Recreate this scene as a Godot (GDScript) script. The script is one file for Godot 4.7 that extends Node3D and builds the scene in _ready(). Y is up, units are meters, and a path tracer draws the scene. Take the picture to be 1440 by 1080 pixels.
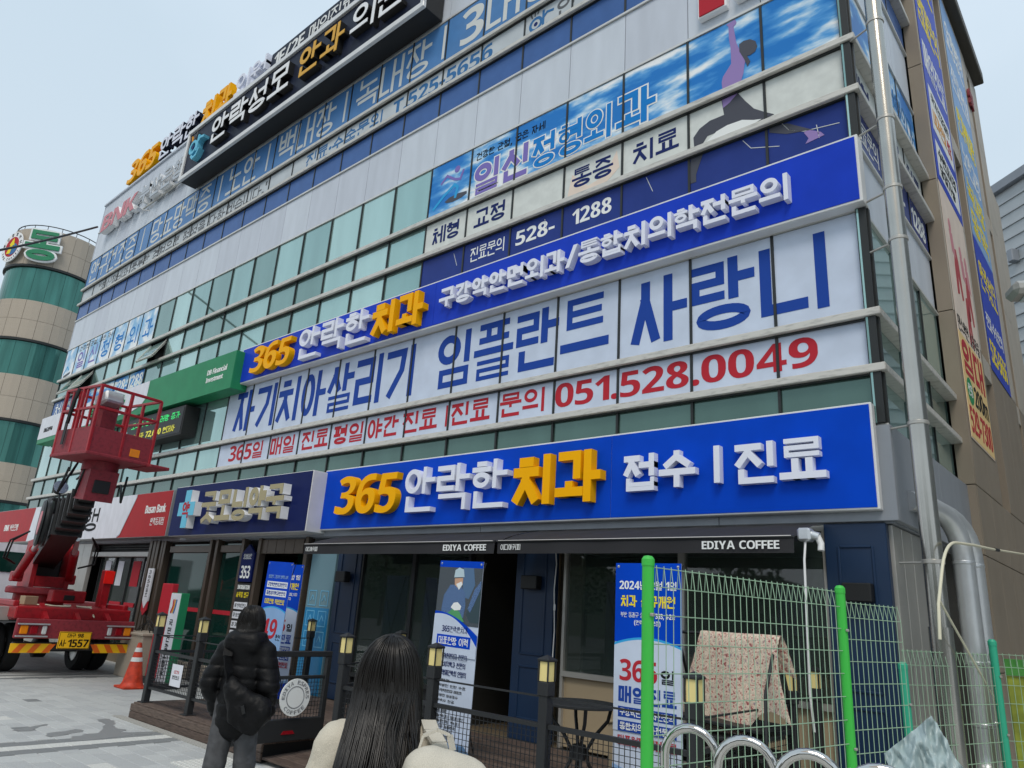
extends Node3D
# A street corner with a four-storey building covered in signs.
# World: x runs along the main front (to the right), y up, z out of the front towards the street; the glass line is z = -0.1.

const BAY := 1.052
const X1 := -1.845          # right-hand corner of the front
const XL := -28.2           # left-hand end of the front

func _ready():
	rng.seed = 7
	var cam := Camera3D.new()
	cam.name = "camera"
	add_child(cam)
	cam.position = Vector3(0, 1.7, 7.5)
	cam.rotation_order = EULER_ORDER_YXZ
	cam.rotation = Vector3(0.303354801, 0.734962945, 0.0654097396)
	cam.fov = 55.83
	cam.near = 0.05
	cam.far = 900
	cam.current = true
	var env := Environment.new()
	env.background_mode = Environment.BG_SKY
	var sm := ProceduralSkyMaterial.new()
	sm.sky_top_color = Color(0.755, 0.83, 0.89)
	sm.sky_horizon_color = Color(0.85, 0.885, 0.915)
	sm.sky_curve = 0.25
	sm.ground_bottom_color = Color(0.42, 0.43, 0.43)
	sm.ground_horizon_color = Color(0.66, 0.68, 0.70)
	sm.sky_cover = noise_tex(0.004, [[0.3, Color(1, 1, 1, 0.0)], [0.75, Color(1, 1, 1, 1)]], 5, 5, FastNoiseLite.TYPE_SIMPLEX_SMOOTH, 1024)
	sm.sky_cover_modulate = Color(0.42, 0.40, 0.40, 0.45)
	sm.sun_angle_max = 1.0
	env.sky = Sky.new()
	env.sky.sky_material = sm
	env.tonemap_mode = Environment.TONE_MAPPER_LINEAR
	env.tonemap_exposure = 1.1
	env.sdfgi_enabled = true; env.ssao_enabled = true; env.ssil_enabled = true
	var we := WorldEnvironment.new()
	we.name = "world_environment"
	we.environment = env
	add_child(we)
	var sun := DirectionalLight3D.new()
	sun.name = "sun"
	add_child(sun)
	sun.look_at_from_position(Vector3.ZERO, Vector3(-0.35, -0.85, -0.55))
	sun.light_energy = 0.5
	sun.light_angular_distance = 25.0
	sun.light_color = Color(1.0, 0.975, 0.94)
	sun.shadow_enabled = true
	materials()
	ground()
	building()
	rear_wing()
	tower()
	surroundings()
	films()
	box_signs()
	roof_signs()
	shopfronts()
	awnings()
	deck()
	stands()
	truck()
	corner_pipes()
	fences()
	street_things()
	people()

func materials():
	T.grime = noise_tex(0.006, [[0.25, grey(0.80)], [0.7, grey(1.0)]], 1)
	T.soft = noise_tex(0.01, [[0.2, grey(0.955)], [0.8, grey(1.0)]], 2)
	T.fine = noise_tex(0.09, [[0.1, grey(0.80)], [0.9, grey(1.0)]], 3, 3)
	T.fineh = noise_tex(0.12, [], 3, 3)
	T.lumps = noise_tex(0.02, [], 12, 4)
	T.granite = noise_tex(0.16, [[0.15, grey(0.60)], [0.45, grey(0.86)], [0.7, grey(0.98)], [0.9, Color(1, 0.95, 0.9)]], 4, 4, FastNoiseLite.TYPE_SIMPLEX)
	T.wood = noise_tex(0.02, [[0.2, grey(0.70)], [0.5, grey(0.92)], [0.8, grey(1.0)]], 6, 5)
	T.cloud = noise_tex(0.008, [[0.30, rgb("2f7cc8")], [0.48, rgb("5a9fdc")], [0.60, rgb("a9cdea")], [0.75, rgb("f0f4f6")]], 9, 6)
	T.cloudp = noise_tex(0.008, [[0.30, rgb("8fbfe4")], [0.5, rgb("bcd8ee")], [0.7, rgb("eef3f6")]], 10, 5)
	T.quilt = noise_tex(0.02, [[0.18, rgb("8a3a48")], [0.30, rgb("bf8a82")], [0.40, rgb("e0d5c8")], [0.50, rgb("ebe3d7")], [0.57, rgb("cdbcae")], [0.62, rgb("a9b8ac")], [0.68, rgb("e2d8ca")], [0.78, rgb("bd8a8a")], [0.88, rgb("8088a0")]], 21, 5)
	T.paint = noise_tex(0.03, [[0.2, grey(0.84)], [0.4, grey(0.96)], [0.8, grey(1.0)]], 14, 5)
	T.paver = noise_tex(0.11, [[0.1, grey(0.70)], [0.5, grey(0.90)], [0.9, grey(1.0)]], 15, 4)
	T.stain = noise_tex(0.012, [[0.30, grey(0.62)], [0.38, grey(0.94)], [0.9, grey(1.0)]], 18, 5)
	T.stainy = noise_tex(0.03, [[0.22, grey(0.88)], [0.4, grey(0.97)], [0.9, grey(1.0)]], 31, 4)
	T.leaf = noise_tex(0.05, [[0.2, grey(0.6)], [0.8, grey(1.0)]], 19, 3)
	var S := Vector3(0.35, 0.35, 0.35)
	# the building
	mk("panel", rgb("cdd5df"), 0.42, 0.0, T.soft, Vector3(0.4, 0.08, 0.4))
	mk("panel_b", rgb("c6cdd8"), 0.42, 0.0, T.soft, Vector3(0.4, 0.08, 0.4))
	mk("ledge", rgb("cfcdc6"), 0.45, 0.2, T.stainy, Vector3(0.25, 1.2, 0.7))
	mk("trim", rgb("d6d6d2"), 0.35, 0.3, T.soft, S)
	mk("mullion", rgb("202424"), 0.45, 0.1)
	for i in 5:
		var g: Color = [rgb("94b8b5"), rgb("84a6a2"), rgb("a5c8c4"), rgb("7d9e99"), rgb("b6d6d1")][i]
		mk("glass%d" % i, g, 0.035, 0.62, T.soft, Vector3(0.3, 0.06, 0.3))
	mk("glass_dark", rgb("5b7770"), 0.05, 0.5, T.soft, Vector3(0.3, 0.06, 0.3))
	mk("fascia", rgb("8f959d"), 0.4, 0.1, T.soft, Vector3(0.6, 0.2, 0.6))
	mk("tan", rgb("8c8172"), 0.6, 0.0, T.soft, Vector3(0.35, 0.12, 0.35))
	mk("stone", rgb("b7b0a4"), 0.6, 0.0, T.soft, Vector3(0.35, 0.12, 0.35))
	mk("slot", rgb("4b463c"), 0.6)
	mk("dark", rgb("1c1d1e"), 0.6)
	mk("black", rgb("131415"), 0.5)
	mk("steel", rgb("b9b7b0"), 0.22, 0.95, T.soft, S)
	mk("steel_panel", rgb("b8b6b0"), 0.3, 0.45, T.soft, S)
	mk("galv", rgb("d6dadd"), 0.32, 0.7, T.soft, Vector3(0.8, 0.8, 0.8))
	mk("brown_frame", rgb("5b5148"), 0.4, 0.4)
	# films and prints
	mk("film_white", rgb("cbd7ea"), 0.45, 0.0, T.soft, S)
	mk("film_cream", rgb("dadfdb"), 0.4, 0.0, T.soft, Vector3(0.8, 0.8, 0.8))
	mk("film_navy", rgb("2f4187"), 0.25, 0.0, T.soft, S)
	mk("film_slate", rgb("4a6ca6"), 0.22, 0.0, T.soft, S)
	mk("film_blue", rgb("5586bd"), 0.25, 0.0, T.soft, S)
	mk("film_pale", rgb("c3cbd0"), 0.35, 0.0, T.soft, S)
	mk("film_sky", rgb("ffffff"), 0.35, 0.0, T.cloud, Vector3(0.16, 0.5, 0.3))
	mk("film_sky_pale", rgb("ffffff"), 0.35, 0.0, T.cloudp, Vector3(0.3, 0.3, 0.3))
	mk("ink_blue", rgb("24479c"), 0.5)
	mk("ink_navy", rgb("222f66"), 0.5)
	mk("ink_red", rgb("b52f3b"), 0.5)
	mk("ink_white", rgb("e9eceb"), 0.5)
	mk("ink_offwhite", rgb("d2d6d4"), 0.5)
	mk("ink_steel", rgb("3f74a8"), 0.5)
	mk("ink_grey", rgb("64676b"), 0.5)
	mk("ink_black", rgb("17181a"), 0.5)
	mk("ink_violet", rgb("7f73bb"), 0.45)
	mk("ink_azure", rgb("1f7fcb"), 0.45)
	mk("ink_sky", rgb("38a3dd"), 0.45)
	mk("ink_yellow", rgb("f2dc34"), 0.5)
	mk("ink_orange", rgb("d99a3c"), 0.5)
	mk("ink_beige", rgb("e9d9cb"), 0.5, 0.0, T.soft, S)
	mk("ink_lightblue", rgb("8fb4e0"), 0.5, 0.0, T.soft, S)
	mk("ink_green", rgb("2f8f5c"), 0.5)
	mk("skin_print", rgb("9078b4"), 0.5)
	mk("tights_print", rgb("3d3f4b"), 0.5)
	# signs
	mk("sign_blue", rgb("0246c6"), 0.4, 0.0, T.soft, S)
	mk("sign_royal", rgb("1f42c2"), 0.4, 0.0, T.soft, S)
	mk("sign_navy", rgb("121f56"), 0.45, 0.0, T.soft, S)
	mk("sign_dark", rgb("262c3e"), 0.4, 0.0, T.soft, S)
	mk("sign_red", rgb("ab0812"), 0.35, 0.0, T.soft, S)
	mk("sign_green", rgb("2f8a5f"), 0.35, 0.0, T.soft, S)
	mk("sign_white", rgb("dfe2ea"), 0.4, 0.0, T.soft, Vector3(0.8, 0.3, 0.8))
	mk("frame_white", rgb("e2e3e3"), 0.4, 0.1, T.soft, S)
	mk("frame_silver", rgb("b7b8ba"), 0.3, 0.7, T.soft, S)
	mk("letter_yellow", rgb("f8b206"), 0.4)
	mk("letter_white", rgb("e3e7f4"), 0.42)
	mk("letter_gold", rgb("dba945"), 0.4)
	mk("letter_khaki", rgb("a99f7e"), 0.42, 0.1)
	mk("letter_side", rgb("eef0f2"), 0.4)
	mk("letter_cyan", rgb("6cc0dd"), 0.4)
	mk("letter_pink", rgb("cf8a93"), 0.45)
	# street
	mk("paver0", rgb("cdd0cf"), 0.85, 0.0, T.paver, Vector3(1.6, 1.6, 1.6), T.fineh, 0.15)
	mk("paver1", rgb("d2d5d4"), 0.85, 0.0, T.paver, Vector3(1.6, 1.6, 1.6), T.fineh, 0.15)
	mk("paver2", rgb("c6c9c9"), 0.85, 0.0, T.paver, Vector3(1.6, 1.6, 1.6), T.fineh, 0.15)
	mk("paver_dark", rgb("8e9192"), 0.85, 0.0, T.paver, Vector3(1.6, 1.6, 1.6), T.fineh, 0.15)
	mk("paver_white", rgb("e6e7e2"), 0.8, 0.0, T.paver, Vector3(1.2, 1.2, 1.2), T.fineh, 0.15)
	mk("joint", rgb("d2d3cf"), 0.95, 0.0, T.fine, Vector3.ONE)
	mk("pavement", rgb("8a8d8e"), 0.9, 0.0, T.stain, Vector3(0.3, 0.3, 0.3))
	mk("asphalt", rgb("4d4e50"), 0.9, 0.0, T.fine, Vector3.ONE)
	mk("kerb", rgb("b9b8b2"), 0.85, 0.0, T.paver, Vector3.ONE)
	mk("wood0", rgb("5f4f46"), 0.7, 0.0, T.wood, Vector3(0.5, 6, 6))
	mk("wood1", rgb("6a5a50"), 0.7, 0.0, T.wood, Vector3(0.5, 6, 6))
	mk("wood2", rgb("54463e"), 0.7, 0.0, T.wood, Vector3(0.5, 6, 6))
	mk("iron", rgb("2a2c2e"), 0.5, 0.2, T.soft, S)
	mk("lamp_cream", rgb("e8d690"), 0.5)
	mk("door_blue", rgb("0c2b4c"), 0.45, 0.0, T.soft, S)
	mk("beige", rgb("a7967a"), 0.6)
	mk("room_wall", rgb("4a4438"), 0.8)
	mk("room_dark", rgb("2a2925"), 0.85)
	mk("room_floor", rgb("7a6c58"), 0.35, 0.0, T.soft, S)
	mk("red_paint", rgb("a01420"), 0.38, 0.0, T.paint, Vector3(0.6, 0.6, 0.6))
	mk("red_faded", rgb("8c2a34"), 0.55, 0.0, T.paint, Vector3(0.9, 0.9, 0.9))
	mk("tyre", rgb("171819"), 0.85, 0.0, T.fine, Vector3(2, 2, 2))
	mk("reflector_yellow", rgb("f4bd12"), 0.4)
	mk("reflector_orange", rgb("e0671a"), 0.4)
	mk("lens_amber", rgb("e8860f"), 0.2)
	mk("lens_red", rgb("8f0f1c"), 0.2)
	mk("lens_clear", rgb("c9cdcd"), 0.15)
	mk("cone", rgb("dd4320"), 0.5, 0.0, T.grime, Vector3(2, 2, 2))
	mk("white_band", rgb("e4e4e0"), 0.4)
	mk("fence_green", rgb("3dba46"), 0.4)
	mk("fence_wire", rgb("98b79c"), 0.5)
	mk("fence_teal", rgb("2fa583"), 0.4)
	mk("chrome", rgb("cfcdc9"), 0.08, 1.0)
	mk("hose", rgb("d3cfb8"), 0.6)
	mk("olive", rgb("98a33a"), 0.7, 0.0, T.grime, Vector3.ONE)
	mk("black_cloth", rgb("131315"), 0.5, 0.0, T.fine, Vector3(4, 4, 4), T.lumps, 0.15)
	M.black_cloth.metallic_specular = 0.3
	mk("jeans", rgb("515255"), 0.85, 0.0, T.grime, Vector3(3, 3, 3))
	mk("hair", rgb("120e0b"), 0.36)
	mk("skin", rgb("cf9f83"), 0.55)
	M.skin.subsurf_scatter_enabled = true; M.skin.subsurf_scatter_strength = 0.15
	mk("cream_cloth", rgb("d8d0be"), 0.85, 0.0, T.fine, Vector3(5, 5, 5), T.lumps, 0.12)
	mk("cream_bag", rgb("d9d3c4"), 0.75, 0.0, T.fine, Vector3(6, 6, 6), T.fineh, 0.05)
	mk("quilt", rgb("f2ece4"), 0.9, 0.0, T.quilt, Vector3(2.1, 2.1, 2.1))
	mk("granite", rgb("cbbfae"), 0.6, 0.0, T.granite, Vector3(0.9, 0.9, 0.9))
	mk("tower_glass", rgb("4f8a80"), 0.06, 0.55, T.grime, Vector3(0.5, 0.03, 0.5))
	mk("siding", rgb("b9bfc2"), 0.5, 0.1, T.soft, S)
	mk("hill", rgb("35412a"), 0.95, 0.0, T.leaf, Vector3(0.2, 0.2, 0.2))
	mk("bark", rgb("4b4138"), 0.9, 0.0, T.fine, Vector3(2, 2, 2))
	mk("leaf", rgb("3b5230"), 0.8)
	M.leaf.backlight_enabled = true; M.leaf.backlight = Color(0.1, 0.16, 0.05)
	mk("bag_film", rgb("9fb1b3"), 0.35)
	var shop := StandardMaterial3D.new()
	shop.resource_name = "shop_glass"
	shop.albedo_color = Color(0.30, 0.36, 0.34, 0.22)
	shop.roughness = 0.02
	shop.metallic_specular = 0.6
	shop.transparency = BaseMaterial3D.TRANSPARENCY_ALPHA
	M.shop_glass = shop
	for id in M:
		if String(id).begins_with("sign_") or String(id).begins_with("film_") or String(id).begins_with("ink_") or String(id).begins_with("letter_"):
			M[id].metallic_specular = 0.2
		M[id].metallic_specular = minf(M[id].metallic_specular, 0.5)
# ---------------------------------------------------------------- mesh builder
class Shape:
	var st := SurfaceTool.new()
	var empty := true
	func _init():
		st.begin(Mesh.PRIMITIVE_TRIANGLES)
	func flat():
		st.set_smooth_group(-1)
	func smooth():
		st.set_smooth_group(1)
	func tri(a: Vector3, b: Vector3, c: Vector3):      # counter-clockwise as seen from outside
		empty = false
		st.add_vertex(a); st.add_vertex(c); st.add_vertex(b)
	func quad(a: Vector3, b: Vector3, c: Vector3, d: Vector3):
		tri(a, b, c); tri(a, c, d)
	func box(c: Vector3, s: Vector3, bs := Basis()):
		flat()
		var h := s * 0.5
		var p := []
		for i in 8:
			p.append(c + bs * Vector3(h.x if i & 1 else -h.x, h.y if i & 2 else -h.y, h.z if i & 4 else -h.z))
		quad(p[4], p[5], p[7], p[6]); quad(p[1], p[0], p[2], p[3])
		quad(p[5], p[1], p[3], p[7]); quad(p[0], p[4], p[6], p[2])
		quad(p[6], p[7], p[3], p[2]); quad(p[0], p[1], p[5], p[4])
		return self
	func bx(x0: float, x1: float, y0: float, y1: float, z0: float, z1: float):
		return box(Vector3((x0 + x1) / 2, (y0 + y1) / 2, (z0 + z1) / 2), Vector3(absf(x1 - x0), absf(y1 - y0), absf(z1 - z0)))
	func cbox(c: Vector3, s: Vector3, e: float, bs := Basis()):   # box with chamfered edges
		flat()
		var h := s * 0.5
		e = minf(e, minf(h.x, minf(h.y, h.z)) * 0.9)
		var f := func(x, y, z, k):
			var v := Vector3(x * h.x, y * h.y, z * h.z)
			for i in 3:
				if i != k:
					v[i] -= signf(v[i]) * e
			return c + bs * v
		for k in 3:
			var i := (k + 1) % 3
			var j := (k + 2) % 3
			for s1 in [-1.0, 1.0]:
				var q := []
				for t in [[-1, -1], [1, -1], [1, 1], [-1, 1]]:
					var v := [0.0, 0.0, 0.0]
					v[k] = s1; v[i] = t[0]; v[j] = t[1]
					q.append(f.call(v[0], v[1], v[2], k))
				if s1 > 0: quad(q[0], q[1], q[2], q[3])
				else: quad(q[3], q[2], q[1], q[0])
			for a in [-1.0, 1.0]:
				for b in [-1.0, 1.0]:
					var lo := [0.0, 0.0, 0.0]
					lo[k] = -1.0; lo[i] = a; lo[j] = b
					var hi := lo.duplicate()
					hi[k] = 1.0
					var p0: Vector3 = f.call(lo[0], lo[1], lo[2], i)
					var p1: Vector3 = f.call(hi[0], hi[1], hi[2], i)
					var p2: Vector3 = f.call(hi[0], hi[1], hi[2], j)
					var p3: Vector3 = f.call(lo[0], lo[1], lo[2], j)
					if a * b > 0: quad(p0, p3, p2, p1)
					else: quad(p0, p1, p2, p3)
		for x in [-1.0, 1.0]:
			for y in [-1.0, 1.0]:
				for z in [-1.0, 1.0]:
					var a: Vector3 = f.call(x, y, z, 0)
					var b: Vector3 = f.call(x, y, z, 1)
					var d: Vector3 = f.call(x, y, z, 2)
					if x * y * z > 0: tri(a, b, d)
					else: tri(a, d, b)
		return self
	func prism(poly: PackedVector2Array, z0: float, z1: float, xf := Transform3D()):
		flat()
		var p := poly
		if Geometry2D.is_polygon_clockwise(p):
			p = poly.duplicate(); p.reverse()
		var ix := Geometry2D.triangulate_polygon(p)
		for t in range(0, ix.size(), 3):
			var a := p[ix[t]]; var b := p[ix[t + 1]]; var c := p[ix[t + 2]]
			if (b - a).cross(c - a) < 0:
				var q := b; b = c; c = q
			tri(xf * Vector3(a.x, a.y, z1), xf * Vector3(b.x, b.y, z1), xf * Vector3(c.x, c.y, z1))
			tri(xf * Vector3(a.x, a.y, z0), xf * Vector3(c.x, c.y, z0), xf * Vector3(b.x, b.y, z0))
		for i in p.size():
			var a := p[i]; var b := p[(i + 1) % p.size()]
			quad(xf * Vector3(a.x, a.y, z0), xf * Vector3(b.x, b.y, z0), xf * Vector3(b.x, b.y, z1), xf * Vector3(a.x, a.y, z1))
		return self
	func tube(pts: Array, r, n := 8, caps := true, closed := false):   # r: number or one for each point
		var m := pts.size()
		var rings := []
		var up := Vector3.UP
		for i in m:
			var a: Vector3 = pts[(i - 1 + m) % m] if closed or i > 0 else pts[0]
			var b: Vector3 = pts[(i + 1) % m] if closed or i < m - 1 else pts[m - 1]
			var t := (b - a).normalized()
			if i == 0:
				up = t.cross(Vector3.RIGHT if absf(t.x) < 0.9 else Vector3.UP).normalized()
			up = (up - t * up.dot(t)).normalized()
			var sd := t.cross(up)
			var rr: float = r[i] if r is Array else r
			var ring := []
			for k in n:
				var an := TAU * k / n
				ring.append(pts[i] + (up * cos(an) + sd * sin(an)) * rr)
			rings.append(ring)
		smooth()
		for i in (m if closed else m - 1):
			var A: Array = rings[i]; var C: Array = rings[(i + 1) % m]
			for k in n:
				quad(A[k], A[(k + 1) % n], C[(k + 1) % n], C[k])
		if caps and not closed:
			flat()
			for k in range(1, n - 1):
				tri(rings[0][0], rings[0][k + 1], rings[0][k])
				tri(rings[m - 1][0], rings[m - 1][k], rings[m - 1][k + 1])
		return self
	func rod(a: Vector3, b: Vector3, r: float, n := 8):
		return tube([a, b], r, n)
	func bar(a: Vector3, b: Vector3, w: float, h: float):   # a square bar from a to b
		var t := (b - a).normalized()
		var up := Vector3.UP if absf(t.y) < 0.95 else Vector3.RIGHT
		var x := up.cross(t).normalized()
		var y := t.cross(x)
		return box((a + b) / 2, Vector3(w, h, a.distance_to(b)), Basis(x, y, t))
	func lathe(prof: Array, n := 16, xf := Transform3D()):   # profile of Vector2(radius, height), from bottom to top outside
		for i in prof.size() - 1:
			var p: Vector2 = prof[i]; var q: Vector2 = prof[i + 1]
			smooth()
			st.set_smooth_group(2 + i if absf((q - p).normalized().y) < 0.95 else 1)
			for k in n:
				var a := TAU * k / n; var b := TAU * (k + 1) / n
				var A := xf * Vector3(p.x * cos(a), p.y, -p.x * sin(a)); var Bb := xf * Vector3(p.x * cos(b), p.y, -p.x * sin(b))
				var C := xf * Vector3(q.x * cos(b), q.y, -q.x * sin(b)); var Dd := xf * Vector3(q.x * cos(a), q.y, -q.x * sin(a))
				if p.x < 1e-5: tri(A, C, Dd)
				elif q.x < 1e-5: tri(A, Bb, C)
				else: quad(A, Bb, C, Dd)
		return self
	func band(L: PackedVector2Array, R: PackedVector2Array, closed: bool, z0: float, z1: float, xf: Transform3D):
		flat()   # a stroke between its right edge R and its left edge L, extruded
		var n := L.size()
		var f := func(v: Vector2, z: float): return xf * Vector3(v.x, v.y, z)
		for i in (n if closed else n - 1):
			var j := (i + 1) % n
			quad(f.call(R[i], z1), f.call(R[j], z1), f.call(L[j], z1), f.call(L[i], z1))
			quad(f.call(R[j], z0), f.call(R[j], z1), f.call(R[i], z1), f.call(R[i], z0))
			quad(f.call(L[i], z0), f.call(L[i], z1), f.call(L[j], z1), f.call(L[j], z0))
		if not closed:
			quad(f.call(R[0], z0), f.call(R[0], z1), f.call(L[0], z1), f.call(L[0], z0))
			quad(f.call(L[n - 1], z0), f.call(L[n - 1], z1), f.call(R[n - 1], z1), f.call(R[n - 1], z0))
	func stroke(pts: PackedVector2Array, w: float, closed: bool, z0: float, z1: float, xf: Transform3D, sx := 1.0):
		# polyline with mitred corners; sx stretches the path (not the weight)
		var n := pts.size()
		var L := PackedVector2Array(); var R := PackedVector2Array()
		for i in n:
			var a := pts[(i - 1 + n) % n]; var p := pts[i]; var b := pts[(i + 1) % n]
			var d1 := (p - a).normalized(); var d2 := (b - p).normalized()
			if not closed and i == 0: d1 = d2
			if not closed and i == n - 1: d2 = d1
			var n1 := Vector2(-d1.y, d1.x); var n2 := Vector2(-d2.y, d2.x)
			var o := (n1 + n2) / maxf(0.35, 1.0 + n1.dot(n2)) * w * 0.5
			var e := Vector2.ZERO
			if not closed and i == 0: e = -d1 * w * 0.5
			if not closed and i == n - 1: e = d1 * w * 0.5
			L.append(p + o + e); R.append(p - o + e)
		band(L, R, closed, z0, z1, xf)
	func done() -> ArrayMesh:
		st.index()
		st.generate_normals()
		return st.commit()

# ---------------------------------------------------------------- scene helpers
var M := {}
var T := {}
var taken := {}
var rng := RandomNumberGenerator.new()

func numbered(s: String) -> String:
	taken[s] = taken.get(s, -1) + 1
	return s if taken[s] == 0 else "%s_%03d" % [s, taken[s]]

func thing(called: String, label: String, category: String, at := Vector3.ZERO, group := "", turn := 0.0) -> Node3D:
	var o := Node3D.new()
	o.name = numbered(called)
	add_child(o)
	o.position = at
	o.rotation.y = turn
	o.set_meta("label", label); o.set_meta("category", category)
	if group: o.set_meta("group", group)
	return o

func inst(parent: Node, called: String, mesh: Mesh, mat: Material, xf := Transform3D()) -> MeshInstance3D:
	var o := MeshInstance3D.new()
	o.name = called
	o.mesh = mesh
	o.material_override = null
	if mesh is ArrayMesh or mesh is PrimitiveMesh:
		o.set_surface_override_material(0, mat) if mesh.get_surface_count() else null
	parent.add_child(o, true)
	o.transform = xf
	return o

func put(parent: Node, called: String, s: Shape, mat: Material) -> MeshInstance3D:      # shape given in the parent's own coordinates
	return inst(parent, called, s.done(), mat)

func putw(parent: Node3D, called: String, s: Shape, mat: Material) -> MeshInstance3D:     # shape given in world coordinates
	return inst(parent, called, s.done(), mat, parent.global_transform.affine_inverse())

func single(called: String, label: String, category: String, s: Shape, mat: Material, group := "") -> MeshInstance3D:
	var o := inst(self, numbered(called), s.done(), mat)
	o.set_meta("label", label); o.set_meta("category", category)
	if group: o.set_meta("group", group)
	return o

func struct(called: String, s: Shape, mat: Material) -> MeshInstance3D:
	var o := inst(self, numbered(called), s.done(), mat)
	o.set_meta("kind", "structure")
	return o

func copy_of(o: Node3D, at: Vector3, turn: float, label: String) -> Node3D:
	var c: Node3D = o.duplicate()
	c.name = numbered(String(o.name).split("_0")[0])
	add_child(c)
	c.position = at
	c.rotation.y = turn
	c.set_meta("label", label)
	return c

func rgb(hex: String) -> Color:
	return Color(hex)

func noise_tex(freq: float, ramp: Array, seed_: int, oct := 4, kind := FastNoiseLite.TYPE_SIMPLEX_SMOOTH, size := 512) -> NoiseTexture2D:
	var n := FastNoiseLite.new()
	n.noise_type = kind
	n.frequency = freq
	n.seed = seed_
	n.fractal_octaves = oct
	var t := NoiseTexture2D.new()
	t.width = size; t.height = size
	t.seamless = true
	t.noise = n
	if ramp:
		var g := Gradient.new()
		var of := PackedFloat32Array(); var co := PackedColorArray()
		for r in ramp:
			of.append(r[0]); co.append(r[1])
		g.offsets = of; g.colors = co
		t.color_ramp = g
	return t

func grey(v: float) -> Color:
	return Color(v, v, v)

func mk(id: String, col: Color, rough: float, metal := 0.0, tex: Texture2D = null, sc := Vector3.ONE, bump: Texture2D = null, bump_cm := 0.0) -> StandardMaterial3D:
	var m := StandardMaterial3D.new()
	m.resource_name = id
	m.albedo_color = col
	m.roughness = rough
	m.metallic = metal
	if tex or bump:
		m.uv1_triplanar = true
		m.uv1_world_triplanar = true
		m.uv1_scale = sc
	if tex: m.albedo_texture = tex
	if bump:
		m.heightmap_enabled = true
		m.heightmap_texture = bump
		m.heightmap_scale = bump_cm
	M[id] = m
	return m

# ---------------------------------------------------------------- lettering
# Hangul is drawn from its strokes (no font with Hangul is at hand); Latin letters and digits come from TextMesh.
const INI := "ㄱㄲㄴㄷㄸㄹㅁㅂㅃㅅㅆㅇㅈㅉㅊㅋㅌㅍㅎ"
const FIN := " ㄱㄲㄳㄴㄵㄶㄷㄹㄺㄻㄼㄽㄾㄿㅀㅁㅂㅄㅅㅆㅇㅈㅊㅋㅌㅍㅎ"
const VOW := "ㅏㅐㅑㅒㅓㅔㅕㅖㅗㅘㅙㅚㅛㅜㅝㅞㅟㅠㅡㅢㅣ"
var font: SystemFont
var latin_cache := {}

func jamo(c: String, upright: bool) -> Array:     # strokes in the unit square: [points, closed]
	match c:
		"ㄱ": return [[[0, 1, 1, 1, 1, 0] if upright else [0, 1, 1, 1, .92, .55, .25, 0], false]]
		"ㄲ": return [[[0, 1, .42, 1, .42, 0], false], [[.58, 1, 1, 1, 1, 0], false]]
		"ㄴ": return [[[0, 1, 0, 0, 1, 0], false]]
		"ㄷ": return [[[1, 1, 0, 1, 0, 0, 1, 0], false]]
		"ㄸ": return [[[.42, 1, 0, 1, 0, 0, .42, 0], false], [[1, 1, .58, 1, .58, 0, 1, 0], false]]
		"ㄹ": return [[[0, 1, 1, 1, 1, .5, 0, .5, 0, 0, 1, 0], false]]
		"ㅁ": return [[[0, 0, 1, 0, 1, 1, 0, 1], true]]
		"ㅂ": return [[[0, 1, 0, 0, 1, 0, 1, 1], false], [[0, .5, 1, .5], false]]
		"ㅅ": return [[[.5, 1, .5, .75, .05, 0], false], [[.5, .7, .95, 0], false]]
		"ㅆ": return [[[.25, 1, .25, .7, 0, 0], false], [[.25, .7, .48, 0], false], [[.76, 1, .76, .7, .55, 0], false], [[.76, .7, 1, 0], false]]
		"ㅇ": return [["o", 0, 0, 1, 1]]
		"ㅈ": return [[[.02, 1, .98, 1], false], [[.5, 1, .5, .72, .05, 0], false], [[.5, .68, .95, 0], false]]
		"ㅊ": return [[[.32, 1, .68, 1], false], [[.02, .72, .98, .72], false], [[.5, .72, .5, .5, .05, 0], false], [[.5, .48, .95, 0], false]]
		"ㅋ": return [[[0, 1, 1, 1, .92, .55, .25, 0], false], [[0, .52, .9, .52], false]]
		"ㅌ": return [[[1, 1, 0, 1, 0, 0, 1, 0], false], [[0, .5, .95, .5], false]]
		"ㅍ": return [[[0, 1, 1, 1], false], [[0, 0, 1, 0], false], [[.28, 1, .28, 0], false], [[.72, 1, .72, 0], false]]
		"ㅎ": return [[[.3, 1, .7, 1], false], [[0, .74, 1, .74], false], ["o", .08, 0, .92, .5]]
	return [[[0, 0, 1, 1], false]]

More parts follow.
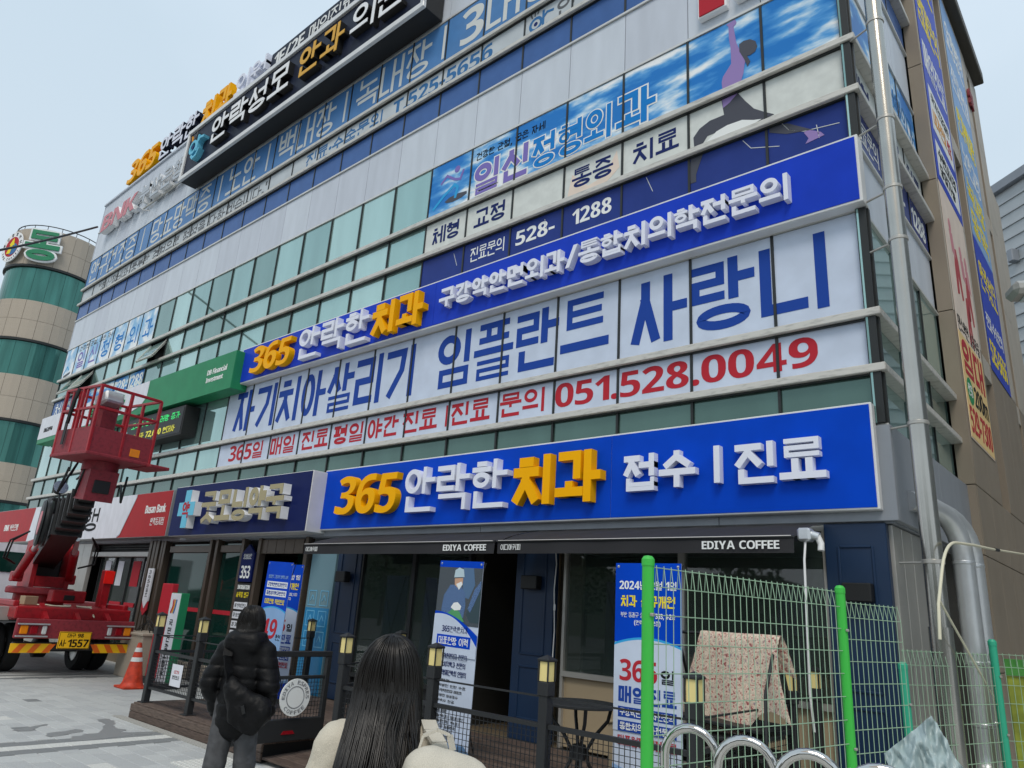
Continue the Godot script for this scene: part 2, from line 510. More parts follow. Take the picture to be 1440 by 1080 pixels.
func vowel(c: String) -> Array:   # strokes of the upright and of the lying vowels in their own boxes
	match c:
		"ㅏ": return [[[0, 1, 0, 0], false], [[0, .5, 1, .5], false]]
		"ㅑ": return [[[0, 1, 0, 0], false], [[0, .66, 1, .66], false], [[0, .34, 1, .34], false]]
		"ㅓ": return [[[1, 1, 1, 0], false], [[0, .5, 1, .5], false]]
		"ㅕ": return [[[1, 1, 1, 0], false], [[0, .66, 1, .66], false], [[0, .34, 1, .34], false]]
		"ㅐ": return [[[0, 1, 0, 0], false], [[1, 1, 1, 0], false], [[0, .5, 1, .5], false]]
		"ㅔ": return [[[.5, 1, .5, 0], false], [[1, 1, 1, 0], false], [[0, .5, .5, .5], false]]
		"ㅖ": return [[[.5, 1, .5, 0], false], [[1, 1, 1, 0], false], [[0, .66, .5, .66], false], [[0, .34, .5, .34], false]]
		"ㅣ": return [[[1, 1, 1, 0], false]]
		"ㅗ": return [[[0, 0, 1, 0], false], [[.5, 1, .5, 0], false]]
		"ㅛ": return [[[0, 0, 1, 0], false], [[.32, 1, .32, 0], false], [[.68, 1, .68, 0], false]]
		"ㅜ": return [[[0, 1, 1, 1], false], [[.5, 1, .5, 0], false]]
		"ㅠ": return [[[0, 1, 1, 1], false], [[.32, 1, .32, 0], false], [[.68, 1, .68, 0], false]]
		"ㅡ": return [[[0, .4, 1, .4], false]]
	return []

func lay(strokes: Array, x0: float, x1: float, y0: float, y1: float, w: float, out: Array, many := 0.0):
	if many > 0.0: w = minf(w, (y1 - y0) / (2.0 * many - 1.0) * 1.12)      # many bars above one another get thinner
	var ax := x0 + w / 2; var bx := maxf(ax + 0.001, x1 - w / 2); var ay := y0 + w / 2; var by := maxf(ay + 0.001, y1 - w / 2)
	for s in strokes:
		var pts := PackedVector2Array()
		if s[0] is String:
			var cx: float = lerpf(ax, bx, (s[1] + s[3]) / 2.0); var cy: float = lerpf(ay, by, (s[2] + s[4]) / 2.0)
			var rx: float = (bx - ax) * (s[3] - s[1]) / 2.0; var ry: float = (by - ay) * (s[4] - s[2]) / 2.0
			for k in 22:
				pts.append(Vector2(cx + rx * cos(TAU * k / 22.0), cy + ry * sin(TAU * k / 22.0)))
			out.append([pts, true, w])
		else:
			var a: Array = s[0]
			for i in range(0, a.size(), 2):
				pts.append(Vector2(lerpf(ax, bx, a[i]), lerpf(ay, by, a[i + 1])))
			out.append([pts, s[1], w])

func bars(c: String) -> float:
	return {"ㄹ": 3.0, "ㅌ": 3.0, "ㅎ": 3.7, "ㅊ": 3.2, "ㅂ": 2.4, "ㅁ": 2.2, "ㅍ": 2.2, "ㅈ": 2.4, "ㄷ": 2.0, "ㅇ": 2.0}.get(c, 1.6)

func glyph(ch: String, w: float) -> Array:     # strokes of one syllable in a unit square
	var out := []
	var u := ch.unicode_at(0) - 0xAC00
	var ini := INI[u / 588]; var vow := VOW[(u % 588) / 28]; var fin := FIN[u % 28]
	var f0 := 0.0 if fin == " " else 0.40         # where the upper part begins
	if fin != " ":
		lay(jamo(fin, true), 0.10, 0.92, 0.0, 0.345, w * 0.92, out, bars(fin))
	var compound := {"ㅘ": "ㅗㅏ", "ㅙ": "ㅗㅐ", "ㅚ": "ㅗㅣ", "ㅝ": "ㅜㅓ", "ㅞ": "ㅜㅔ", "ㅟ": "ㅜㅣ", "ㅢ": "ㅡㅣ"}
	if compound.has(vow):
		var hv: String = compound[vow][0]; var vv: String = compound[vow][1]
		var xs := 0.62 if vv != "ㅣ" else 0.70
		var vw := w * 0.9
		if fin == " ":
			lay(jamo(ini, true), 0.06, xs - 0.06, 0.46, 1.0, vw, out, bars(ini))
			lay(vowel(hv), 0.0, xs, 0.12, 0.40 + (0.04 if hv == "ㅡ" else 0.0), vw, out)
		else:
			lay(jamo(ini, true), 0.06, xs - 0.06, 0.68, 1.0, vw * 0.85, out, bars(ini))
			lay(vowel(hv), 0.0, xs, f0 + 0.02, 0.64, vw * 0.85, out)
		lay(vowel(vv), xs + 0.02 if vv != "ㅣ" else 0.8, 1.0 if vv != "ㅣ" else 0.96, f0, 1.0, vw, out)
	elif "ㅗㅛㅜㅠㅡ".contains(vow):
		var tall := 0.56 if fin == " " else 0.70
		if vow == "ㅡ":
			tall -= 0.06
		lay(jamo(ini, true), 0.12, 0.88, tall, 1.0, w * (1.0 if fin == " " else 0.85), out, bars(ini))
		var v0 := 0.04 if fin == " " else f0
		lay(vowel(vow), 0.0, 1.0, v0, tall - 0.05, w * (1.0 if fin == " " else 0.85), out)
	else:
		var xs := 0.54
		var right := 1.0
		match vow:
			"ㅣ": xs = 0.66; right = 0.93
			"ㅓ", "ㅕ": xs = 0.50; right = 0.92
			"ㅔ", "ㅖ": xs = 0.42
			"ㅐ": xs = 0.44; right = 0.96
		lay(jamo(ini, false), 0.02, xs, f0 + (0.04 if fin == " " else 0.02), 0.97, w, out, bars(ini))
		var vx := xs + 0.07
		if "ㅓㅕㅔㅖ".contains(vow): vx = xs - 0.02
		if vow == "ㅣ": vx = right - w
		lay(vowel(vow), vx, right, f0 if fin != " " else 0.0, 1.0, w * 0.95, out)
	return out

func latin(ch: String, bold: bool) -> Dictionary:
	var key := ch + ("b" if bold else "r")
	if not latin_cache.has(key):
		var t := TextMesh.new()
		var f := SystemFont.new()
		f.font_names = PackedStringArray(["Droid Sans"])
		f.font_weight = 700 if bold else 400
		t.font = f; t.font_size = 64; t.pixel_size = 0.01; t.depth = 0.1; t.curve_step = 1.5
		t.text = "H"
		var base := t.get_aabb().position.y
		var cap := t.get_aabb().size.y
		t.text = ch
		var a := t.get_aabb()
		var am := ArrayMesh.new()
		if t.get_surface_count(): am.add_surface_from_arrays(Mesh.PRIMITIVE_TRIANGLES, t.surface_get_arrays(0))
		latin_cache[key] = {"mesh": am, "x": a.position.x, "w": a.size.x, "base": base, "cap": cap}
	return latin_cache[key]

# Draws s into the box x0..x1, y0..y1 of the plane xf, standing `deep` out of it. Each character is one mesh (each = true) or all are one.
func lettering(parent: Node3D, called: String, s: String, x0: float, x1: float, y0: float, y1: float, z: float, deep: float, mat: Material, w := 0.15, opt := {}) -> void:
	var em := y1 - y0
	var xf: Transform3D = opt.get("xf", Transform3D())
	var slant: float = opt.get("slant", 0.0)
	var each: bool = opt.get("each", em >= 0.24 and not opt.get("local", false))
	var fat: float = opt.get("fat", 0.0)
	var bold: bool = opt.get("bold", true)
	var gap: float = opt.get("gap", 0.06)
	var adv := []
	var total := 0.0
	for i in s.length():
		var ch := s[i]
		var a := 0.0
		if ch == " ": a = 0.35
		elif ch.unicode_at(0) >= 0xAC00: a = 0.92
		elif ch == "|": a = 0.25
		else:
			var l := latin(ch, bold)
			a = l.w / l.cap * 0.96
		adv.append(a)
		total += a + (gap if i < s.length() - 1 else 0.0)
	var k := (x1 - x0) / (total * em)      # stretch along x
	if opt.has("natural"):
		k = 1.0
		if opt.natural == "center":
			x0 = (x0 + x1) / 2 - total * em / 2
	var x := x0
	var shape := Shape.new()
	var local: bool = opt.get("local", false)
	for i in s.length():
		var ch := s[i]
		var cw: float = adv[i] * em * k
		if each: shape = Shape.new()
		var sh := Transform3D(Basis(Vector3(1, 0, 0), Vector3(slant, 1, 0), Vector3(0, 0, 1)), Vector3.ZERO)
		if ch.unicode_at(0) >= 0xAC00 and ch.unicode_at(0) <= 0xD7A3:
			var n := 0
			for g in glyph(ch, w + 0.0):
				var pts := PackedVector2Array()
				for p in g[0]:
					pts.append(Vector2(p.x * cw, p.y * em))
				var ww: float = (g[2] + fat) * em * clampf(k, 0.72, 1.15)
				var at := xf * Transform3D(Basis(), Vector3(x, y0, z)) * sh
				shape.stroke(pts, ww, g[1], 0.0, deep + 0.0003 * n, at)
				n += 1
		elif ch == "|":
			shape.stroke(PackedVector2Array([Vector2(cw / 2, em * 0.06), Vector2(cw / 2, em * 0.94)]), w * em * 0.8, false, 0.0, deep, xf * Transform3D(Basis(), Vector3(x, y0, z)) * sh)
		elif ch != " ":
			var l := latin(ch, bold)
			var sc: float = em / l.cap * 0.96
			var b := Basis(Vector3(sc * k, 0, 0), Vector3(slant * sc, sc, 0), Vector3(0, 0, deep / 0.1))
			shape.empty = false
			shape.flat()
			for v in mesh_points(l.mesh):
				shape.st.add_vertex(xf * (Vector3(x, y0 + em * 0.02, z + deep / 2) + b * (v - Vector3(l.x, l.base, 0))))
		x += cw + gap * em * k
		if each and not shape.empty:
			if local: put(parent, called, shape, mat)
			else: putw(parent, called, shape, mat)
	if not each and not shape.empty:
		if local: put(parent, called, shape, mat)
		else: putw(parent, called, shape, mat)

func mesh_points(m: ArrayMesh) -> PackedVector3Array:
	var out := PackedVector3Array()
	if m.get_surface_count() == 0: return out
	var a := m.surface_get_arrays(0)
	var v: PackedVector3Array = a[Mesh.ARRAY_VERTEX]
	if a[Mesh.ARRAY_INDEX] == null: return v
	for i in a[Mesh.ARRAY_INDEX]: out.append(v[i])
	return out
# ---------------------------------------------------------------- the ground
func ground():
	var s := Shape.new()
	s.flat()
	s.quad(Vector3(-300, -0.03, 300), Vector3(300, -0.03, 300), Vector3(300, -0.03, -300), Vector3(-300, -0.03, -300))
	struct("ground", s, M.asphalt)
	s = Shape.new()
	s.bx(-60, 30, -0.026, -0.012, -12, 12.0)
	struct("pavement_base", s, M.joint)
	var pave := Node3D.new()
	pave.name = "pavement"
	pave.set_meta("kind", "structure")
	add_child(pave)
	# pavers 0.30 x 0.20 m in rows along x; the nearest in view are meshes of their own, the others one sheet of pavers
	var one := Shape.new()
	one.cbox(Vector3(0, -0.02, 0), Vector3(0.296, 0.04, 0.196), 0.004)
	var mesh := one.done()
	var rest := [Shape.new(), Shape.new()]
	var many := 0
	var mats := [M.paver0, M.paver1, M.paver2]
	var white := [[-8.25, 4.15], [-11.35, 4.07], [-13.2, 1.77], [-15.0, 1.73], [-6.3, 5.2]]
	var darkp := [[-10.45, 4.12], [-12.9, 3.27], [-12.2, 1.0]]
	for j in 34:
		var z := -0.5 + 0.2 * j
		for i in range(0, 72):
			var x := -26.0 + 0.3 * i + (0.15 if j % 2 else 0.0)
			if x > -5.0: continue
			if z < 2.75 and x > -11.0 and x < -2.4: continue
			if z < 0.1: continue
			var m: StandardMaterial3D = mats[rng.randi() % 3]
			for q in white:
				if absf(x - q[0]) < 0.15 and absf(z - q[1]) < 0.1: m = M.paver_white
			for q in darkp:
				if absf(x - q[0]) < 0.15 and absf(z - q[1]) < 0.1: m = M.paver_dark
			# parking lines of light stone with dark borders
			var lined := false
			for lx in [-9.4, -16.05, -22.7]:
				if absf(x - lx) < 0.34: lined = true
			if lined: continue
			var near := x > -14.2 and x < -5.0 and z > 2.9 and z < 4.75 and many < 296
			if near:
				inst(pave, "paver", mesh, m, Transform3D(Basis(Vector3.UP, rng.randf_range(-0.003, 0.003)), Vector3(x, rng.randf_range(-0.0015, 0.0015), z)))
				many += 1
			else:
				rest[0 if m != M.paver2 else 1].bx(x - 0.148, x + 0.148, -0.03, rng.randf_range(-0.0015, 0.0012), z - 0.098, z + 0.098)
	for k in 2:
		var o := put(pave, "far_pavers", rest[k], mats[k * 2])
		o.set_meta("kind", "stuff")
	for lx in [-9.4, -16.05, -22.7]:
		for j in 34:
			var z := -0.5 + 0.2 * j
			if z < 0.1: continue
			if lx == -9.4 and z < 2.75: continue
			for b in [-1, 0, 1]:
				var bb := Shape.new()
				bb.cbox(Vector3(lx + b * 0.222, -0.018 + rng.randf_range(-0.001, 0.001), z), Vector3(0.216, 0.04, 0.196), 0.004)
				put(pave, "line_paver", bb, M.paver_white if b == 0 else M.paver_dark)
	# kerb strip of light concrete along the deck
	s = Shape.new()
	s.bx(-11.1, -7.6, -0.02, 0.012, 2.76, 2.88)
	put(pave, "kerb_strip", s, M.kerb)
	# tactile paving at the ramp
	var dots := Shape.new()
	s = Shape.new()
	s.bx(-8.0, -6.4, -0.02, 0.008, 2.89, 3.5)
	put(pave, "tactile_slab", s, M.paver_white)
	for i in 26:
		for j in 10:
			dots.lathe([Vector2(0.021, 0.007), Vector2(0.014, 0.014), Vector2(0.0, 0.0142)], 8, Transform3D(Basis(), Vector3(-7.97 + 0.061 * i, 0, 2.92 + 0.061 * j)))
	put(pave, "tactile_dots", dots, M.paver_white).set_meta("kind", "stuff")
	# wet patches on the paving
	mk("wet_stone", rgb("9a9d9e"), 0.5, 0.0, T.paver, Vector3(1.6, 1.6, 1.6))
	var wob := FastNoiseLite.new(); wob.seed = 8; wob.frequency = 4.0
	for a in [[-9.62, 3.96, -9.77, 3.84, -9.89, 3.65, -10.0, 3.42, -10.61, 3.16, -10.93, 3.16, -10.88, 2.99, -10.57, 3.06, -10.2, 3.17, -10.03, 3.16, -9.86, 3.27, -9.76, 2.92, -9.6, 2.92, -9.65, 3.16, -9.55, 3.53, -9.53, 3.8], [-10.55, 4.2, -10.63, 4.03, -10.78, 3.8, -10.73, 3.79, -10.57, 3.98, -10.36, 4.04, -10.45, 4.23], [-10.07, 4.02, -10.22, 3.79, -10.3, 3.61, -10.13, 3.59, -9.97, 3.82, -9.9, 4.02]]:
		var raw := PackedVector2Array()
		var n: int = a.size() / 2
		for i in n:
			var p := Vector2(a[2 * i], a[2 * i + 1]); var q := Vector2(a[(2 * i + 2) % (2 * n)], a[(2 * i + 3) % (2 * n)])
			for k in 6:
				var r := p.lerp(q, k / 6.0)
				raw.append(r + Vector2(wob.get_noise_2d(r.x, r.y), wob.get_noise_2d(r.x + 40.0, r.y)) * 0.07)
		s = Shape.new()
		s.prism(raw, 0.0, 0.0008, Transform3D(Basis(Vector3(1, 0, 0), Vector3(0, 0, 1), Vector3(0, 1, 0)), Vector3(0, 0.0022, 0)))
		put(pave, "wet_patch", s, M.wet_stone)
	var road := Shape.new()
	road.bx(-120, 120, -0.028, -0.02, 12.2, 26)
	struct("road", road, M.asphalt)
# ---------------------------------------------------------------- the building
const ROWS := [[3.70, 4.23, "g"], [4.31, 4.83, "g"], [4.92, 6.10, "g"], [6.14, 6.98, "p"], [7.02, 7.60, "g"], [7.68, 8.31, "g"], [8.40, 9.50, "g"], [9.55, 10.62, "p"], [10.67, 11.22, "g"], [11.30, 11.80, "g"], [11.89, 13.0, "g"], [13.05, 14.2, "p"], [14.22, 15.33, "p"]]
const LEDGES := [4.27, 4.875, 7.64, 8.355, 11.26, 11.845]
const TRIMS := [3.68, 6.12, 7.0, 9.525, 10.645, 13.025, 14.21]

func bay_x(i: int) -> float:
	return X1 - BAY * i

func building():
	var t := thing("commercial_building", "four storey corner building with green glass rows and grey metal panels", "building", Vector3(-15, 0, -2))
	var W := BAY - 0.012
	var glass := ["glass0", "glass1", "glass2", "glass3", "glass4"]
	for r in ROWS.size():
		var y0: float = ROWS[r][0]; var y1: float = ROWS[r][1]
		var pm := Shape.new()
		pm.box(Vector3.ZERO, Vector3(W, y1 - y0, 0.02))
		var mesh := pm.done()
		for i in 25:
			var is_glass: bool = ROWS[r][2] == "g"
			var at := Vector3(bay_x(i) - BAY / 2, (y0 + y1) / 2, -0.112)
			if is_glass and r == 5 and (i == 17 or i == 22 or i == 23):      # sashes that stand open
				var sash := inst(t, "open_sash", mesh, M[glass[i % 5]], t.transform.affine_inverse() * Transform3D(Basis(Vector3.RIGHT, -0.5), at + Vector3(0, -0.04, 0.16)))
				var fr := Shape.new()
				fr.bx(-W / 2, W / 2, -(y1 - y0) / 2 - 0.02, -(y1 - y0) / 2 + 0.02, -0.02, 0.03)
				fr.bx(-W / 2, -W / 2 + 0.04, -(y1 - y0) / 2, (y1 - y0) / 2, -0.02, 0.03)
				fr.bx(W / 2 - 0.04, W / 2, -(y1 - y0) / 2, (y1 - y0) / 2, -0.02, 0.03)
				put(sash, "sash_frame", fr, M.ledge)
				inst(t, "opening", mesh, M.dark, t.transform.affine_inverse() * Transform3D(Basis(), at + Vector3(0, 0, -0.12)))
				continue
			var tilt := Basis(Vector3.RIGHT, rng.randfn(0, 0.0025)) * Basis(Vector3.UP, rng.randfn(0, 0.003))
			var mm: StandardMaterial3D = (M.glass_dark if r == 0 else M[glass[rng.randi() % 5]]) if is_glass else (M.panel if rng.randf() < 0.7 else M.panel_b)
			inst(t, "glass_pane" if is_glass else "grey_panel", mesh, mm, t.transform.affine_inverse() * Transform3D(tilt if is_glass else Basis(), at))
		# the return round the corner
		var zs := [-0.02, -1.28, -2.55, -3.56]
		for i in 3:
			var b := Shape.new()
			b.box(Vector3(-1.93, (y0 + y1) / 2, (zs[i] + zs[i + 1]) / 2), Vector3(0.02, y1 - y0, zs[i] - zs[i + 1] - 0.012))
			putw(t, "glass_pane" if ROWS[r][2] == "g" else "grey_panel", b, M[glass[(i + r) % 5]] if ROWS[r][2] == "g" else M.panel)
	for i in 26:
		var x := bay_x(i)
		for seg in [[3.7, 6.1], [7.02, 9.5], [10.67, 13.0]]:
			var b := Shape.new()
			b.bx(x - 0.016, x + 0.016, seg[0], seg[1], -0.13, -0.075)
			putw(t, "mullion", b, M.mullion)
	for z in [-1.28, -2.55]:
		var b := Shape.new()
		for seg in [[3.7, 6.1], [7.02, 9.5], [10.67, 13.0]]:
			b.bx(-1.955, -1.90, seg[0], seg[1], z - 0.014, z + 0.014)
		putw(t, "mullion", b, M.mullion)
	for seg in [[3.7, 6.1], [7.02, 9.5], [10.67, 13.0]]:
		var b := Shape.new()
		b.bx(-1.95, -1.845, seg[0], seg[1], -0.10, -0.028)
		putw(t, "corner_post", b, M.mullion)
	for y in LEDGES:
		var b := Shape.new()
		b.cbox(Vector3((XL - 1.79) / 2, y, -0.052), Vector3(-1.79 - XL, 0.085, 0.104), 0.008)
		putw(t, "ledge", b, M.ledge)
		b = Shape.new()
		b.cbox(Vector3(-1.865, y, -1.85), Vector3(0.15, 0.083, 3.48), 0.008)
		putw(t, "ledge", b, M.ledge)
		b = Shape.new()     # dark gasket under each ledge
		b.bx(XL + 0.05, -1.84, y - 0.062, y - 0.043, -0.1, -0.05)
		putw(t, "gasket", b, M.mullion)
	for y in TRIMS:
		var b := Shape.new()
		b.bx(XL, -1.83, y - 0.018, y + 0.018, -0.11, -0.072)
		putw(t, "trim", b, M.trim)
		b = Shape.new()
		b.bx(-1.93, -1.885, y - 0.017, y + 0.017, -3.56, -0.115)
		putw(t, "trim", b, M.trim)
	# body of the building behind the skin, roof edge
	var b := Shape.new()
	b.bx(XL + 0.02, -1.96, 3.0, 15.25, -12.0, -0.3)
	putw(t, "core", b, M.dark)
	b = Shape.new()
	b.cbox(Vector3((XL - 1.8) / 2, 15.38, -0.2), Vector3(-1.8 - XL, 0.09, 0.3), 0.01)
	putw(t, "coping", b, M.panel_b)
	b = Shape.new()
	b.bx(XL - 0.02, XL + 0.02, 0, 15.33, -12.0, -0.1)
	putw(t, "end_wall", b, M.panel_b)
	# fascia over the shops and the soffit behind it
	var xs := [-28.0, -22.0, -17.0, -12.0, -7.2, -3.6, -1.8]
	for i in 6:
		b = Shape.new()
		b.cbox(Vector3((xs[i] + xs[i + 1]) / 2, 3.2, -0.03), Vector3(xs[i + 1] - xs[i] - 0.006, 0.93, 0.06), 0.006)
		putw(t, "fascia_panel", b, M.fascia)
	var zf := [0.0, -0.82, -1.9, -3.56]
	for i in 3:
		b = Shape.new()
		b.cbox(Vector3(-1.83, 3.2, (zf[i] + zf[i + 1]) / 2 - 0.03), Vector3(0.06, 0.93, zf[i] - zf[i + 1] - 0.006), 0.006)
		putw(t, "fascia_panel", b, M.fascia)
	b = Shape.new()
	b.bx(-28, -1.86, 2.72, 2.75, -3.5, -0.06)
	putw(t, "soffit", b, M.fascia)

func rear_wing():
	# the side wing set 0.15 m proud behind the glass corner, clad in tan stone panels with slot windows
	var t := thing("rear_wing", "beige stone clad rear wing with narrow slot windows and dark roof edge", "building", Vector3(-4, 0, -8))
	var XB := -1.70
	var b: Shape
	var zs := [-3.62, -5.62, -6.35, -8.55, -9.05, -9.45, -10.35]
	var kinds := ["w", "s", "w", "w", "s", "w"]
	var ys := [0.0, 1.35, 2.76, 3.67, 6.16, 8.3, 10.4, 12.4, 14.4]
	for i in 6:
		for k in 8:
			var y0: float = ys[k]; var y1: float = ys[k + 1]
			if kinds[i] == "w" or y0 < 3.6:
				var mid: float = (zs[i] + zs[i + 1]) / 2
				var parts := [[zs[i], zs[i + 1]]] if zs[i] - zs[i + 1] < 1.2 else [[zs[i], mid], [mid, zs[i + 1]]]
				for p in parts:
					b = Shape.new()
					b.cbox(Vector3(XB - 0.03, (y0 + y1) / 2, (p[0] + p[1]) / 2), Vector3(0.06, y1 - y0 - 0.012, p[0] - p[1] - 0.010), 0.004)
					putw(t, "stone_panel", b, M.tan if y1 < 6.5 else M.stone)
			else:
				b = Shape.new()       # recessed slot: window pane, head and the reveal that faces the street
				b.bx(XB - 0.42, XB - 0.40, y0, y1, zs[i + 1], zs[i])
				putw(t, "slot_window", b, M.slot)
				b = Shape.new()
				b.bx(XB - 0.40, XB - 0.005, y0, y1, zs[i + 1] - 0.0, zs[i + 1] + 0.01)
				putw(t, "slot_reveal", b, M.tan)
				if k % 2 == 1:
					b = Shape.new()
					b.bx(XB - 0.40, XB - 0.01, y1 - 0.35, y1 + 0.0, zs[i + 1] + 0.01, zs[i])
					putw(t, "slot_head", b, M.stone)
	for k in 8:
		b = Shape.new()          # the narrow face that turns to the street
		b.cbox(Vector3(-1.80, (ys[k] + ys[k + 1]) / 2, -3.59), Vector3(0.19, ys[k + 1] - ys[k] - 0.012, 0.05), 0.004)
		putw(t, "stone_panel", b, M.tan)
	b = Shape.new()
	b.bx(-6, XB - 0.43, 0.0, 14.35, -10.3, -3.63)
	putw(t, "core", b, M.slot)
	b = Shape.new()
	b.bx(-12, XB - 0.43, 0.0, 14.3, -16.3, -10.32)
	putw(t, "core", b, M.stone)
	b = Shape.new()
	b.cbox(Vector3(-3.0, 14.56, -6.9), Vector3(3.0, 0.30, 6.7), 0.02)
	putw(t, "roof_edge", b, M.slot)
	b = Shape.new()
	b.bx(-3.4, -2.2, 15.40, 15.9, -3.0, -0.6)
	putw(t, "roof_box", b, M.stone)

func tower():
	var c := Vector3(-39.6, 0, -1.75)
	var t := thing("round_tower", "round granite tower with curved green glass bands and a green rooftop letter", "building", c)
	var R := 2.05
	var bands := [[0.0, 3.0, "s"], [3.0, 4.9, "g"], [4.9, 6.55, "s"], [6.55, 8.45, "g"], [8.45, 10.5, "s"], [10.5, 12.2, "g"], [12.2, 14.1, "s"], [14.1, 15.85, "g"], [15.85, 17.75, "s"]]
	var n := 20
	for bd in bands:
		var y0: float = bd[0]; var y1: float = bd[1]
		if bd[2] == "g":
			for k in n:
				var a0 := TAU * k / n; var a1 := TAU * (k + 1) / n - 0.006
				var s := Shape.new()
				s.flat()
				for q in 3:
					var u0 := lerpf(a0, a1, q / 3.0); var u1 := lerpf(a0, a1, (q + 1) / 3.0)
					s.quad(Vector3(cos(u1), 0, sin(u1)) * (R - 0.08) + Vector3(0, y0, 0), Vector3(cos(u0), 0, sin(u0)) * (R - 0.08) + Vector3(0, y0, 0), Vector3(cos(u0), 0, sin(u0)) * (R - 0.08) + Vector3(0, y1, 0), Vector3(cos(u1), 0, sin(u1)) * (R - 0.08) + Vector3(0, y1, 0))
				put(t, "curved_pane", s, M.tower_glass)
			var rim := Shape.new()
			rim.lathe([Vector2(R - 0.1, y1 - 0.10), Vector2(R + 0.03, y1 - 0.08), Vector2(R + 0.03, y1 + 0.03), Vector2(R - 0.1, y1 + 0.03)], 40)
			put(t, "dark_rim", rim, M.mullion)
		else:
			var courses := 2
			for q in courses:
				var b0 := lerpf(y0, y1, float(q) / courses) + 0.006; var b1 := lerpf(y0, y1, float(q + 1) / courses) - 0.006
				for k in n:
					var a0 := TAU * k / n + 0.003; var a1 := TAU * (k + 1) / n - 0.003
					var s := Shape.new()
					s.flat()
					for v in 2:
						var u0 := lerpf(a0, a1, v / 2.0); var u1 := lerpf(a0, a1, (v + 1) / 2.0)
						var p := [Vector3(cos(u1), 0, sin(u1)), Vector3(cos(u0), 0, sin(u0))]
						s.quad(p[0] * R + Vector3(0, b0, 0), p[1] * R + Vector3(0, b0, 0), p[1] * R + Vector3(0, b1, 0), p[0] * R + Vector3(0, b1, 0))
						s.quad(p[0] * R + Vector3(0, b1, 0), p[1] * R + Vector3(0, b1, 0), p[1] * (R - 0.05) + Vector3(0, b1, 0), p[0] * (R - 0.05) + Vector3(0, b1, 0))
						s.quad(p[1] * R + Vector3(0, b0, 0), p[0] * R + Vector3(0, b0, 0), p[0] * (R - 0.05) + Vector3(0, b0, 0), p[1] * (R - 0.05) + Vector3(0, b0, 0))
					put(t, "granite_slab", s, M.granite)
	var inner := Shape.new()
	inner.lathe([Vector2(R - 0.12, 0), Vector2(R - 0.12, 17.7), Vector2(0, 17.7)], 40)
	put(t, "core", inner, M.mullion)
	var rail := Shape.new()
	var ring := []
	for k in 40: ring.append(Vector3(cos(TAU * k / 40) * (R - 0.1), 17.98, sin(TAU * k / 40) * (R - 0.1)))
	rail.tube(ring, 0.025, 6, true, true)
	for k in range(0, 40, 2): rail.rod(ring[k] - Vector3(0, 0.25, 0), ring[k], 0.015, 5)
	put(t, "roof_rail", rail, M.iron)
	# wing behind the tower
	var w := Shape.new()
	w.bx(-8, -1.2, 0, 17.2, -4, 0.6)
	put(t, "wing_wall", w, M.granite)
	# the green letter and the round emblem stand off the curved wall
	var face := func(ang: float, y: float): return Transform3D(Basis(Vector3.UP, PI / 2 - ang), c + Vector3(cos(ang) * (R + 0.1), y, sin(ang) * (R + 0.1)))
	var l := thing("wall_letter", "large green letter with white edge on the round granite tower", "sign", c + Vector3(1.3, 16.1, 1.7))
	var xf: Transform3D = face.call(0.58, 15.95)
	lettering(l, "white_edge", "동", -0.72, 0.72, 0.1, 1.6, 0.0, 0.10, M.letter_side, 0.16, {"xf": xf, "fat": 0.11})
	lettering(l, "letter", "동", -0.72, 0.72, 0.1, 1.6, 0.08, 0.08, M.ink_green, 0.17, {"xf": xf})
	M.tower_letter = mk("tower_letter", rgb("0c7f56"), 0.4)
	(l.get_child(1) as MeshInstance3D).set_surface_override_material(0, M.tower_letter)
	var e := thing("round_emblem", "round white emblem with red disc on the granite tower", "sign", c + Vector3(0.2, 16.2, 2.1))
	var ex: Transform3D = face.call(1.32, 16.75)
	var turn := ex * Transform3D(Basis(Vector3.RIGHT, PI / 2), Vector3.ZERO)
	var d := Shape.new(); d.lathe([Vector2(0.78, 0), Vector2(0.78, 0.05), Vector2(0, 0.05)], 32, turn)
	putw(e, "disc", d, M.letter_side)
	d = Shape.new(); d.lathe([Vector2(0.52, 0.05), Vector2(0.52, 0.06), Vector2(0, 0.06)], 32, turn)
	putw(e, "red_disc", d, M.ink_red)
	d = Shape.new()
	var blob := PackedVector2Array()
	for k in 20: blob.append(Vector2(0.12 + 0.36 * cos(TAU * k / 20), -0.14 + 0.30 * sin(TAU * k / 20)))
	d.prism(blob, 0.06, 0.068, ex)
	putw(e, "blue_shape", d, M.ink_steel)
	d = Shape.new()
	d.prism(PackedVector2Array([Vector2(-0.30, -0.34), Vector2(-0.12, 0.1), Vector2(-0.2, 0.12), Vector2(0.06, 0.46), Vector2(0.2, 0.05), Vector2(0.08, 0.08), Vector2(0.0, -0.36)]), 0.068, 0.075, ex)
	putw(e, "arrow", d, M.ink_yellow)
	for k in 6:
		var a := PI * (0.93 - 0.86 * k / 5.0)
		lettering(e, "lettering", "부산중앙센터"[k], -0.08, 0.08, -0.08, 0.09, 0.05, 0.006, M.ink_black, 0.13, {"xf": ex * Transform3D(Basis(Vector3.BACK, a - PI / 2), Vector3(cos(a) * 0.655, sin(a) * 0.655, 0))})
	for k in 10:
		var a := PI * (1.15 + 0.7 * k / 9.0)
		lettering(e, "lettering", "ing Center"[k], -0.05, 0.05, -0.07, 0.06, 0.05, 0.006, M.ink_black, 0.13, {"natural": "center", "xf": ex * Transform3D(Basis(Vector3.BACK, a + PI / 2), Vector3(cos(a) * 0.655, sin(a) * 0.655, 0))})

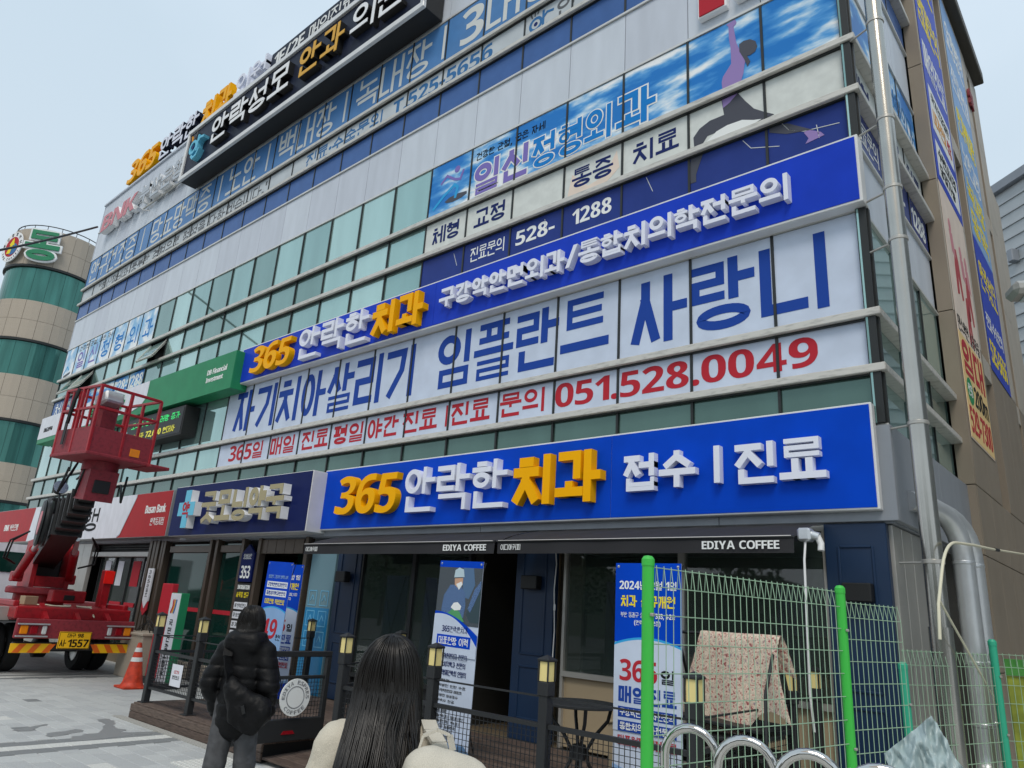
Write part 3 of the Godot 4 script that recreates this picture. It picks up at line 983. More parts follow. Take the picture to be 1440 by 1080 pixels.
func surroundings():
	# what stands across the street and is mirrored in the glass
	var h := Shape.new()
	h.smooth()
	var gx := 40
	for i in gx:
		for j in 6:
			var P := []
			for q in [[0, 0], [1, 0], [1, 1], [0, 1]]:
				var x: float = -130.0 + 260.0 * (i + q[0]) / gx
				var v := float(j + q[1]) / 6.0
				var top := 9.0 + 4.0 * sin(x * 0.06) + 2.0 * sin(x * 0.17 + 1.0)
				P.append(Vector3(x, -0.1 + top * sin(v * PI / 2), 46.0 + 26.0 * v))
			h.quad(P[1], P[0], P[3], P[2])
	struct("hill", h, M.hill)
	for i in 7:
		var x := -46.0 + 9.5 * i + rng.randf_range(-1.5, 1.5)
		tree(Vector3(x, 0, 29.0 + rng.randf_range(0, 3)), 5.5 + rng.randf() * 2.0, i, ["evergreen street tree first in the row across the road", "second evergreen street tree across the road", "third evergreen street tree across the road", "fourth evergreen street tree across the road", "fifth evergreen street tree across the road", "sixth evergreen street tree across the road", "last evergreen street tree across the road"][i])
	# pale sided building down the side street
	var t := thing("sided_building", "pale grey building with horizontal siding on the far side of the lane", "building", Vector3(10.0, 0, -7.0))
	for k in 34:
		var b := Shape.new()
		var y := 0.15 + 0.34 * k
		b.box(Vector3(0, y + 0.17, 0), Vector3(8.0, 0.335, 16.0), Basis())
		b.box(Vector3(-4.006, y + 0.02, 0), Vector3(0.03, 0.04, 16.0), Basis())
		put(t, "siding_board", b, M.siding)
	var cap := Shape.new()
	cap.cbox(Vector3(0, 11.8, 0), Vector3(8.2, 0.25, 16.2), 0.02)
	put(t, "roof_cap", cap, M.fascia)
	t = thing("gabled_building", "pale boarded building peeking out behind the beige wing at the right edge", "building", Vector3(-2.75, 0, -22.4))
	t.rotation.y = -0.665
	for k in 36:
		var b := Shape.new()
		var y := 0.5 * k
		b.box(Vector3(7.0, y + 0.25, -3.0), Vector3(14.0, 0.49, 6.0))
		b.box(Vector3(7.0, y + 0.03, 0.02), Vector3(14.0, 0.06, 0.05))
		put(t, "siding_board", b, M.siding)
	cap = Shape.new()
	cap.cbox(Vector3(7.0, 18.2, -3.0), Vector3(14.3, 0.4, 6.4), 0.03)
	put(t, "roof_cap", cap, M.fascia)
	var lamp := Shape.new()
	lamp.cbox(Vector3(0.5, 15.2, 0.15), Vector3(0.25, 0.5, 0.3), 0.03)
	put(t, "wall_box", lamp, M.fascia)

func tree(at: Vector3, h: float, n: int, label: String):
	var t := thing("street_tree", label, "tree", at, "trees across the road")
	var s := Shape.new()
	s.tube([Vector3.ZERO, Vector3(0.05, h * 0.3, 0), Vector3(0, h * 0.6, 0.05), Vector3(0.05, h * 0.9, 0)], [0.16, 0.13, 0.08, 0.02], 8)
	for k in 9:
		var a := k * 2.4 + n
		var y := h * (0.3 + 0.06 * k)
		s.tube([Vector3(0, y, 0), Vector3(cos(a) * 0.7, y + 0.5, sin(a) * 0.7), Vector3(cos(a) * 1.3, y + 0.8, sin(a) * 1.3)], [0.05, 0.03, 0.01], 5)
	put(t, "trunk", s, M.bark)
	var c := Shape.new()
	c.flat()
	for k in 900:
		var u := rng.randf()
		var y := h * (0.28 + 0.8 * u)
		var r := (1.7 * sin(PI * clampf(0.15 + u * 0.85, 0, 1)) + 0.2) * sqrt(rng.randf())
		var a := rng.randf() * TAU
		var p := Vector3(cos(a) * r, y, sin(a) * r)
		var d := Vector3(rng.randfn(), rng.randfn() * 0.5, rng.randfn()).normalized() * 0.17
		var e := d.cross(Vector3(rng.randfn(), rng.randfn(), rng.randfn()).normalized()).normalized() * 0.12
		c.tri(p - d, p + e, p + d)
		c.tri(p - d, p + d, p - e)
	put(t, "crown", c, M.leaf)
# ---------------------------------------------------------------- films stuck on the windows
const ZF := -0.088

func film(called: String, label: String, row: int, i0: int, i1: int, mat: Material) -> Node3D:
	var y0: float = ROWS[row][0]; var y1: float = ROWS[row][1]
	var t := thing(called, label, "banner", Vector3((bay_x(i0) + bay_x(i1 + 1)) / 2, y0, -0.09), "films on the window rows")
	var b := Shape.new()
	b.box(Vector3.ZERO, Vector3(BAY - 0.034, y1 - y0 - 0.012, 0.004))
	var mesh := b.done()
	for i in range(i0, i1 + 1):
		inst(t, "sheet", mesh, mat, t.transform.affine_inverse() * Transform3D(Basis(), Vector3(bay_x(i) - BAY / 2, (y0 + y1) / 2, -0.0915)))
	return t

func print_shape(parent: Node3D, called: String, flat: Array, mat: Material, z := ZF, thick := 0.003):
	var p := PackedVector2Array()
	for i in range(0, flat.size(), 2): p.append(Vector2(flat[i], flat[i + 1]))
	var s := Shape.new()
	s.prism(p, z, z + thick)
	putw(parent, called, s, mat)

func print_line(parent: Node3D, called: String, flat: Array, w: float, mat: Material, z := ZF):
	var p := PackedVector2Array()
	for i in range(0, flat.size(), 2): p.append(Vector2(flat[i], flat[i + 1]))
	var s := Shape.new()
	s.stroke(p, w, false, z, z + 0.003, Transform3D())
	putw(parent, called, s, mat)

func films():
	var D := 0.002
	# second floor: implant banner and phone row
	var t := film("window_banner", "large pale banner of blue letters across the second floor windows", 2, 0, 12, M.film_white)
	lettering(t, "lettering", "자기치아살리기", -15.12, -9.08, 5.06, 6.0, ZF, D, M.ink_blue, 0.15)
	lettering(t, "lettering", "임플란트", -8.56, -5.17, 5.06, 6.0, ZF, D, M.ink_blue, 0.15)
	lettering(t, "lettering", "사랑니", -4.83, -2.25, 5.06, 5.98, ZF, D, M.ink_blue, 0.15)
	t = film("window_banner", "pale banner with red phone number under the blue implant banner", 1, 0, 12, M.film_white)
	for a in [["365일", -15.05, -13.66], ["매일", -13.38, -12.49], ["진료", -12.26, -11.38], ["평일", -11.22, -10.32], ["야간", -10.21, -9.38], ["진료", -9.28, -8.42], ["|", -8.28, -8.14], ["진료", -8.11, -7.27], ["문의", -7.07, -6.21], ["051.528.0049", -6.03, -2.46]]:
		lettering(t, "lettering", a[0], a[1], a[2], 4.41, 4.76, ZF, D, M.ink_red, 0.14)
	# third floor
	t = film("window_banner", "blue sky banner with violet and blue clinic name and yoga figure", 6, 0, 6, M.film_sky)
	for k in 3:
		var a: Array = [["일신", -8.06, -6.80, M.ink_violet], ["정형외", -6.74, -5.2, M.ink_azure], ["과", -5.12, -4.46, M.ink_azure]][k]
		lettering(t, "white_edge", a[0], a[1], a[2], 8.50, 9.10, ZF, 0.0015, M.ink_white, 0.16, {"fat": 0.075})
		lettering(t, "lettering", a[0], a[1], a[2], 8.50, 9.10, ZF + 0.0045, 0.0012, a[3], 0.16)
	lettering(t, "lettering", "건강한 관절, 굽은 자세", -8.05, -6.5, 9.21, 9.36, ZF, D, M.ink_black, 0.12)
	print_line(t, "runner_mark", [-8.91, 9.08, -8.78, 9.19, -8.56, 9.04, -8.42, 9.0, -8.36, 9.15], 0.05, M.ink_violet)
	print_line(t, "runner_mark", [-9.06, 8.6, -8.81, 8.79, -8.56, 8.93, -8.47, 8.85, -8.51, 8.67], 0.06, M.ink_sky)
	var ring := []
	for k in 14: ring.append_array([-8.52 + 0.07 * cos(TAU * k / 14), 9.24 + 0.07 * sin(TAU * k / 14)])
	print_shape(t, "runner_mark", ring, M.ink_violet)
	print_shape(t, "runner_mark", [-8.78, 8.65, -8.66, 8.7, -8.44, 8.71, -8.23, 8.68, -8.22, 8.63, -8.35, 8.59, -8.57, 8.58, -8.73, 8.61], M.tights_print, ZF - 0.001)
	print_shape(t, "yoga_figure", [-3.25, 9.49, -3.23, 9.45, -3.23, 9.41, -3.27, 9.38, -3.24, 9.1, -3.19, 8.94, -3.15, 8.85, -3.12, 8.77, -3.14, 8.69, -3.16, 8.56, -3.21, 8.42, -3.45, 8.42, -3.46, 8.57, -3.44, 8.65, -3.36, 8.75, -3.32, 8.8, -3.32, 9.05, -3.34, 9.23, -3.34, 9.42, -3.37, 9.47, -3.3, 9.48], M.skin_print)
	print_shape(t, "yoga_figure", [-3.2, 9.05, -3.14, 9.07, -3.05, 9.05, -2.98, 8.98, -2.96, 8.89, -2.99, 8.82, -3.06, 8.8, -3.10, 8.81, -3.06, 8.7, -3.10, 8.64, -3.14, 8.78, -3.2, 8.93], M.tights_print, ZF + 0.001, 0.004)
	t = film("window_banner", "white banner row with dark navy treatment words under the sky banner", 5, 0, 6, M.film_cream)
	for a in [["체형", -9.01, -8.32], ["교정", -7.97, -7.25], ["통증", -5.90, -5.16], ["치료", -4.83, -4.10]]:
		lettering(t, "lettering", a[0], a[1], a[2], 7.84, 8.17, ZF, D, M.ink_navy, 0.13)
	print_shape(t, "yoga_figure", [-3.24, 8.29, -3.15, 8.13, -3.04, 7.96, -2.91, 7.85, -2.79, 7.76, -2.87, 7.75, -3.06, 7.75, -3.24, 7.85, -3.42, 7.83, -3.68, 7.83, -3.75, 7.74, -3.87, 7.72, -3.88, 7.89, -3.79, 7.99, -3.64, 8.05, -3.44, 8.05, -3.47, 8.29], M.tights_print)
	print_shape(t, "yoga_figure", [-3.24, 8.30, -3.46, 8.30, -3.45, 8.16, -3.36, 8.2], M.skin_print, ZF + 0.002)
	# torn strips of white film
	print_shape(t, "torn_edge", [-3.75, 7.70, -3.55, 7.84, -3.40, 7.87, -3.2, 7.86, -3.05, 7.79, -2.95, 7.76, -3.1, 7.72, -3.4, 7.71], M.ink_white, ZF + 0.004)
	print_shape(t, "worn_patch", [-5.98, 7.73, -5.9, 8.1, -5.6, 7.8, -5.3, 7.85, -5.1, 8.2, -5.05, 7.9, -5.25, 7.75, -5.6, 7.72], M.ink_beige, ZF - 0.0015)
	t = film("window_banner", "navy banner row with white phone number above the upper blue sign", 4, 0, 6, M.film_navy)
	for a in [["진료문의", -7.99, -7.22], ["528-", -6.98, -6.20], ["1288", -5.87, -5.17]]:
		lettering(t, "lettering", a[0], a[1], a[2], 7.21, 7.47, ZF, D, M.ink_white, 0.12)
	print_shape(t, "yoga_figure", [-2.86, 7.59, -2.64, 7.56, -2.35, 7.34, -2.65, 7.41, -2.86, 7.52], M.tights_print)
	print_shape(t, "yoga_figure", [-2.40, 7.36, -2.26, 7.27, -2.22, 7.21, -2.44, 7.18, -2.40, 7.24, -2.45, 7.34], M.skin_print)
	print_shape(t, "yoga_figure", [-3.92, 7.58, -3.75, 7.58, -3.85, 7.31, -3.85, 7.2, -3.93, 7.2, -3.94, 7.42], M.tights_print)
	for c in [[-3.2, 7.55, -3.1, 7.4, -2.75, 7.28], [-2.7, 7.58, -2.62, 7.45, -2.45, 7.36, -2.05, 7.3], [-2.3, 7.38, -2.28, 7.2], [-4.6, 7.55, -4.5, 7.3], [-6.4, 7.5, -6.35, 7.3], [-8.4, 7.5, -8.3, 7.25]]:
		print_line(t, "tear", c, 0.008, M.ink_offwhite)
	# third floor, far end
	t = film("window_banner", "pale sky banner with clinic name at the far end above the lift", 6, 18, 24, M.film_sky_pale)
	for k in 6:
		var xm := bay_x(23 - k) - BAY / 2
		lettering(t, "lettering", "일신정형외과"[k], xm - 0.3, xm + 0.34, 8.62, 9.2, ZF, D, [M.ink_violet, M.ink_violet, M.ink_azure, M.ink_azure, M.ink_azure, M.ink_azure][k], 0.10)
	lettering(t, "lettering", "건강한 관절, 굽은 자세", bay_x(24) + 0.2, bay_x(21), 9.25, 9.42, ZF, D, M.ink_grey, 0.10)
	print_line(t, "runner_mark", [bay_x(25) + 0.15, 8.6, bay_x(25) + 0.4, 8.85, bay_x(25) + 0.6, 8.7], 0.05, M.ink_sky)
	print_line(t, "runner_mark", [bay_x(25) + 0.25, 8.5, bay_x(25) + 0.75, 8.56], 0.09, M.tights_print)
	t = film("window_banner", "light blue strip with white phone number behind the lift basket", 4, 18, 21, M.film_sky)
	lettering(t, "lettering", "528-1288", -22.9, -20.85, 7.12, 7.5, ZF, D, M.ink_white, 0.12)
	t = film("window_banner", "short slate strip with white words at the far end of the third floor", 4, 23, 24, M.film_slate)
	lettering(t, "lettering", "체형", -27.9, -26.4, 7.1, 7.5, ZF, D, M.ink_white, 0.12)
	# top floor
	t = film("window_banner", "blue banner row listing eye diseases in pale letters on top floor", 10, 0, 24, M.film_blue)
	for a in [["안구건조증", -27.9, -24.0], ["|", -23.62, -23.28], ["당뇨망막증", -22.8, -18.9], ["|", -18.5, -18.2], ["노안", -17.96, -16.31], ["|", -16.0, -15.72], ["백내장", -15.36, -12.94], ["|", -12.7, -12.42], ["녹내장", -12.14, -9.67], ["|", -9.43, -9.15], ["3내장", -8.81, -6.3], ["안과", -5.4, -3.2]]:
		lettering(t, "lettering", a[0], a[1], a[2], 12.06, 12.92, ZF, D, M.ink_offwhite, 0.105)
	t = film("window_banner", "pale grey banner row with small dark slogan and blue phone number", 9, 0, 24, M.film_pale)
	lettering(t, "lettering", "\"최신장비와 풍부한 경험으로 정성을 다하겠습니다.\"", -26.6, -15.5, 11.38, 11.7, ZF, D, M.ink_grey, 0.11)
	lettering(t, "lettering", "진료·수술문의", -13.9, -11.05, 11.36, 11.72, ZF, D, M.ink_steel, 0.12)
	lettering(t, "lettering", "T.525-5656", -10.71, -7.88, 11.36, 11.72, ZF, D, M.ink_steel, 0.12)
	eye_mark(t, Vector3(-6.78, 11.53, ZF), 0.62, 0.002)
	lettering(t, "lettering", "안락성모안과", -6.4, -3.0, 11.36, 11.72, ZF, D, M.ink_grey, 0.12)
	film("window_banner", "plain slate blue film row above the grey panels on top floor", 8, 0, 24, M.film_slate)
	# films on the return round the corner
	var side := [[6, M.film_sky, "sky blue film on the narrow side windows by the steel pipe"], [5, M.film_cream, "white film with navy words on the side windows by the pipe"], [4, M.film_navy, "navy film with white phone number on the side windows"], [8, M.film_slate, "slate film with white number high on the side windows"], [10, M.film_blue, "blue film on the uppermost side windows"], [9, M.film_pale, "pale film strip on the uppermost side windows"]]
	var sx := Transform3D(Basis(Vector3(0, 0, -1), Vector3.UP, Vector3(1, 0, 0)), Vector3(-1.905, 0, 0))
	for a in side:
		var y0: float = ROWS[a[0]][0]; var y1: float = ROWS[a[0]][1]
		var o := thing("side_banner", a[2], "banner", Vector3(-1.91, y0, -1.8), "films on the side windows")
		for z in [[-0.12, -1.265], [-1.295, -2.535], [-2.565, -3.53]]:
			var b := Shape.new()
			b.bx(-1.914, -1.910, y0 + 0.006, y1 - 0.006, z[1], z[0])
			putw(o, "sheet", b, a[1])
		var words := {6: [["일신정형외과", 1.4, 3.4, M.ink_steel]], 5: [["체형", 0.2, 0.95, M.ink_navy], ["교정", 1.45, 2.3, M.ink_navy], ["치료", 2.65, 3.4, M.ink_navy]], 4: [["진료문의", 0.2, 1.1, M.ink_white], ["528-", 1.4, 2.3, M.ink_white], ["1288", 2.65, 3.4, M.ink_white]], 9: [["진료안과의원", 0.5, 3.2, M.ink_grey]], 10: [["녹내장", 0.6, 3.3, M.ink_offwhite]]}
		for q in words.get(a[0], []):
			var hh: float = minf(0.5, (y1 - y0) * 0.55)
			lettering(o, "lettering", q[0], q[1], q[2], (y0 + y1) / 2 - hh / 2, (y0 + y1) / 2 + hh / 2, -0.003, D, q[3], 0.12, {"xf": sx})

func eye_mark(t: Node3D, at: Vector3, s: float, deep: float, standing := false):
	# the round eye with lashes and a hooked tail used by the eye clinic
	var xf := Transform3D(Basis(), at)
	var a: Material = M.letter_cyan if standing else M.ink_steel
	var ringp := PackedVector2Array()
	for k in 20: ringp.append(Vector2(-0.12 + 0.2 * cos(TAU * k / 20), -0.02 + 0.2 * sin(TAU * k / 20)) * s)
	var sh := Shape.new()
	sh.stroke(ringp, 0.09 * s, true, 0, deep, xf)
	putw(t, "eye_ring", sh, a)
	sh = Shape.new()
	sh.stroke(PackedVector2Array([Vector2(0.15, 0.28) * s, Vector2(0.15, -0.2) * s]), 0.08 * s, false, 0, deep + 0.0004, xf)
	sh.stroke(PackedVector2Array([Vector2(0.15, 0.06) * s, Vector2(0.28, 0.18) * s, Vector2(0.48, 0.14) * s]), 0.08 * s, false, 0, deep + 0.0008, xf)
	putw(t, "eye_stem", sh, a)
	sh = Shape.new()
	sh.stroke(PackedVector2Array([Vector2(-0.12, -0.34) * s, Vector2(0.0, -0.45) * s, Vector2(0.2, -0.40) * s, Vector2(0.3, -0.24) * s]), 0.08 * s, false, 0, deep + 0.0012, xf)
	putw(t, "eye_curve", sh, a)
	sh = Shape.new()
	var dot := PackedVector2Array()
	for k in 12: dot.append(Vector2(-0.12 + 0.07 * cos(TAU * k / 12), -0.02 + 0.07 * sin(TAU * k / 12)) * s)
	sh.prism(dot, 0, deep, xf)
	putw(t, "pupil", sh, M.ink_navy)
	for k in 3:
		sh = Shape.new()
		sh.stroke(PackedVector2Array([Vector2(-0.26 + 0.1 * k, 0.26 + 0.03 * k) * s, Vector2(-0.32 + 0.16 * k, 0.42 + 0.02 * k) * s]), 0.05 * s, false, 0, deep, xf)
		putw(t, "lash", sh, M.ink_orange if standing and k == 0 else M.ink_grey)

# ---------------------------------------------------------------- box signs
func board(t: Node3D, x0: float, x1: float, y0: float, y1: float, z0: float, z1: float, face: Material, frame: Material, rim := 0.03, splits := []):
	var b := Shape.new()
	b.cbox(Vector3((x0 + x1) / 2, (y0 + y1) / 2, (z0 + z1) / 2 - 0.006), Vector3(x1 - x0, y1 - y0, z1 - z0), 0.008)
	putw(t, "casing", b, frame)
	var xs := [x0 + rim] + splits + [x1 - rim]
	for i in xs.size() - 1:
		b = Shape.new()
		b.bx(xs[i] + (0.003 if i else 0.0), xs[i + 1] - (0.003 if i < xs.size() - 2 else 0.0), y0 + rim, y1 - rim, z1 - 0.02, z1 + 0.002)
		putw(t, "face_panel", b, face)

func box_signs():
	var each := {"each": true}
	var t := thing("shop_sign", "wide blue sign with yellow and white raised letters above the cafe awnings", "sign", Vector3(-6.5, 2.83, 0.05))
	board(t, -11.02, -1.93, 2.83, 3.885, -0.005, 0.1, M.sign_blue, M.frame_white, 0.022, [-4.95])
	lettering(t, "letter", "365", -10.45, -8.9, 3.05, 3.70, 0.102, 0.12, M.letter_yellow, 0.16, {"each": true, "slant": 0.12})
	lettering(t, "letter", "안락한", -8.68, -6.56, 3.04, 3.71, 0.102, 0.12, M.letter_white, 0.10, each)
	lettering(t, "letter", "치과", -6.46, -5.03, 3.05, 3.69, 0.102, 0.12, M.letter_yellow, 0.175, each)
	lettering(t, "letter", "접수", -4.72, -3.78, 3.14, 3.57, 0.102, 0.09, M.letter_white, 0.15, each)
	lettering(t, "letter", "|", -3.62, -3.42, 3.18, 3.57, 0.102, 0.09, M.letter_white, 0.22, each)
	lettering(t, "letter", "진료", -3.32, -2.37, 3.14, 3.57, 0.102, 0.09, M.letter_white, 0.145, each)
	t = thing("shop_sign", "long upper blue sign with yellow numbers and small white raised letters", "sign", Vector3(-8.4, 6.11, 0.05))
	board(t, -14.9, -1.83, 6.11, 6.95, -0.07, 0.1, M.sign_royal, M.frame_white, 0.03, [-8.55])
	lettering(t, "letter", "365", -14.22, -12.72, 6.20, 6.80, 0.102, 0.13, M.letter_yellow, 0.16, {"each": true, "slant": 0.12})
	lettering(t, "letter", "안락한", -12.4, -10.15, 6.19, 6.82, 0.102, 0.13, M.letter_white, 0.10, each)
	lettering(t, "letter", "치과", -10.07, -8.7, 6.20, 6.80, 0.102, 0.13, M.letter_yellow, 0.175, each)
	lettering(t, "letter", "구강악안면외과/통합치의학전문의", -8.32, -2.56, 6.34, 6.68, 0.102, 0.11, M.letter_white, 0.15, each)
	# pharmacy
	t = thing("shop_sign", "navy pharmacy sign with khaki letters and a pale blue cross", "sign", Vector3(-13.5, 2.78, 0.2))
	board(t, -16.15, -10.95, 2.78, 3.84, 0.0, 0.4, M.sign_navy, M.frame_white, 0.012)
	lettering(t, "letter_side", "굿모닝약국", -14.5, -11.5, 3.0, 3.62, 0.402, 0.16, M.letter_side, 0.160, {"each": true})
	lettering(t, "letter_front", "굿모닝약국", -14.5, -11.5, 3.0, 3.62, 0.563, 0.008, M.letter_khaki, 0.165, {"each": true})
	var cr := PackedVector2Array()
	for p in [[-0.12, -0.39], [0.12, -0.39], [0.12, -0.14], [0.35, -0.14], [0.35, 0.14], [0.12, 0.14], [0.12, 0.39], [-0.12, 0.39], [-0.12, 0.14], [-0.35, 0.14], [-0.35, -0.14], [-0.12, -0.14]]:
		cr.append(Vector2(p[0] - 15.17, p[1] + 3.31))
	var s := Shape.new(); s.prism(cr, 0.402, 0.56)
	putw(t, "cross_side", s, M.letter_side)
	s = Shape.new(); s.prism(cr, 0.5605, 0.568)
	putw(t, "cross", s, M.letter_cyan)
	lettering(t, "cross_mark", "약", -15.33, -15.02, 3.12, 3.46, 0.568, 0.006, M.ink_red, 0.13)
	# bank
	t = thing("shop_sign", "red and white bank sign over the bank entrance behind the lift truck", "sign", Vector3(-23, 2.78, 0.2))
	board(t, -30.2, -16.42, 2.79, 3.82, -0.02, 0.35, M.sign_red, M.frame_silver, 0.012, [-26.4])
	s = Shape.new()
	s.prism(PackedVector2Array([Vector2(-25.8, 2.80), Vector2(-19.05, 2.80), Vector2(-18.9, 2.86), Vector2(-18.35, 3.72), Vector2(-18.35, 3.81), Vector2(-25.6, 3.81)]), 0.352, 0.356)
	putw(t, "white_panel", s, M.sign_white)
	s = Shape.new()
	s.stroke(PackedVector2Array([Vector2(-19.02, 2.83), Vector2(-18.88, 2.88), Vector2(-18.32, 3.74), Vector2(-18.31, 3.80)]), 0.03, false, 0.356, 0.359, Transform3D())
	putw(t, "edge_line", s, M.frame_silver)
	lettering(t, "lettering", "Busan Bank", -17.68, -16.62, 3.33, 3.52, 0.354, 0.006, M.ink_white, 0.14)
	lettering(t, "lettering", "안락동지점", -17.3, -16.6, 3.05, 3.22, 0.354, 0.004, M.ink_white, 0.10)
	lettering(t, "lettering", "부산은행", -24.4, -20.4, 3.0, 3.58, 0.358, 0.006, M.ink_black, 0.10)
	lettering(t, "lettering", "BNK 부산은행", -28.3, -26.9, 3.15, 3.35, 0.354, 0.006, M.ink_white, 0.10)
	# securities firm
	t = thing("shop_sign", "green and white sign board of the investment firm behind the lift basket", "sign", Vector3(-21, 5.97, 0.15))
	board(t, -27.5, -14.78, 5.97, 6.85, -0.07, 0.3, M.sign_green, M.sign_green, 0.004)
	s = Shape.new()
	s.prism(PackedVector2Array([Vector2(-27.48, 6.12), Vector2(-20.0, 6.12), Vector2(-19.5, 6.2), Vector2(-19.22, 6.4), Vector2(-19.22, 6.84), Vector2(-27.48, 6.84)]), 0.302, 0.312)
	putw(t, "white_panel", s, M.sign_white)
	lettering(t, "lettering", "DB Financial", -16.0, -15.1, 6.44, 6.57, 0.303, 0.006, M.ink_white, 0.1)
	lettering(t, "lettering", "Investment", -16.0, -15.22, 6.26, 6.38, 0.303, 0.006, M.ink_white, 0.1)
	lettering(t, "letter", "금융투자", -23.0, -20.6, 6.3, 6.68, 0.312, 0.08, M.ink_green, 0.17, each)
	lettering(t, "lettering", "DB금융투자", -27.0, -26.2, 6.32, 6.46, 0.313, 0.006, M.ink_black, 0.12)
	t = thing("led_board", "black scrolling display board under the green sign", "display", Vector3(-18.4, 5.15, 0.2))
	board(t, -20.06, -16.86, 5.16, 5.88, -0.08, 0.28, M.black, M.dark, 0.05)
	mk("led_green", rgb("3fe07a"), 0.5); M.led_green.emission_enabled = true; M.led_green.emission = rgb("2fd06a"); M.led_green.emission_energy_multiplier = 0.5
	mk("led_amber", rgb("d6d24a"), 0.5); M.led_amber.emission_enabled = true; M.led_amber.emission = rgb("c8c040"); M.led_amber.emission_energy_multiplier = 0.4
	lettering(t, "lettering", "코스닥 상승 거래량 증가", -19.8, -17.05, 5.59, 5.75, 0.284, 0.004, M.led_green, 0.09)
	lettering(t, "lettering", "삼성전자 72,600 현대차", -19.8, -17.2, 5.28, 5.44, 0.284, 0.004, M.led_amber, 0.09)

func roof_signs():
	var each := {"each": true}
	var t := thing("roof_sign", "dark framed sign box of the eye clinic near the roof edge", "sign", Vector3(-14.7, 13.1, 0.2))
	board(t, -20.05, -9.42, 13.08, 14.75, -0.07, 0.4, M.sign_dark, M.dark, 0.10)
	var f := Shape.new()
	f.cbox(Vector3(-14.73, 13.12, 0.42), Vector3(10.66, 0.14, 0.08), 0.01)
	f.cbox(Vector3(-14.73, 14.70, 0.42), Vector3(10.66, 0.14, 0.08), 0.01)
	f.cbox(Vector3(-20.0, 13.91, 0.418), Vector3(0.12, 1.44, 0.07), 0.01)
	f.cbox(Vector3(-9.46, 13.91, 0.418), Vector3(0.12, 1.44, 0.07), 0.01)
	putw(t, "frame", f, M.frame_white)
	for q in [["안락성모", -18.15, -14.22, M.letter_side], ["안과", -13.83, -12.02, M.letter_gold], ["의원", -11.78, -9.95, M.letter_side]]:
		lettering(t, "letter_body", q[0], q[1], q[2], 13.46, 14.26, 0.402, 0.15, M.black, 0.115, each)
		lettering(t, "letter_front", q[0], q[1], q[2], 13.46, 14.26, 0.555, 0.01, q[3], 0.118, each)
	eye_mark(t, Vector3(-19.1, 13.85, 0.402), 0.95, 0.16, true)
	t = thing("wall_letters", "pink white and grey raised bank letters high on the far grey wall", "sign", Vector3(-24, 13.75, 0.1))
	lettering(t, "letter_side", "BNK", -27.2, -24.3, 13.80, 14.48, -0.07, 0.2, M.letter_side, 0.15, {"each": true, "slant": 0.1})
	lettering(t, "letter_front", "BNK", -27.2, -24.3, 13.80, 14.48, 0.135, 0.01, M.letter_pink, 0.15, {"each": true, "slant": 0.1})
	lettering(t, "letter_side", "부산은행", -23.95, -20.75, 13.78, 14.50, -0.07, 0.2, M.letter_side, 0.13, each)
	lettering(t, "letter_front", "부산은행", -23.95, -20.75, 13.78, 14.50, 0.135, 0.01, M.frame_silver, 0.13, each)
	var r := Shape.new()
	r.cbox(Vector3(-22.3, 13.72, -0.02), Vector3(3.6, 0.05, 0.05), 0.006)
	putw(t, "carrier_rail", r, M.ledge)
	t = thing("roof_letters", "yellow and white raised letters standing along the roof edge", "sign", Vector3(-21.5, 15.43, -0.2))
	lettering(t, "letter", "365", -26.3, -24.0, 15.52, 16.45, -0.25, 0.22, M.letter_yellow, 0.16, {"each": true, "slant": 0.12})
	lettering(t, "letter_body", "안락한", -23.7, -20.95, 15.52, 16.40, -0.25, 0.2, M.sign_dark, 0.11, each)
	lettering(t, "letter_front", "안락한", -23.7, -20.95, 15.52, 16.40, -0.045, 0.012, M.letter_white, 0.112, each)
	lettering(t, "letter", "치과", -20.7, -18.85, 15.52, 16.40, -0.25, 0.22, M.letter_yellow, 0.17, each)
	lettering(t, "letter", "의원", -18.7, -17.0, 15.52, 16.40, -0.25, 0.2, M.letter_white, 0.12, each)
	r = Shape.new()
	r.cbox(Vector3(-21.7, 15.47, -0.16), Vector3(9.6, 0.05, 0.12), 0.006)
	for k in 12: r.rod(Vector3(-26.3 + 0.84 * k, 15.44, -0.3), Vector3(-26.3 + 0.84 * k, 16.1, -0.3), 0.02, 6)
	putw(t, "carrier_rail", r, M.iron)
	t = thing("roof_sign", "slate panel with white floor and hours lettering on the roof edge", "sign", Vector3(-12, 15.43, -0.2))
	board(t, -16.9, -5.0, 15.62, 16.35, -0.35, -0.15, M.sign_dark, M.frame_silver, 0.02)
	lettering(t, "lettering", "1F/2F 매일진료 | 야간진료", -16.7, -10.6, 15.76, 16.22, -0.148, 0.01, M.ink_white, 0.10)
	r = Shape.new()
	r.bx(-16.9, -5.0, 15.43, 15.62, -0.3, -0.2)
	putw(t, "base_rail", r, M.film_slate)
	# red number plates of a sign on the grey panels above the sky banner
	t = thing("wall_letters", "red raised letters with white edges cut off at the top edge", "sign", Vector3(-3.2, 9.7, 0))
	for q in [[-3.72, -3.35], [-3.18, -2.80], [-2.62, -2.3]]:
		var b := Shape.new(); b.cbox(Vector3((q[0] + q[1]) / 2, 10.02, -0.05), Vector3(q[1] - q[0] + 0.05, 0.62, 0.1), 0.01)
		putw(t, "letter_side", b, M.letter_side)
		b = Shape.new(); b.cbox(Vector3((q[0] + q[1]) / 2, 10.02, 0.004), Vector3(q[1] - q[0], 0.57, 0.02), 0.004)
		putw(t, "letter_front", b, M.ink_red)
	side_banners()

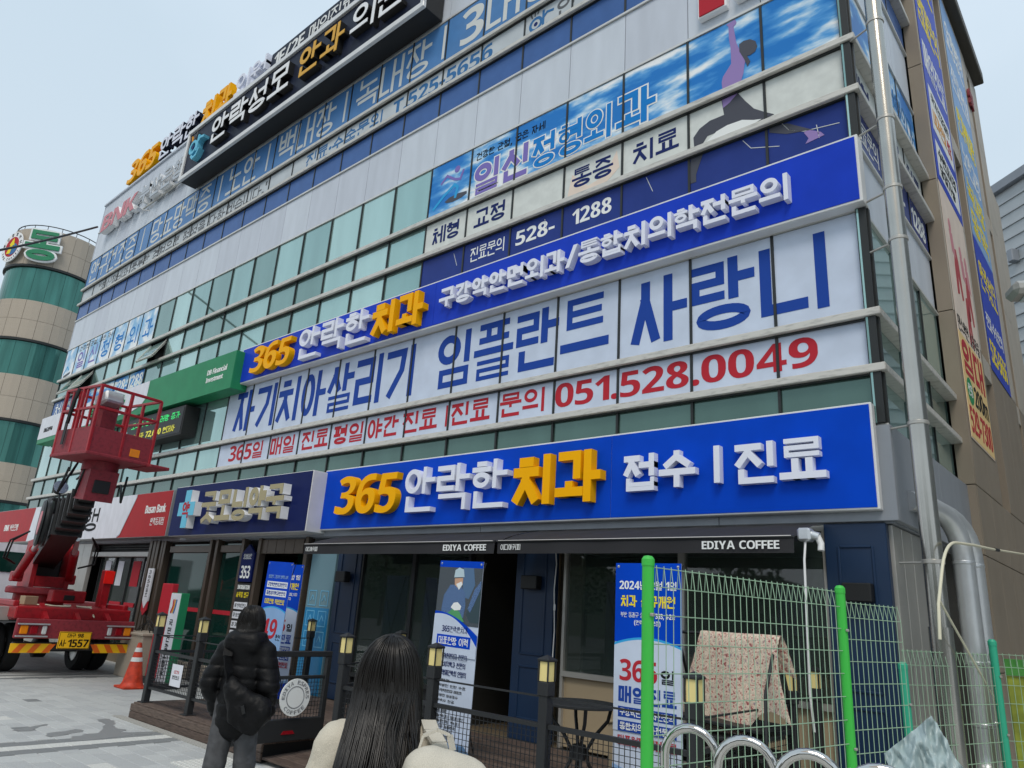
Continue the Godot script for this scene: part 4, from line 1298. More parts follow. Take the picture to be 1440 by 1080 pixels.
func side_banners():
	# cloth banners hanging on the stone side wall
	var sx := Transform3D(Basis(Vector3(0, 0, -1), Vector3.UP, Vector3(1, 0, 0)), Vector3(-1.69, 0, 0))
	var cloth := func(t: Node3D, called: String, z0: float, z1: float, y0: float, y1: float, mat: Material, off := 0.0):
		var b := Shape.new()
		b.bx(-1.694 + off, -1.690 + off, y0, y1, z1, z0)
		putw(t, called, b, mat)
	var t := thing("hanging_banner", "royal blue banner with yellow and white words on the beige side wall", "banner", Vector3(-1.69, 7.6, -4.6))
	cloth.call(t, "cloth", -3.66, -5.45, 8.35, 14.2, M.sign_royal)
	lettering(t, "lettering", "신규개원", 3.85, 5.3, 12.7, 13.5, 0.001, 0.002, M.ink_yellow, 0.14, {"xf": sx})
	lettering(t, "lettering", "임대문의", 3.8, 5.35, 11.5, 12.2, 0.001, 0.002, M.ink_yellow, 0.14, {"xf": sx})
	lettering(t, "lettering", "매일진료", 3.8, 5.35, 10.5, 11.1, 0.001, 0.002, M.ink_white, 0.14, {"xf": sx})
	var pan := func(y0: float, y1: float):
		var b := Shape.new()
		b.cbox(Vector3(-1.6885, (y0 + y1) / 2, -4.58), Vector3(0.003, y1 - y0, 1.5), 0.001)
		putw(t, "white_panel", b, M.ink_white)
	pan.call(9.35, 10.2)
	pan.call(8.5, 9.15)
	lettering(t, "lettering", "국가건강검진", 3.95, 5.2, 9.92, 10.1, 0.004, 0.002, M.ink_black, 0.12, {"xf": sx})
	lettering(t, "lettering", "내과진료", 3.95, 4.85, 9.5, 9.8, 0.004, 0.002, M.ink_orange, 0.15, {"xf": sx})
	lettering(t, "lettering", "상담", 4.9, 5.22, 9.5, 9.8, 0.004, 0.002, M.ink_red, 0.15, {"xf": sx})
	lettering(t, "lettering", "수면내시경", 3.95, 5.2, 8.85, 9.08, 0.004, 0.002, M.ink_black, 0.14, {"xf": sx})
	lettering(t, "lettering", "당일가능", 3.95, 5.0, 8.56, 8.78, 0.004, 0.002, M.ink_black, 0.14, {"xf": sx})
	t = thing("hanging_banner", "beige banner with red rental words and phone number on the side wall", "banner", Vector3(-1.69, 4.3, -4.6))
	cloth.call(t, "cloth", -3.66, -5.4, 4.32, 8.33, M.ink_beige)
	mk("banner_yellow", rgb("e8c98a"), 0.6); mk("banner_red", rgb("b23a40"), 0.6)
	cloth.call(t, "yellow_band", -3.67, -5.39, 4.34, 5.9, M.banner_yellow, 0.0035)
	for q in [[4.3, 7.1, 0.22], [5.0, 6.9, 0.2], [4.75, 6.45, 0.16]]:
		var b := Shape.new()
		var z: float = -q[0]; var y: float = q[1]; var r: float = q[2]
		b.prism(PackedVector2Array([Vector2(-z - r, y - 0.5), Vector2(-z - 0.3 * r, y - 0.45), Vector2(-z, y - 0.1), Vector2(-z + 0.5 * r, y - 0.5), Vector2(-z + r, y - 0.45), Vector2(-z + 0.7 * r, y + 0.15), Vector2(-z + 0.3 * r, y + 0.35), Vector2(-z - 0.4 * r, y + 0.3), Vector2(-z - 0.8 * r, y)]), 0.001, 0.0025, sx)
		putw(t, "dancer_print", b, M.banner_red)
	for q in [[4.1, 7.75], [4.75, 7.55], [5.1, 7.5]]:
		var b := Shape.new()
		var ring := PackedVector2Array()
		for k in 12: ring.append(Vector2(q[0] + 0.09 * cos(TAU * k / 12), q[1] + 0.12 * sin(TAU * k / 12)))
		b.prism(ring, 0.001, 0.003, sx)
		b.prism(PackedVector2Array([Vector2(q[0] - 0.1, q[1] - 0.1), Vector2(q[0] + 0.12, q[1] - 0.1), Vector2(q[0] + 0.18, q[1] - 0.5), Vector2(q[0] - 0.05, q[1] - 0.45)]), 0.001, 0.0026, sx)
		putw(t, "dancer_print", b, M.letter_pink)
	lettering(t, "lettering", "댄스학원 실용무용", 3.75, 5.3, 5.93, 6.18, 0.001, 0.002, M.ink_black, 0.13, {"xf": sx})
	lettering(t, "lettering", "임대", 3.75, 5.3, 5.30, 5.84, 0.005, 0.002, M.ink_red, 0.17, {"xf": sx})
	var gd := Shape.new()
	var gr := PackedVector2Array()
	for k in 20: gr.append(Vector2(4.0 + 0.22 * cos(TAU * k / 20), 5.06 + 0.2 * sin(TAU * k / 20)))
	gd.prism(gr, 0.005, 0.0065, sx)
	putw(t, "green_disc", gd, M.ink_green)
	lettering(t, "lettering", "전용", 3.85, 4.15, 4.98, 5.16, 0.0068, 0.002, M.ink_white, 0.13, {"xf": sx})
	lettering(t, "lettering", "200m", 4.28, 5.3, 4.9, 5.22, 0.005, 0.002, M.ink_black, 0.15, {"xf": sx})
	lettering(t, "lettering", "529-7300", 3.75, 5.32, 4.42, 4.82, 0.005, 0.002, M.ink_red, 0.15, {"xf": sx})
	t = thing("hanging_banner", "light blue banner with yellow hospital words further back on the side wall", "banner", Vector3(-1.69, 6.1, -7.4))
	cloth.call(t, "cloth", -6.45, -8.4, 8.7, 14.2, M.ink_lightblue)
	cloth.call(t, "lower_cloth", -6.45, -8.4, 6.12, 8.69, M.sign_royal, 0.0)
	for a in [["요양병원", 13.0, 13.7, M.ink_white], ["진료안내", 12.0, 12.6, M.ink_white], ["안과백내장", 11.0, 11.6, M.ink_yellow], ["노안교정", 10.2, 10.75, M.ink_white], ["녹내장", 9.5, 10.0, M.ink_yellow], ["망막", 8.85, 9.35, M.ink_yellow], ["안락성모", 7.7, 8.3, M.ink_yellow], ["진료·수술문의", 6.95, 7.25, M.ink_white], ["525-5656", 6.3, 6.75, M.ink_yellow]]:
		lettering(t, "lettering", a[0], 6.6, 8.25, a[1], a[2], 0.001, 0.002, a[3], 0.14, {"xf": sx})
	# red letters along the top of the side wall
	t = thing("wall_letters", "red brown raised letters high on the side wall under the roof edge", "sign", Vector3(-1.66, 13.4, -8.5))
	lettering(t, "letter", "안락메디컬", 8.62, 9.0, 12.9, 13.3, 0.0, 0.05, M.red_faded, 0.14, {"xf": sx})
# ---------------------------------------------------------------- ground floor
func shopfronts():
	var FL := 0.2
	var t := thing("cafe_front", "glass cafe front with dark blue wooden panels under the awnings", "shopfront", Vector3(-6.2, 0, -0.2))
	var b: Shape
	# rooms behind the glass
	b = Shape.new(); b.bx(-28, -2.0, -0.02, 0.18, -5.2, -0.16)
	putw(t, "room_floor", b, M.room_floor)
	b = Shape.new(); b.bx(-28, -2.0, 0.18, 2.9, -5.4, -5.2)
	putw(t, "room_wall", b, M.room_wall)
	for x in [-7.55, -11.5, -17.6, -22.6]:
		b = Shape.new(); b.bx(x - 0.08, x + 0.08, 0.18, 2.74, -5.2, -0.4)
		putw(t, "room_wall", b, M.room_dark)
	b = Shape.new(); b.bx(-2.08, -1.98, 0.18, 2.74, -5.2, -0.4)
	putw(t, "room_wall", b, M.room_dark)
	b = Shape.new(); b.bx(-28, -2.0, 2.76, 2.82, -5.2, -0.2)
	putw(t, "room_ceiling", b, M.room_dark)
	# window bays
	for w in [[-9.85, -8.62], [-8.58, -7.42], [-5.72, -4.12], [-4.08, -2.52]]:
		b = Shape.new(); b.bx(w[0], w[1], 0.62 if w[0] < -6 else 1.04, 2.7, -0.106, -0.094)
		putw(t, "window_pane", b, M.shop_glass)
		b = Shape.new()
		b.bx(w[0] - 0.02, w[0] + 0.02, FL, 2.72, -0.14, -0.06)
		b.bx(w[1] - 0.018, w[1] + 0.022, FL, 2.718, -0.142, -0.062)
		b.bx(w[0], w[1], 2.66, 2.715, -0.138, -0.064)
		b.bx(w[0], w[1], 0.58 if w[0] < -6 else 0.99, 0.64 if w[0] < -6 else 1.05, -0.16, -0.05)
		putw(t, "window_frame", b, M.iron if w[0] < -6 else M.steel_panel)
	for w in [[-5.72, -4.95], [-4.93, -4.12], [-4.08, -3.3], [-3.28, -2.52]]:
		b = Shape.new(); b.cbox(Vector3((w[0] + w[1]) / 2, 0.60, -0.13), Vector3(w[1] - w[0], 0.78, 0.05), 0.008)
		putw(t, "low_panel", b, M.beige)
	for w in [[-9.85, -8.62], [-8.58, -7.42]]:
		b = Shape.new(); b.cbox(Vector3((w[0] + w[1]) / 2, 0.39, -0.13), Vector3(w[1] - w[0], 0.38, 0.05), 0.008)
		putw(t, "low_panel", b, M.iron)
	# blue timber pilasters with sunk fields
	for q in [[-10.52, -9.88, -0.05], [-6.5, -5.86, -0.02], [-2.50, -1.93, -0.02]]:
		var p := Shape.new()
		p.cbox(Vector3((q[0] + q[1]) / 2, 1.46, q[2] - 0.05), Vector3(q[1] - q[0], 2.52, 0.10), 0.006)
		var pil := putw(t, "blue_panel", p, M.door_blue)
		for yy in [[0.45, 1.05], [1.2, 2.5]]:
			var f := Shape.new()
			var x0: float = q[0] + 0.13; var x1: float = q[1] - 0.13; var z: float = q[2]
			f.cbox(Vector3(x0, (yy[0] + yy[1]) / 2, z + 0.004), Vector3(0.025, yy[1] - yy[0], 0.02), 0.006)
			f.cbox(Vector3(x1, (yy[0] + yy[1]) / 2, z + 0.004), Vector3(0.025, yy[1] - yy[0], 0.02), 0.006)
			f.cbox(Vector3((x0 + x1) / 2, yy[0], z + 0.0045), Vector3(x1 - x0 - 0.026, 0.025, 0.02), 0.006)
			f.cbox(Vector3((x0 + x1) / 2, yy[1], z + 0.0045), Vector3(x1 - x0 - 0.026, 0.025, 0.02), 0.006)
			inst(pil, "moulding", f.done(), M.door_blue)
	for x in [-10.2, -6.18, -2.2]:
		var lab: String = {-10.2: "black box wall lamp on the blue panel nearest the pharmacy", -6.18: "black box wall lamp on the middle blue panel", -2.2: "black box wall lamp on the blue panel at the corner"}[x]
		var l := thing("wall_lamp", lab, "wall lamp", Vector3(x, 1.98, 0.05), "lamps on the blue panels")
		b = Shape.new(); b.cbox(Vector3(0, 0.09, 0), Vector3(0.26, 0.17, 0.12), 0.01)
		put(l, "lamp_box", b, M.black)
		b = Shape.new(); b.box(Vector3(0, 0.09, -0.07), Vector3(0.1, 0.08, 0.04))
		put(l, "bracket", b, M.iron)
	# dark doorway with a half open inner wall
	b = Shape.new(); b.bx(-7.38, -6.52, FL, 2.7, -1.62, -1.55)
	putw(t, "inner_wall", b, M.room_wall)
	b = Shape.new(); b.bx(-6.98, -6.92, FL, 2.7, -1.55, -1.50)
	putw(t, "inner_post", b, M.beige)
	# counter and dim furniture inside
	for q in [[-5.4, -4.2, 1.1, -1.6], [-4.0, -3.0, 0.95, -2.4], [-9.4, -8.2, 0.9, -1.8]]:
		b = Shape.new(); b.cbox(Vector3((q[0] + q[1]) / 2, FL + q[2] / 2, q[3]), Vector3(q[1] - q[0], q[2], 0.6), 0.01)
		putw(t, "counter", b, M.beige)
	for q in [[0.0, "ink_red", "red storage crate on top of the pile inside the cafe window", 1.05], [0.0, "ink_steel", "blue storage crate in the middle of the pile inside the cafe window", 0.62], [0.0, "ink_yellow", "yellow storage crate at the bottom of the pile inside the cafe window", 0.2]]:
		var cr := thing("storage_crate", q[2], "crate", Vector3(-7.95, q[3], -0.55), "crates inside the cafe window")
		b = Shape.new(); b.cbox(Vector3(0, 0.19, 0), Vector3(0.5, 0.38, 0.4), 0.02)
		put(cr, "tub", b, M[q[1]])
		b = Shape.new(); b.cbox(Vector3(0, 0.395, 0), Vector3(0.54, 0.04, 0.44), 0.012)
		put(cr, "rim", b, M[q[1]])
	# blue printed sticker panel on the pier beside the pharmacy
	t = thing("sticker_panel", "blue fading glass panel with white line icons beside the pharmacy", "panel", Vector3(-10.95, 0.2, -0.08))
	b = Shape.new(); b.cbox(Vector3(-10.95, 1.42, -0.085), Vector3(0.72, 2.48, 0.05), 0.005)
	mk("sticker_top", rgb("6d8e9b"), 0.3); mk("sticker_low", rgb("1f7fb4"), 0.3); mk("sticker_line", rgb("6fb6da"), 0.4)
	putw(t, "board", b, M.sticker_top)
	b = Shape.new(); b.bx(-11.29, -10.61, 0.2, 1.55, -0.06, -0.056)
	putw(t, "print_field", b, M.sticker_low)
	for i in 2:
		for k in 3:
			var cx := -11.12 + 0.34 * i; var cy := 1.05 + 0.33 * k
			var s := Shape.new()
			s.stroke(PackedVector2Array([Vector2(cx - 0.11, cy - 0.12), Vector2(cx + 0.11, cy - 0.12), Vector2(cx + 0.11, cy + 0.12), Vector2(cx - 0.11, cy + 0.12)]), 0.014, true, -0.056, -0.053, Transform3D())
			s.stroke(PackedVector2Array([Vector2(cx - 0.05, cy - 0.04), Vector2(cx, cy + 0.05), Vector2(cx + 0.05, cy - 0.03)]), 0.014, false, -0.056, -0.0528, Transform3D())
			putw(t, "icon", s, M.sticker_line)
	# pharmacy
	t = thing("pharmacy_front", "dark pharmacy front with tinted glass and brown metal columns", "shopfront", Vector3(-14, 0, -0.2))
	mk("tint", rgb("163a34"), 0.04, 0.25)
	for w in [[-16.85, -15.0], [-14.55, -13.75]]:
		b = Shape.new(); b.bx(w[0], w[1], 0.25, 2.66, -0.11, -0.09)
		putw(t, "tinted_pane", b, M.tint)
		b = Shape.new(); b.bx(w[0], w[1], 1.28, 1.36, -0.088, -0.085)
		putw(t, "red_strip", b, M.ink_red)
		b = Shape.new(); b.cbox(Vector3((w[0] + w[1]) / 2, 2.55, -0.05), Vector3(w[1] - w[0], 0.14, 0.06), 0.006)
		putw(t, "transom", b, M.brown_frame)
		b = Shape.new(); b.cbox(Vector3((w[0] + w[1]) / 2, 0.16, -0.08), Vector3(w[1] - w[0] + 0.1, 0.30, 0.1), 0.006)
		putw(t, "plinth", b, M.granite)
	for x in [-17.2, -17.07, -14.92, -14.66, -13.62, -13.0, -11.42]:
		b = Shape.new(); b.cbox(Vector3(x, 1.38, -0.05), Vector3(0.10, 2.72, 0.14), 0.006)
		putw(t, "column", b, M.brown_frame)
	b = Shape.new(); b.bx(-13.0, -11.45, 0.2, 2.7, -0.9, -0.85)
	putw(t, "inner_glass", b, M.tint)
	for k in 9:
		b = Shape.new(); b.cbox(Vector3(-11.8 + 0.0 * k, 0.5 + 0.22 * k, -0.55), Vector3(0.5, 0.16, 0.2), 0.01)
		putw(t, "shelf_box", b, [M.film_slate, M.sign_white, M.ink_red, M.sign_white, M.dark, M.ink_sky, M.dark, M.sign_white, M.film_slate][k])
	for x in [-12.9, -12.6, -12.3, -12.0, -11.7]:
		b = Shape.new(); b.cbox(Vector3(x, 2.58, -0.04), Vector3(0.288, 0.26, 0.06), 0.004)
		putw(t, "stone_panel", b, M.brown_frame)
	# directory column with the house number
	t = thing("directory_sign", "dark house number plate 353 over a column of white name plates", "sign", Vector3(-13.3, 0.4, 0.02))
	b = Shape.new()
	b.prism(PackedVector2Array([Vector2(-13.53, 1.92), Vector2(-13.07, 1.92), Vector2(-13.07, 2.45), Vector2(-13.3, 2.62), Vector2(-13.53, 2.45)]), 0.0, 0.05)
	putw(t, "number_plate", b, M.sign_navy)
	lettering(t, "lettering", "353", -13.47, -13.13, 1.98, 2.22, 0.051, 0.004, M.ink_white, 0.13)
	lettering(t, "lettering", "충렬대로", -13.45, -13.15, 2.34, 2.44, 0.051, 0.003, M.ink_white, 0.1)
	b = Shape.new(); b.bx(-13.55, -13.05, 0.4, 1.9, -0.02, 0.03)
	putw(t, "back_board", b, M.dark)
	lettering(t, "lettering", "INFORMATION", -13.52, -13.08, 1.78, 1.86, 0.031, 0.003, M.ink_white, 0.1)
	lettering(t, "lettering", "사무동 입구", -13.52, -13.08, 1.63, 1.73, 0.031, 0.003, M.ink_yellow, 0.13)
	for k in 7:
		b = Shape.new(); b.cbox(Vector3(-13.3, 1.48 - 0.17 * k, 0.036), Vector3(0.46, 0.13, 0.012), 0.002)
		var pl := putw(t, "name_plate", b, M.sign_white)
		lettering(t, "lettering", ["4F 안락성모안과", "3F 일신정형외과", "2F 365치과", "1F 굿모닝약국", "1F 부산은행", "B1 주차장", "B1"][k], -13.5, -13.1, 1.45 - 0.17 * k, 1.52 - 0.17 * k, 0.043, 0.002, M.ink_grey, 0.12)
	# bank entrance
	t = thing("bank_front", "dark bank entrance with roller shutter box and glass doors behind the truck", "shopfront", Vector3(-20, 0, -0.2))
	for x in [-17.75, -17.55, -17.38]:
		b = Shape.new(); b.cbox(Vector3(x, 1.38, -0.02), Vector3(0.13, 2.74, 0.12), 0.006)
		putw(t, "column", b, M.brown_frame)
	b = Shape.new(); b.cbox(Vector3(-19.7, 2.45, -0.12), Vector3(3.6, 0.12, 0.16), 0.01)
	putw(t, "shutter_box", b, M.steel_panel)
	for k in 4:
		b = Shape.new(); b.bx(-21.4, -17.85, 2.52 + 0.06 * k, 2.56 + 0.06 * k, -0.3, -0.22)
		putw(t, "shutter_slat", b, M.dark)
	for w in [[-21.2, -20.3], [-20.26, -19.4], [-19.36, -18.6], [-18.56, -17.88]]:
		b = Shape.new(); b.bx(w[0], w[1], 0.1, 2.4, -0.26, -0.25)
		putw(t, "glass_door", b, M.shop_glass)
		b = Shape.new(); b.bx(w[0] - 0.02, w[0] + 0.02, 0.1, 2.4, -0.29, -0.22)
		putw(t, "door_frame", b, M.iron)
		b = Shape.new(); b.bx(w[0] + 0.1, w[1] - 0.1, 1.22, 1.32, -0.245, -0.23)
		putw(t, "door_band", b, M.ink_red if w[0] > -20.5 else M.iron)
	for w in [[-20.9, 0.35, M.sign_white], [-20.1, 0.35, M.sign_white], [-19.2, 0.45, M.ink_red], [-18.5, 0.3, M.sign_white]]:
		b = Shape.new(); b.bx(w[0], w[0] + w[1], 1.7, 2.3, -0.245, -0.24)
		putw(t, "poster", b, w[2])
	for i in 12:
		b = Shape.new(); b.cbox(Vector3(-21.75 - 0.56 * i, 1.38, -0.06), Vector3(0.545, 2.7, 0.1), 0.006)
		putw(t, "steel_panel", b, M.steel_panel)
	t = thing("blade_sign", "narrow white vertical name plate with red tip on the bank column", "sign", Vector3(-17.35, 1.2, 0.12))
	b = Shape.new()
	b.prism(PackedVector2Array([Vector2(-17.5, 1.42), Vector2(-17.36, 1.25), Vector2(-17.22, 1.42), Vector2(-17.22, 2.12), Vector2(-17.5, 2.12)]), 0.06, 0.09)
	putw(t, "plate", b, M.sign_white)
	b = Shape.new()
	b.prism(PackedVector2Array([Vector2(-17.5, 1.40), Vector2(-17.36, 1.23), Vector2(-17.22, 1.40), Vector2(-17.22, 1.22), Vector2(-17.36, 1.1), Vector2(-17.5, 1.22)]), 0.06, 0.085)
	putw(t, "tip", b, M.ink_red)
	for k in 6:
		lettering(t, "lettering", "365자동코너"[k], -17.42, -17.3, 2.0 - 0.1 * k, 2.08 - 0.1 * k, 0.09, 0.003, M.ink_grey, 0.12)
	# side wall of the ground floor
	t = thing("steel_shopfront", "stainless steel clad side front with louvre under the grey fascia", "shopfront", Vector3(-1.9, 0, -1.8))
	for q in [[-0.12, -0.42], [-0.44, -0.78], [-0.80, -1.2]]:
		b = Shape.new(); b.cbox(Vector3(-1.92, 1.36, (q[0] + q[1]) / 2), Vector3(0.05, 2.7, q[0] - q[1]), 0.004)
		putw(t, "steel_panel", b, M.steel_panel)
	b = Shape.new(); b.bx(-2.2, -2.16, 0.0, 2.72, -3.56, -1.2)
	putw(t, "recess_wall", b, M.tan)
	for k in 10:
		b = Shape.new(); b.cbox(Vector3(-1.95, 0.6 + 0.16 * k, -1.55), Vector3(0.05, 0.03, 0.6), 0.004, Basis(Vector3.BACK, 0.5))
		putw(t, "louvre_slat", b, M.steel_panel)
	b = Shape.new(); b.cbox(Vector3(-1.93, 1.36, -3.48), Vector3(0.06, 2.7, 0.12), 0.006)
	putw(t, "post", b, M.tan)
	b = Shape.new(); b.cbox(Vector3(-1.96, 1.36, -2.1), Vector3(0.05, 2.7, 0.10), 0.006)
	putw(t, "post", b, M.steel_panel)

func awnings():
	var labs := ["black awning of the cafe on the pharmacy side", "black awning of the cafe nearer the corner"]
	var xs := [[-10.26, -6.16], [-6.11, -2.49]]
	for i in 2:
		var x0: float = xs[i][0]; var x1: float = xs[i][1]
		var t := thing("awning", labs[i], "awning", Vector3((x0 + x1) / 2, 2.36, 0.4), "cafe awnings")
		mk("awning_cloth", rgb("2a2a2e"), 0.8, 0.0, T.fine, Vector3(3, 3, 3))
		mk("awning_pale", rgb("c9c7c4"), 0.6)
		var s := Shape.new()
		s.smooth()
		var n := 30
		for k in n:
			var a := lerpf(x0, x1, float(k) / n); var c := lerpf(x0, x1, float(k + 1) / n)
			var prof := [[2.72, 0.04], [2.66, 0.3], [2.60, 0.52], [2.53, 0.72], [2.505, 0.8]]
			for q in 4:
				var sa := 0.006 * sin(k * 1.7 + q); var sc := 0.006 * sin((k + 1) * 1.7 + q)
				var sa2 := 0.006 * sin(k * 1.7 + q + 1) if q < 3 else 0.0
				var sc2 := 0.006 * sin((k + 1) * 1.7 + q + 1) if q < 3 else 0.0
				s.quad(Vector3(a, prof[q + 1][0] + sa2, prof[q + 1][1]), Vector3(c, prof[q + 1][0] + sc2, prof[q + 1][1]), Vector3(c, prof[q][0] + sc, prof[q][1]), Vector3(a, prof[q][0] + sa, prof[q][1]))
		put_cloth(t, "canopy", s, M.awning_cloth)
		s = Shape.new()
		s.smooth()
		for k in n:
			var a := lerpf(x0, x1, float(k) / n); var c := lerpf(x0, x1, float(k + 1) / n)
			for q in 2:
				var y1 := 2.50 - 0.07 * q; var y0 := y1 - 0.07
				var za := 0.81 + 0.004 * sin(k * 0.9) * (q + 1); var zc := 0.81 + 0.004 * sin((k + 1) * 0.9) * (q + 1)
				s.quad(Vector3(a, y0, za), Vector3(c, y0, zc), Vector3(c, y1, 0.81 + (zc - 0.81) * 0.5), Vector3(a, y1, 0.81 + (za - 0.81) * 0.5))
		put_cloth(t, "valance", s, M.awning_cloth)
		s = Shape.new(); s.rod(Vector3(x0, 2.505, 0.805), Vector3(x1, 2.505, 0.805), 0.018, 8)
		putw(t, "front_bar", s, M.iron)
		s = Shape.new(); s.rod(Vector3(x0 + 0.02, 2.513, 0.829), Vector3(x1 - 0.02, 2.513, 0.829), 0.005, 6)
		putw(t, "edge_cord", s, M.awning_pale)
		for x in [x0 + 0.1, x1 - 0.1]:
			s = Shape.new()
			s.tube([Vector3(x, 2.64, 0.02), Vector3(x, 2.52, 0.4), Vector3(x, 2.49, 0.78)], 0.02, 6)
			putw(t, "arm", s, M.iron)
		lettering(t, "lettering", "EDIYA COFFEE", x1 - 0.9, x1 - 0.13, 2.395, 2.475, 0.822, 0.002, M.ink_white, 0.15)
		lettering(t, "lettering", "이디야커피", x0 + 0.06, x0 + 0.38, 2.40, 2.47, 0.822, 0.002, M.ink_white, 0.11)
	var t := thing("awning_motor", "silver crank gear at the right end of the corner awning", "bracket", Vector3(-2.42, 2.45, 0.7))
	var g := Shape.new(); g.cbox(Vector3(0, 0.08, 0), Vector3(0.12, 0.12, 0.14), 0.02)
	g.rod(Vector3(0.05, 0.08, 0), Vector3(0.12, 0.06, 0), 0.04, 10)
	put(t, "gear_box", g, M.galv)
	g = Shape.new(); g.tube([Vector3(0.1, 0.07, 0), Vector3(0.13, 0.0, 0), Vector3(0.13, -0.06, 0.01)], 0.03, 8)
	put(t, "elbow", g, M.frame_white)
	t = thing("crank_pole", "long thin white crank pole hanging from the corner awning", "pole", Vector3(-2.42, 0.7, 0.8))
	g = Shape.new(); g.tube([Vector3(0, 1.78, -0.08), Vector3(0.01, 1.6, 0), Vector3(0.0, 0.5, 0.02), Vector3(0.02, 0.2, 0.02)], 0.011, 7)
	put(t, "rod", g, M.frame_white)
	g = Shape.new(); g.tube([Vector3(0.02, 0.2, 0.02), Vector3(0.03, 0.03, 0.02)], 0.017, 7)
	put(t, "grip", g, M.iron)

func put_cloth(t: Node3D, called: String, s: Shape, m: Material):
	putw(t, called, s, m)

# ---------------------------------------------------------------- terrace
func deck():
	var t := thing("terrace_deck", "low brown plank terrace in front of the cafe", "deck", Vector3(-6.7, 0, 1.4))
	var Y := 0.2
	var woods := [M.wood0, M.wood1, M.wood2]
	for part in [[-10.9, -7.55], [-6.42, -2.6]]:
		for k in 19:
			var z := 0.07 + 0.143 * k
			var b := Shape.new()
			b.cbox(Vector3((part[0] + part[1]) / 2, Y - 0.014, z), Vector3(part[1] - part[0], 0.028, 0.137), 0.004)
			putw(t, "plank", b, woods[rng.randi() % 3])
		for k in 2:
			var b := Shape.new()
			b.cbox(Vector3((part[0] + part[1]) / 2, 0.05 + 0.09 * k, 2.735), Vector3(part[1] - part[0], 0.086, 0.03), 0.005)
			putw(t, "skirt_board", b, woods[k])
			b = Shape.new()
			b.cbox(Vector3(part[0] + 0.015 if part[0] < -8 else part[0] - 0.0, 0.05 + 0.09 * k, 1.35), Vector3(0.03, 0.086, 2.7), 0.005)
			putw(t, "skirt_board", b, woods[k])
		var u := Shape.new(); u.bx(part[0] + 0.04, part[1] - 0.04, -0.01, 0.165, 0.0, 2.7)
		putw(t, "frame", u, M.dark)
	for k in 19:      # the ramp between the two halves
		var z := 0.09 + 0.143 * k
		var b := Shape.new()
		b.cbox(Vector3(-6.985, 0.185 - 0.012 * 0.5 - 0.135 * z / 2.75, z), Vector3(1.1, 0.024, 0.137), 0.004, Basis(Vector3.RIGHT, 0.05))
		putw(t, "ramp_plank", b, M.wood1 if k % 2 else M.wood0)
	# lantern posts
	var spots := [[-10.82, 2.6, "lantern post at the street corner of the terrace by the cone"], [-9.56, 2.6, "second lantern post from the cone beside the black coat"], [-6.49, 2.6, "lantern post at the ramp left of the long haired person"], [-5.15, 2.6, "lantern post in front of the surgeon banner"], [-3.85, 2.6, "lantern post left of the round black table"], [-2.56, 2.6, "lantern post at the corner behind the green fence"], [-2.66, 0.62, "lantern post behind the fence beside the quilt"], [-2.66, -0.0, "lantern post nearest the corner blue panel"], [-7.5, 1.0, "lantern post on the inner side of the ramp"], [-10.8, 0.1, "lantern post in front of the blue icon panel"]]
	var proto := lantern()
	for i in spots.size():
		var o: Node3D = proto if i == 0 else copy_of(proto, Vector3.ZERO, 0, "")
		o.position = Vector3(spots[i][0], Y, spots[i][1])
		o.set_meta("label", spots[i][2])
	# railings
	railing(Vector3(-10.82, Y, 2.6), Vector3(-9.56, Y, 2.6), "wire railing panel with a small white notice at the corner", true)
	railing(Vector3(-9.56, Y, 2.6), Vector3(-8.2, Y, 2.6), "wire railing panel behind the person in the black coat", true)
	railing(Vector3(-6.49, Y, 2.6), Vector3(-5.15, Y, 2.6), "wire railing panel behind the long haired person", true)
	railing(Vector3(-5.15, Y, 2.6), Vector3(-3.85, Y, 2.6), "wire railing panel under the open doorway", true)
	railing(Vector3(-3.85, Y, 2.6), Vector3(-2.56, Y, 2.6), "wire railing panel in front of the round table", true)
	railing(Vector3(-10.8, Y, 2.6), Vector3(-10.8, Y, 0.1), "wire railing on the pharmacy side of the terrace", true)
	railing(Vector3(-2.6, Y, 2.6), Vector3(-2.66, Y, 0.62), "wire railing on the green fence side of the terrace", true)
	railing(Vector3(-6.49, Y, 2.6), Vector3(-7.5, Y, 1.0), "wire railing along the ramp", true)
	# paper notice on the first railing
	var n := thing("paper_notice", "small white paper notice tied to the corner railing", "notice", Vector3(-10.0, 0.62, 2.63))
	var b := Shape.new(); b.cbox(Vector3(0, 0, 0), Vector3(0.30, 0.27, 0.004), 0.001)
	put(n, "sheet", b, M.sign_white)
	lettering(n, "lettering", "CCTV", -0.07, 0.07, 0.02, 0.06, 0.003, 0.001, M.ink_red, 0.12, {"local": true})
	lettering(n, "lettering", "촬영중입니다", -0.10, 0.10, -0.05, 0.0, 0.003, 0.001, M.ink_grey, 0.12, {"local": true})
	# open gate with a round white disc
	var g := thing("terrace_gate", "black mesh gate with a round white coffee disc and red reflector", "gate", Vector3(-7.42, 0.0, 2.1), "", 0.0)
	g.rotation.y = atan2(-(3.21 - 2.1), (-7.40 + 7.42)) + PI
	# local x runs from the hinge towards the street
	var L := 1.15
	var f := Shape.new()
	f.cbox(Vector3(-L / 2, 1.10, 0), Vector3(L, 0.06, 0.06), 0.006)
	f.cbox(Vector3(-L / 2, 0.86, 0), Vector3(L - 0.12, 0.03, 0.04), 0.004)
	f.cbox(Vector3(-0.03, 0.74, 0), Vector3(0.06, 0.66, 0.055), 0.006)
	f.cbox(Vector3(-L + 0.03, 0.74, 0), Vector3(0.06, 0.66, 0.055), 0.006)
	put(g, "gate_frame", f, M.iron)
	f = Shape.new(); f.cbox(Vector3(-L / 2, 0.33, 0), Vector3(L, 0.22, 0.06), 0.006)
	put(g, "kick_plate", f, M.iron)
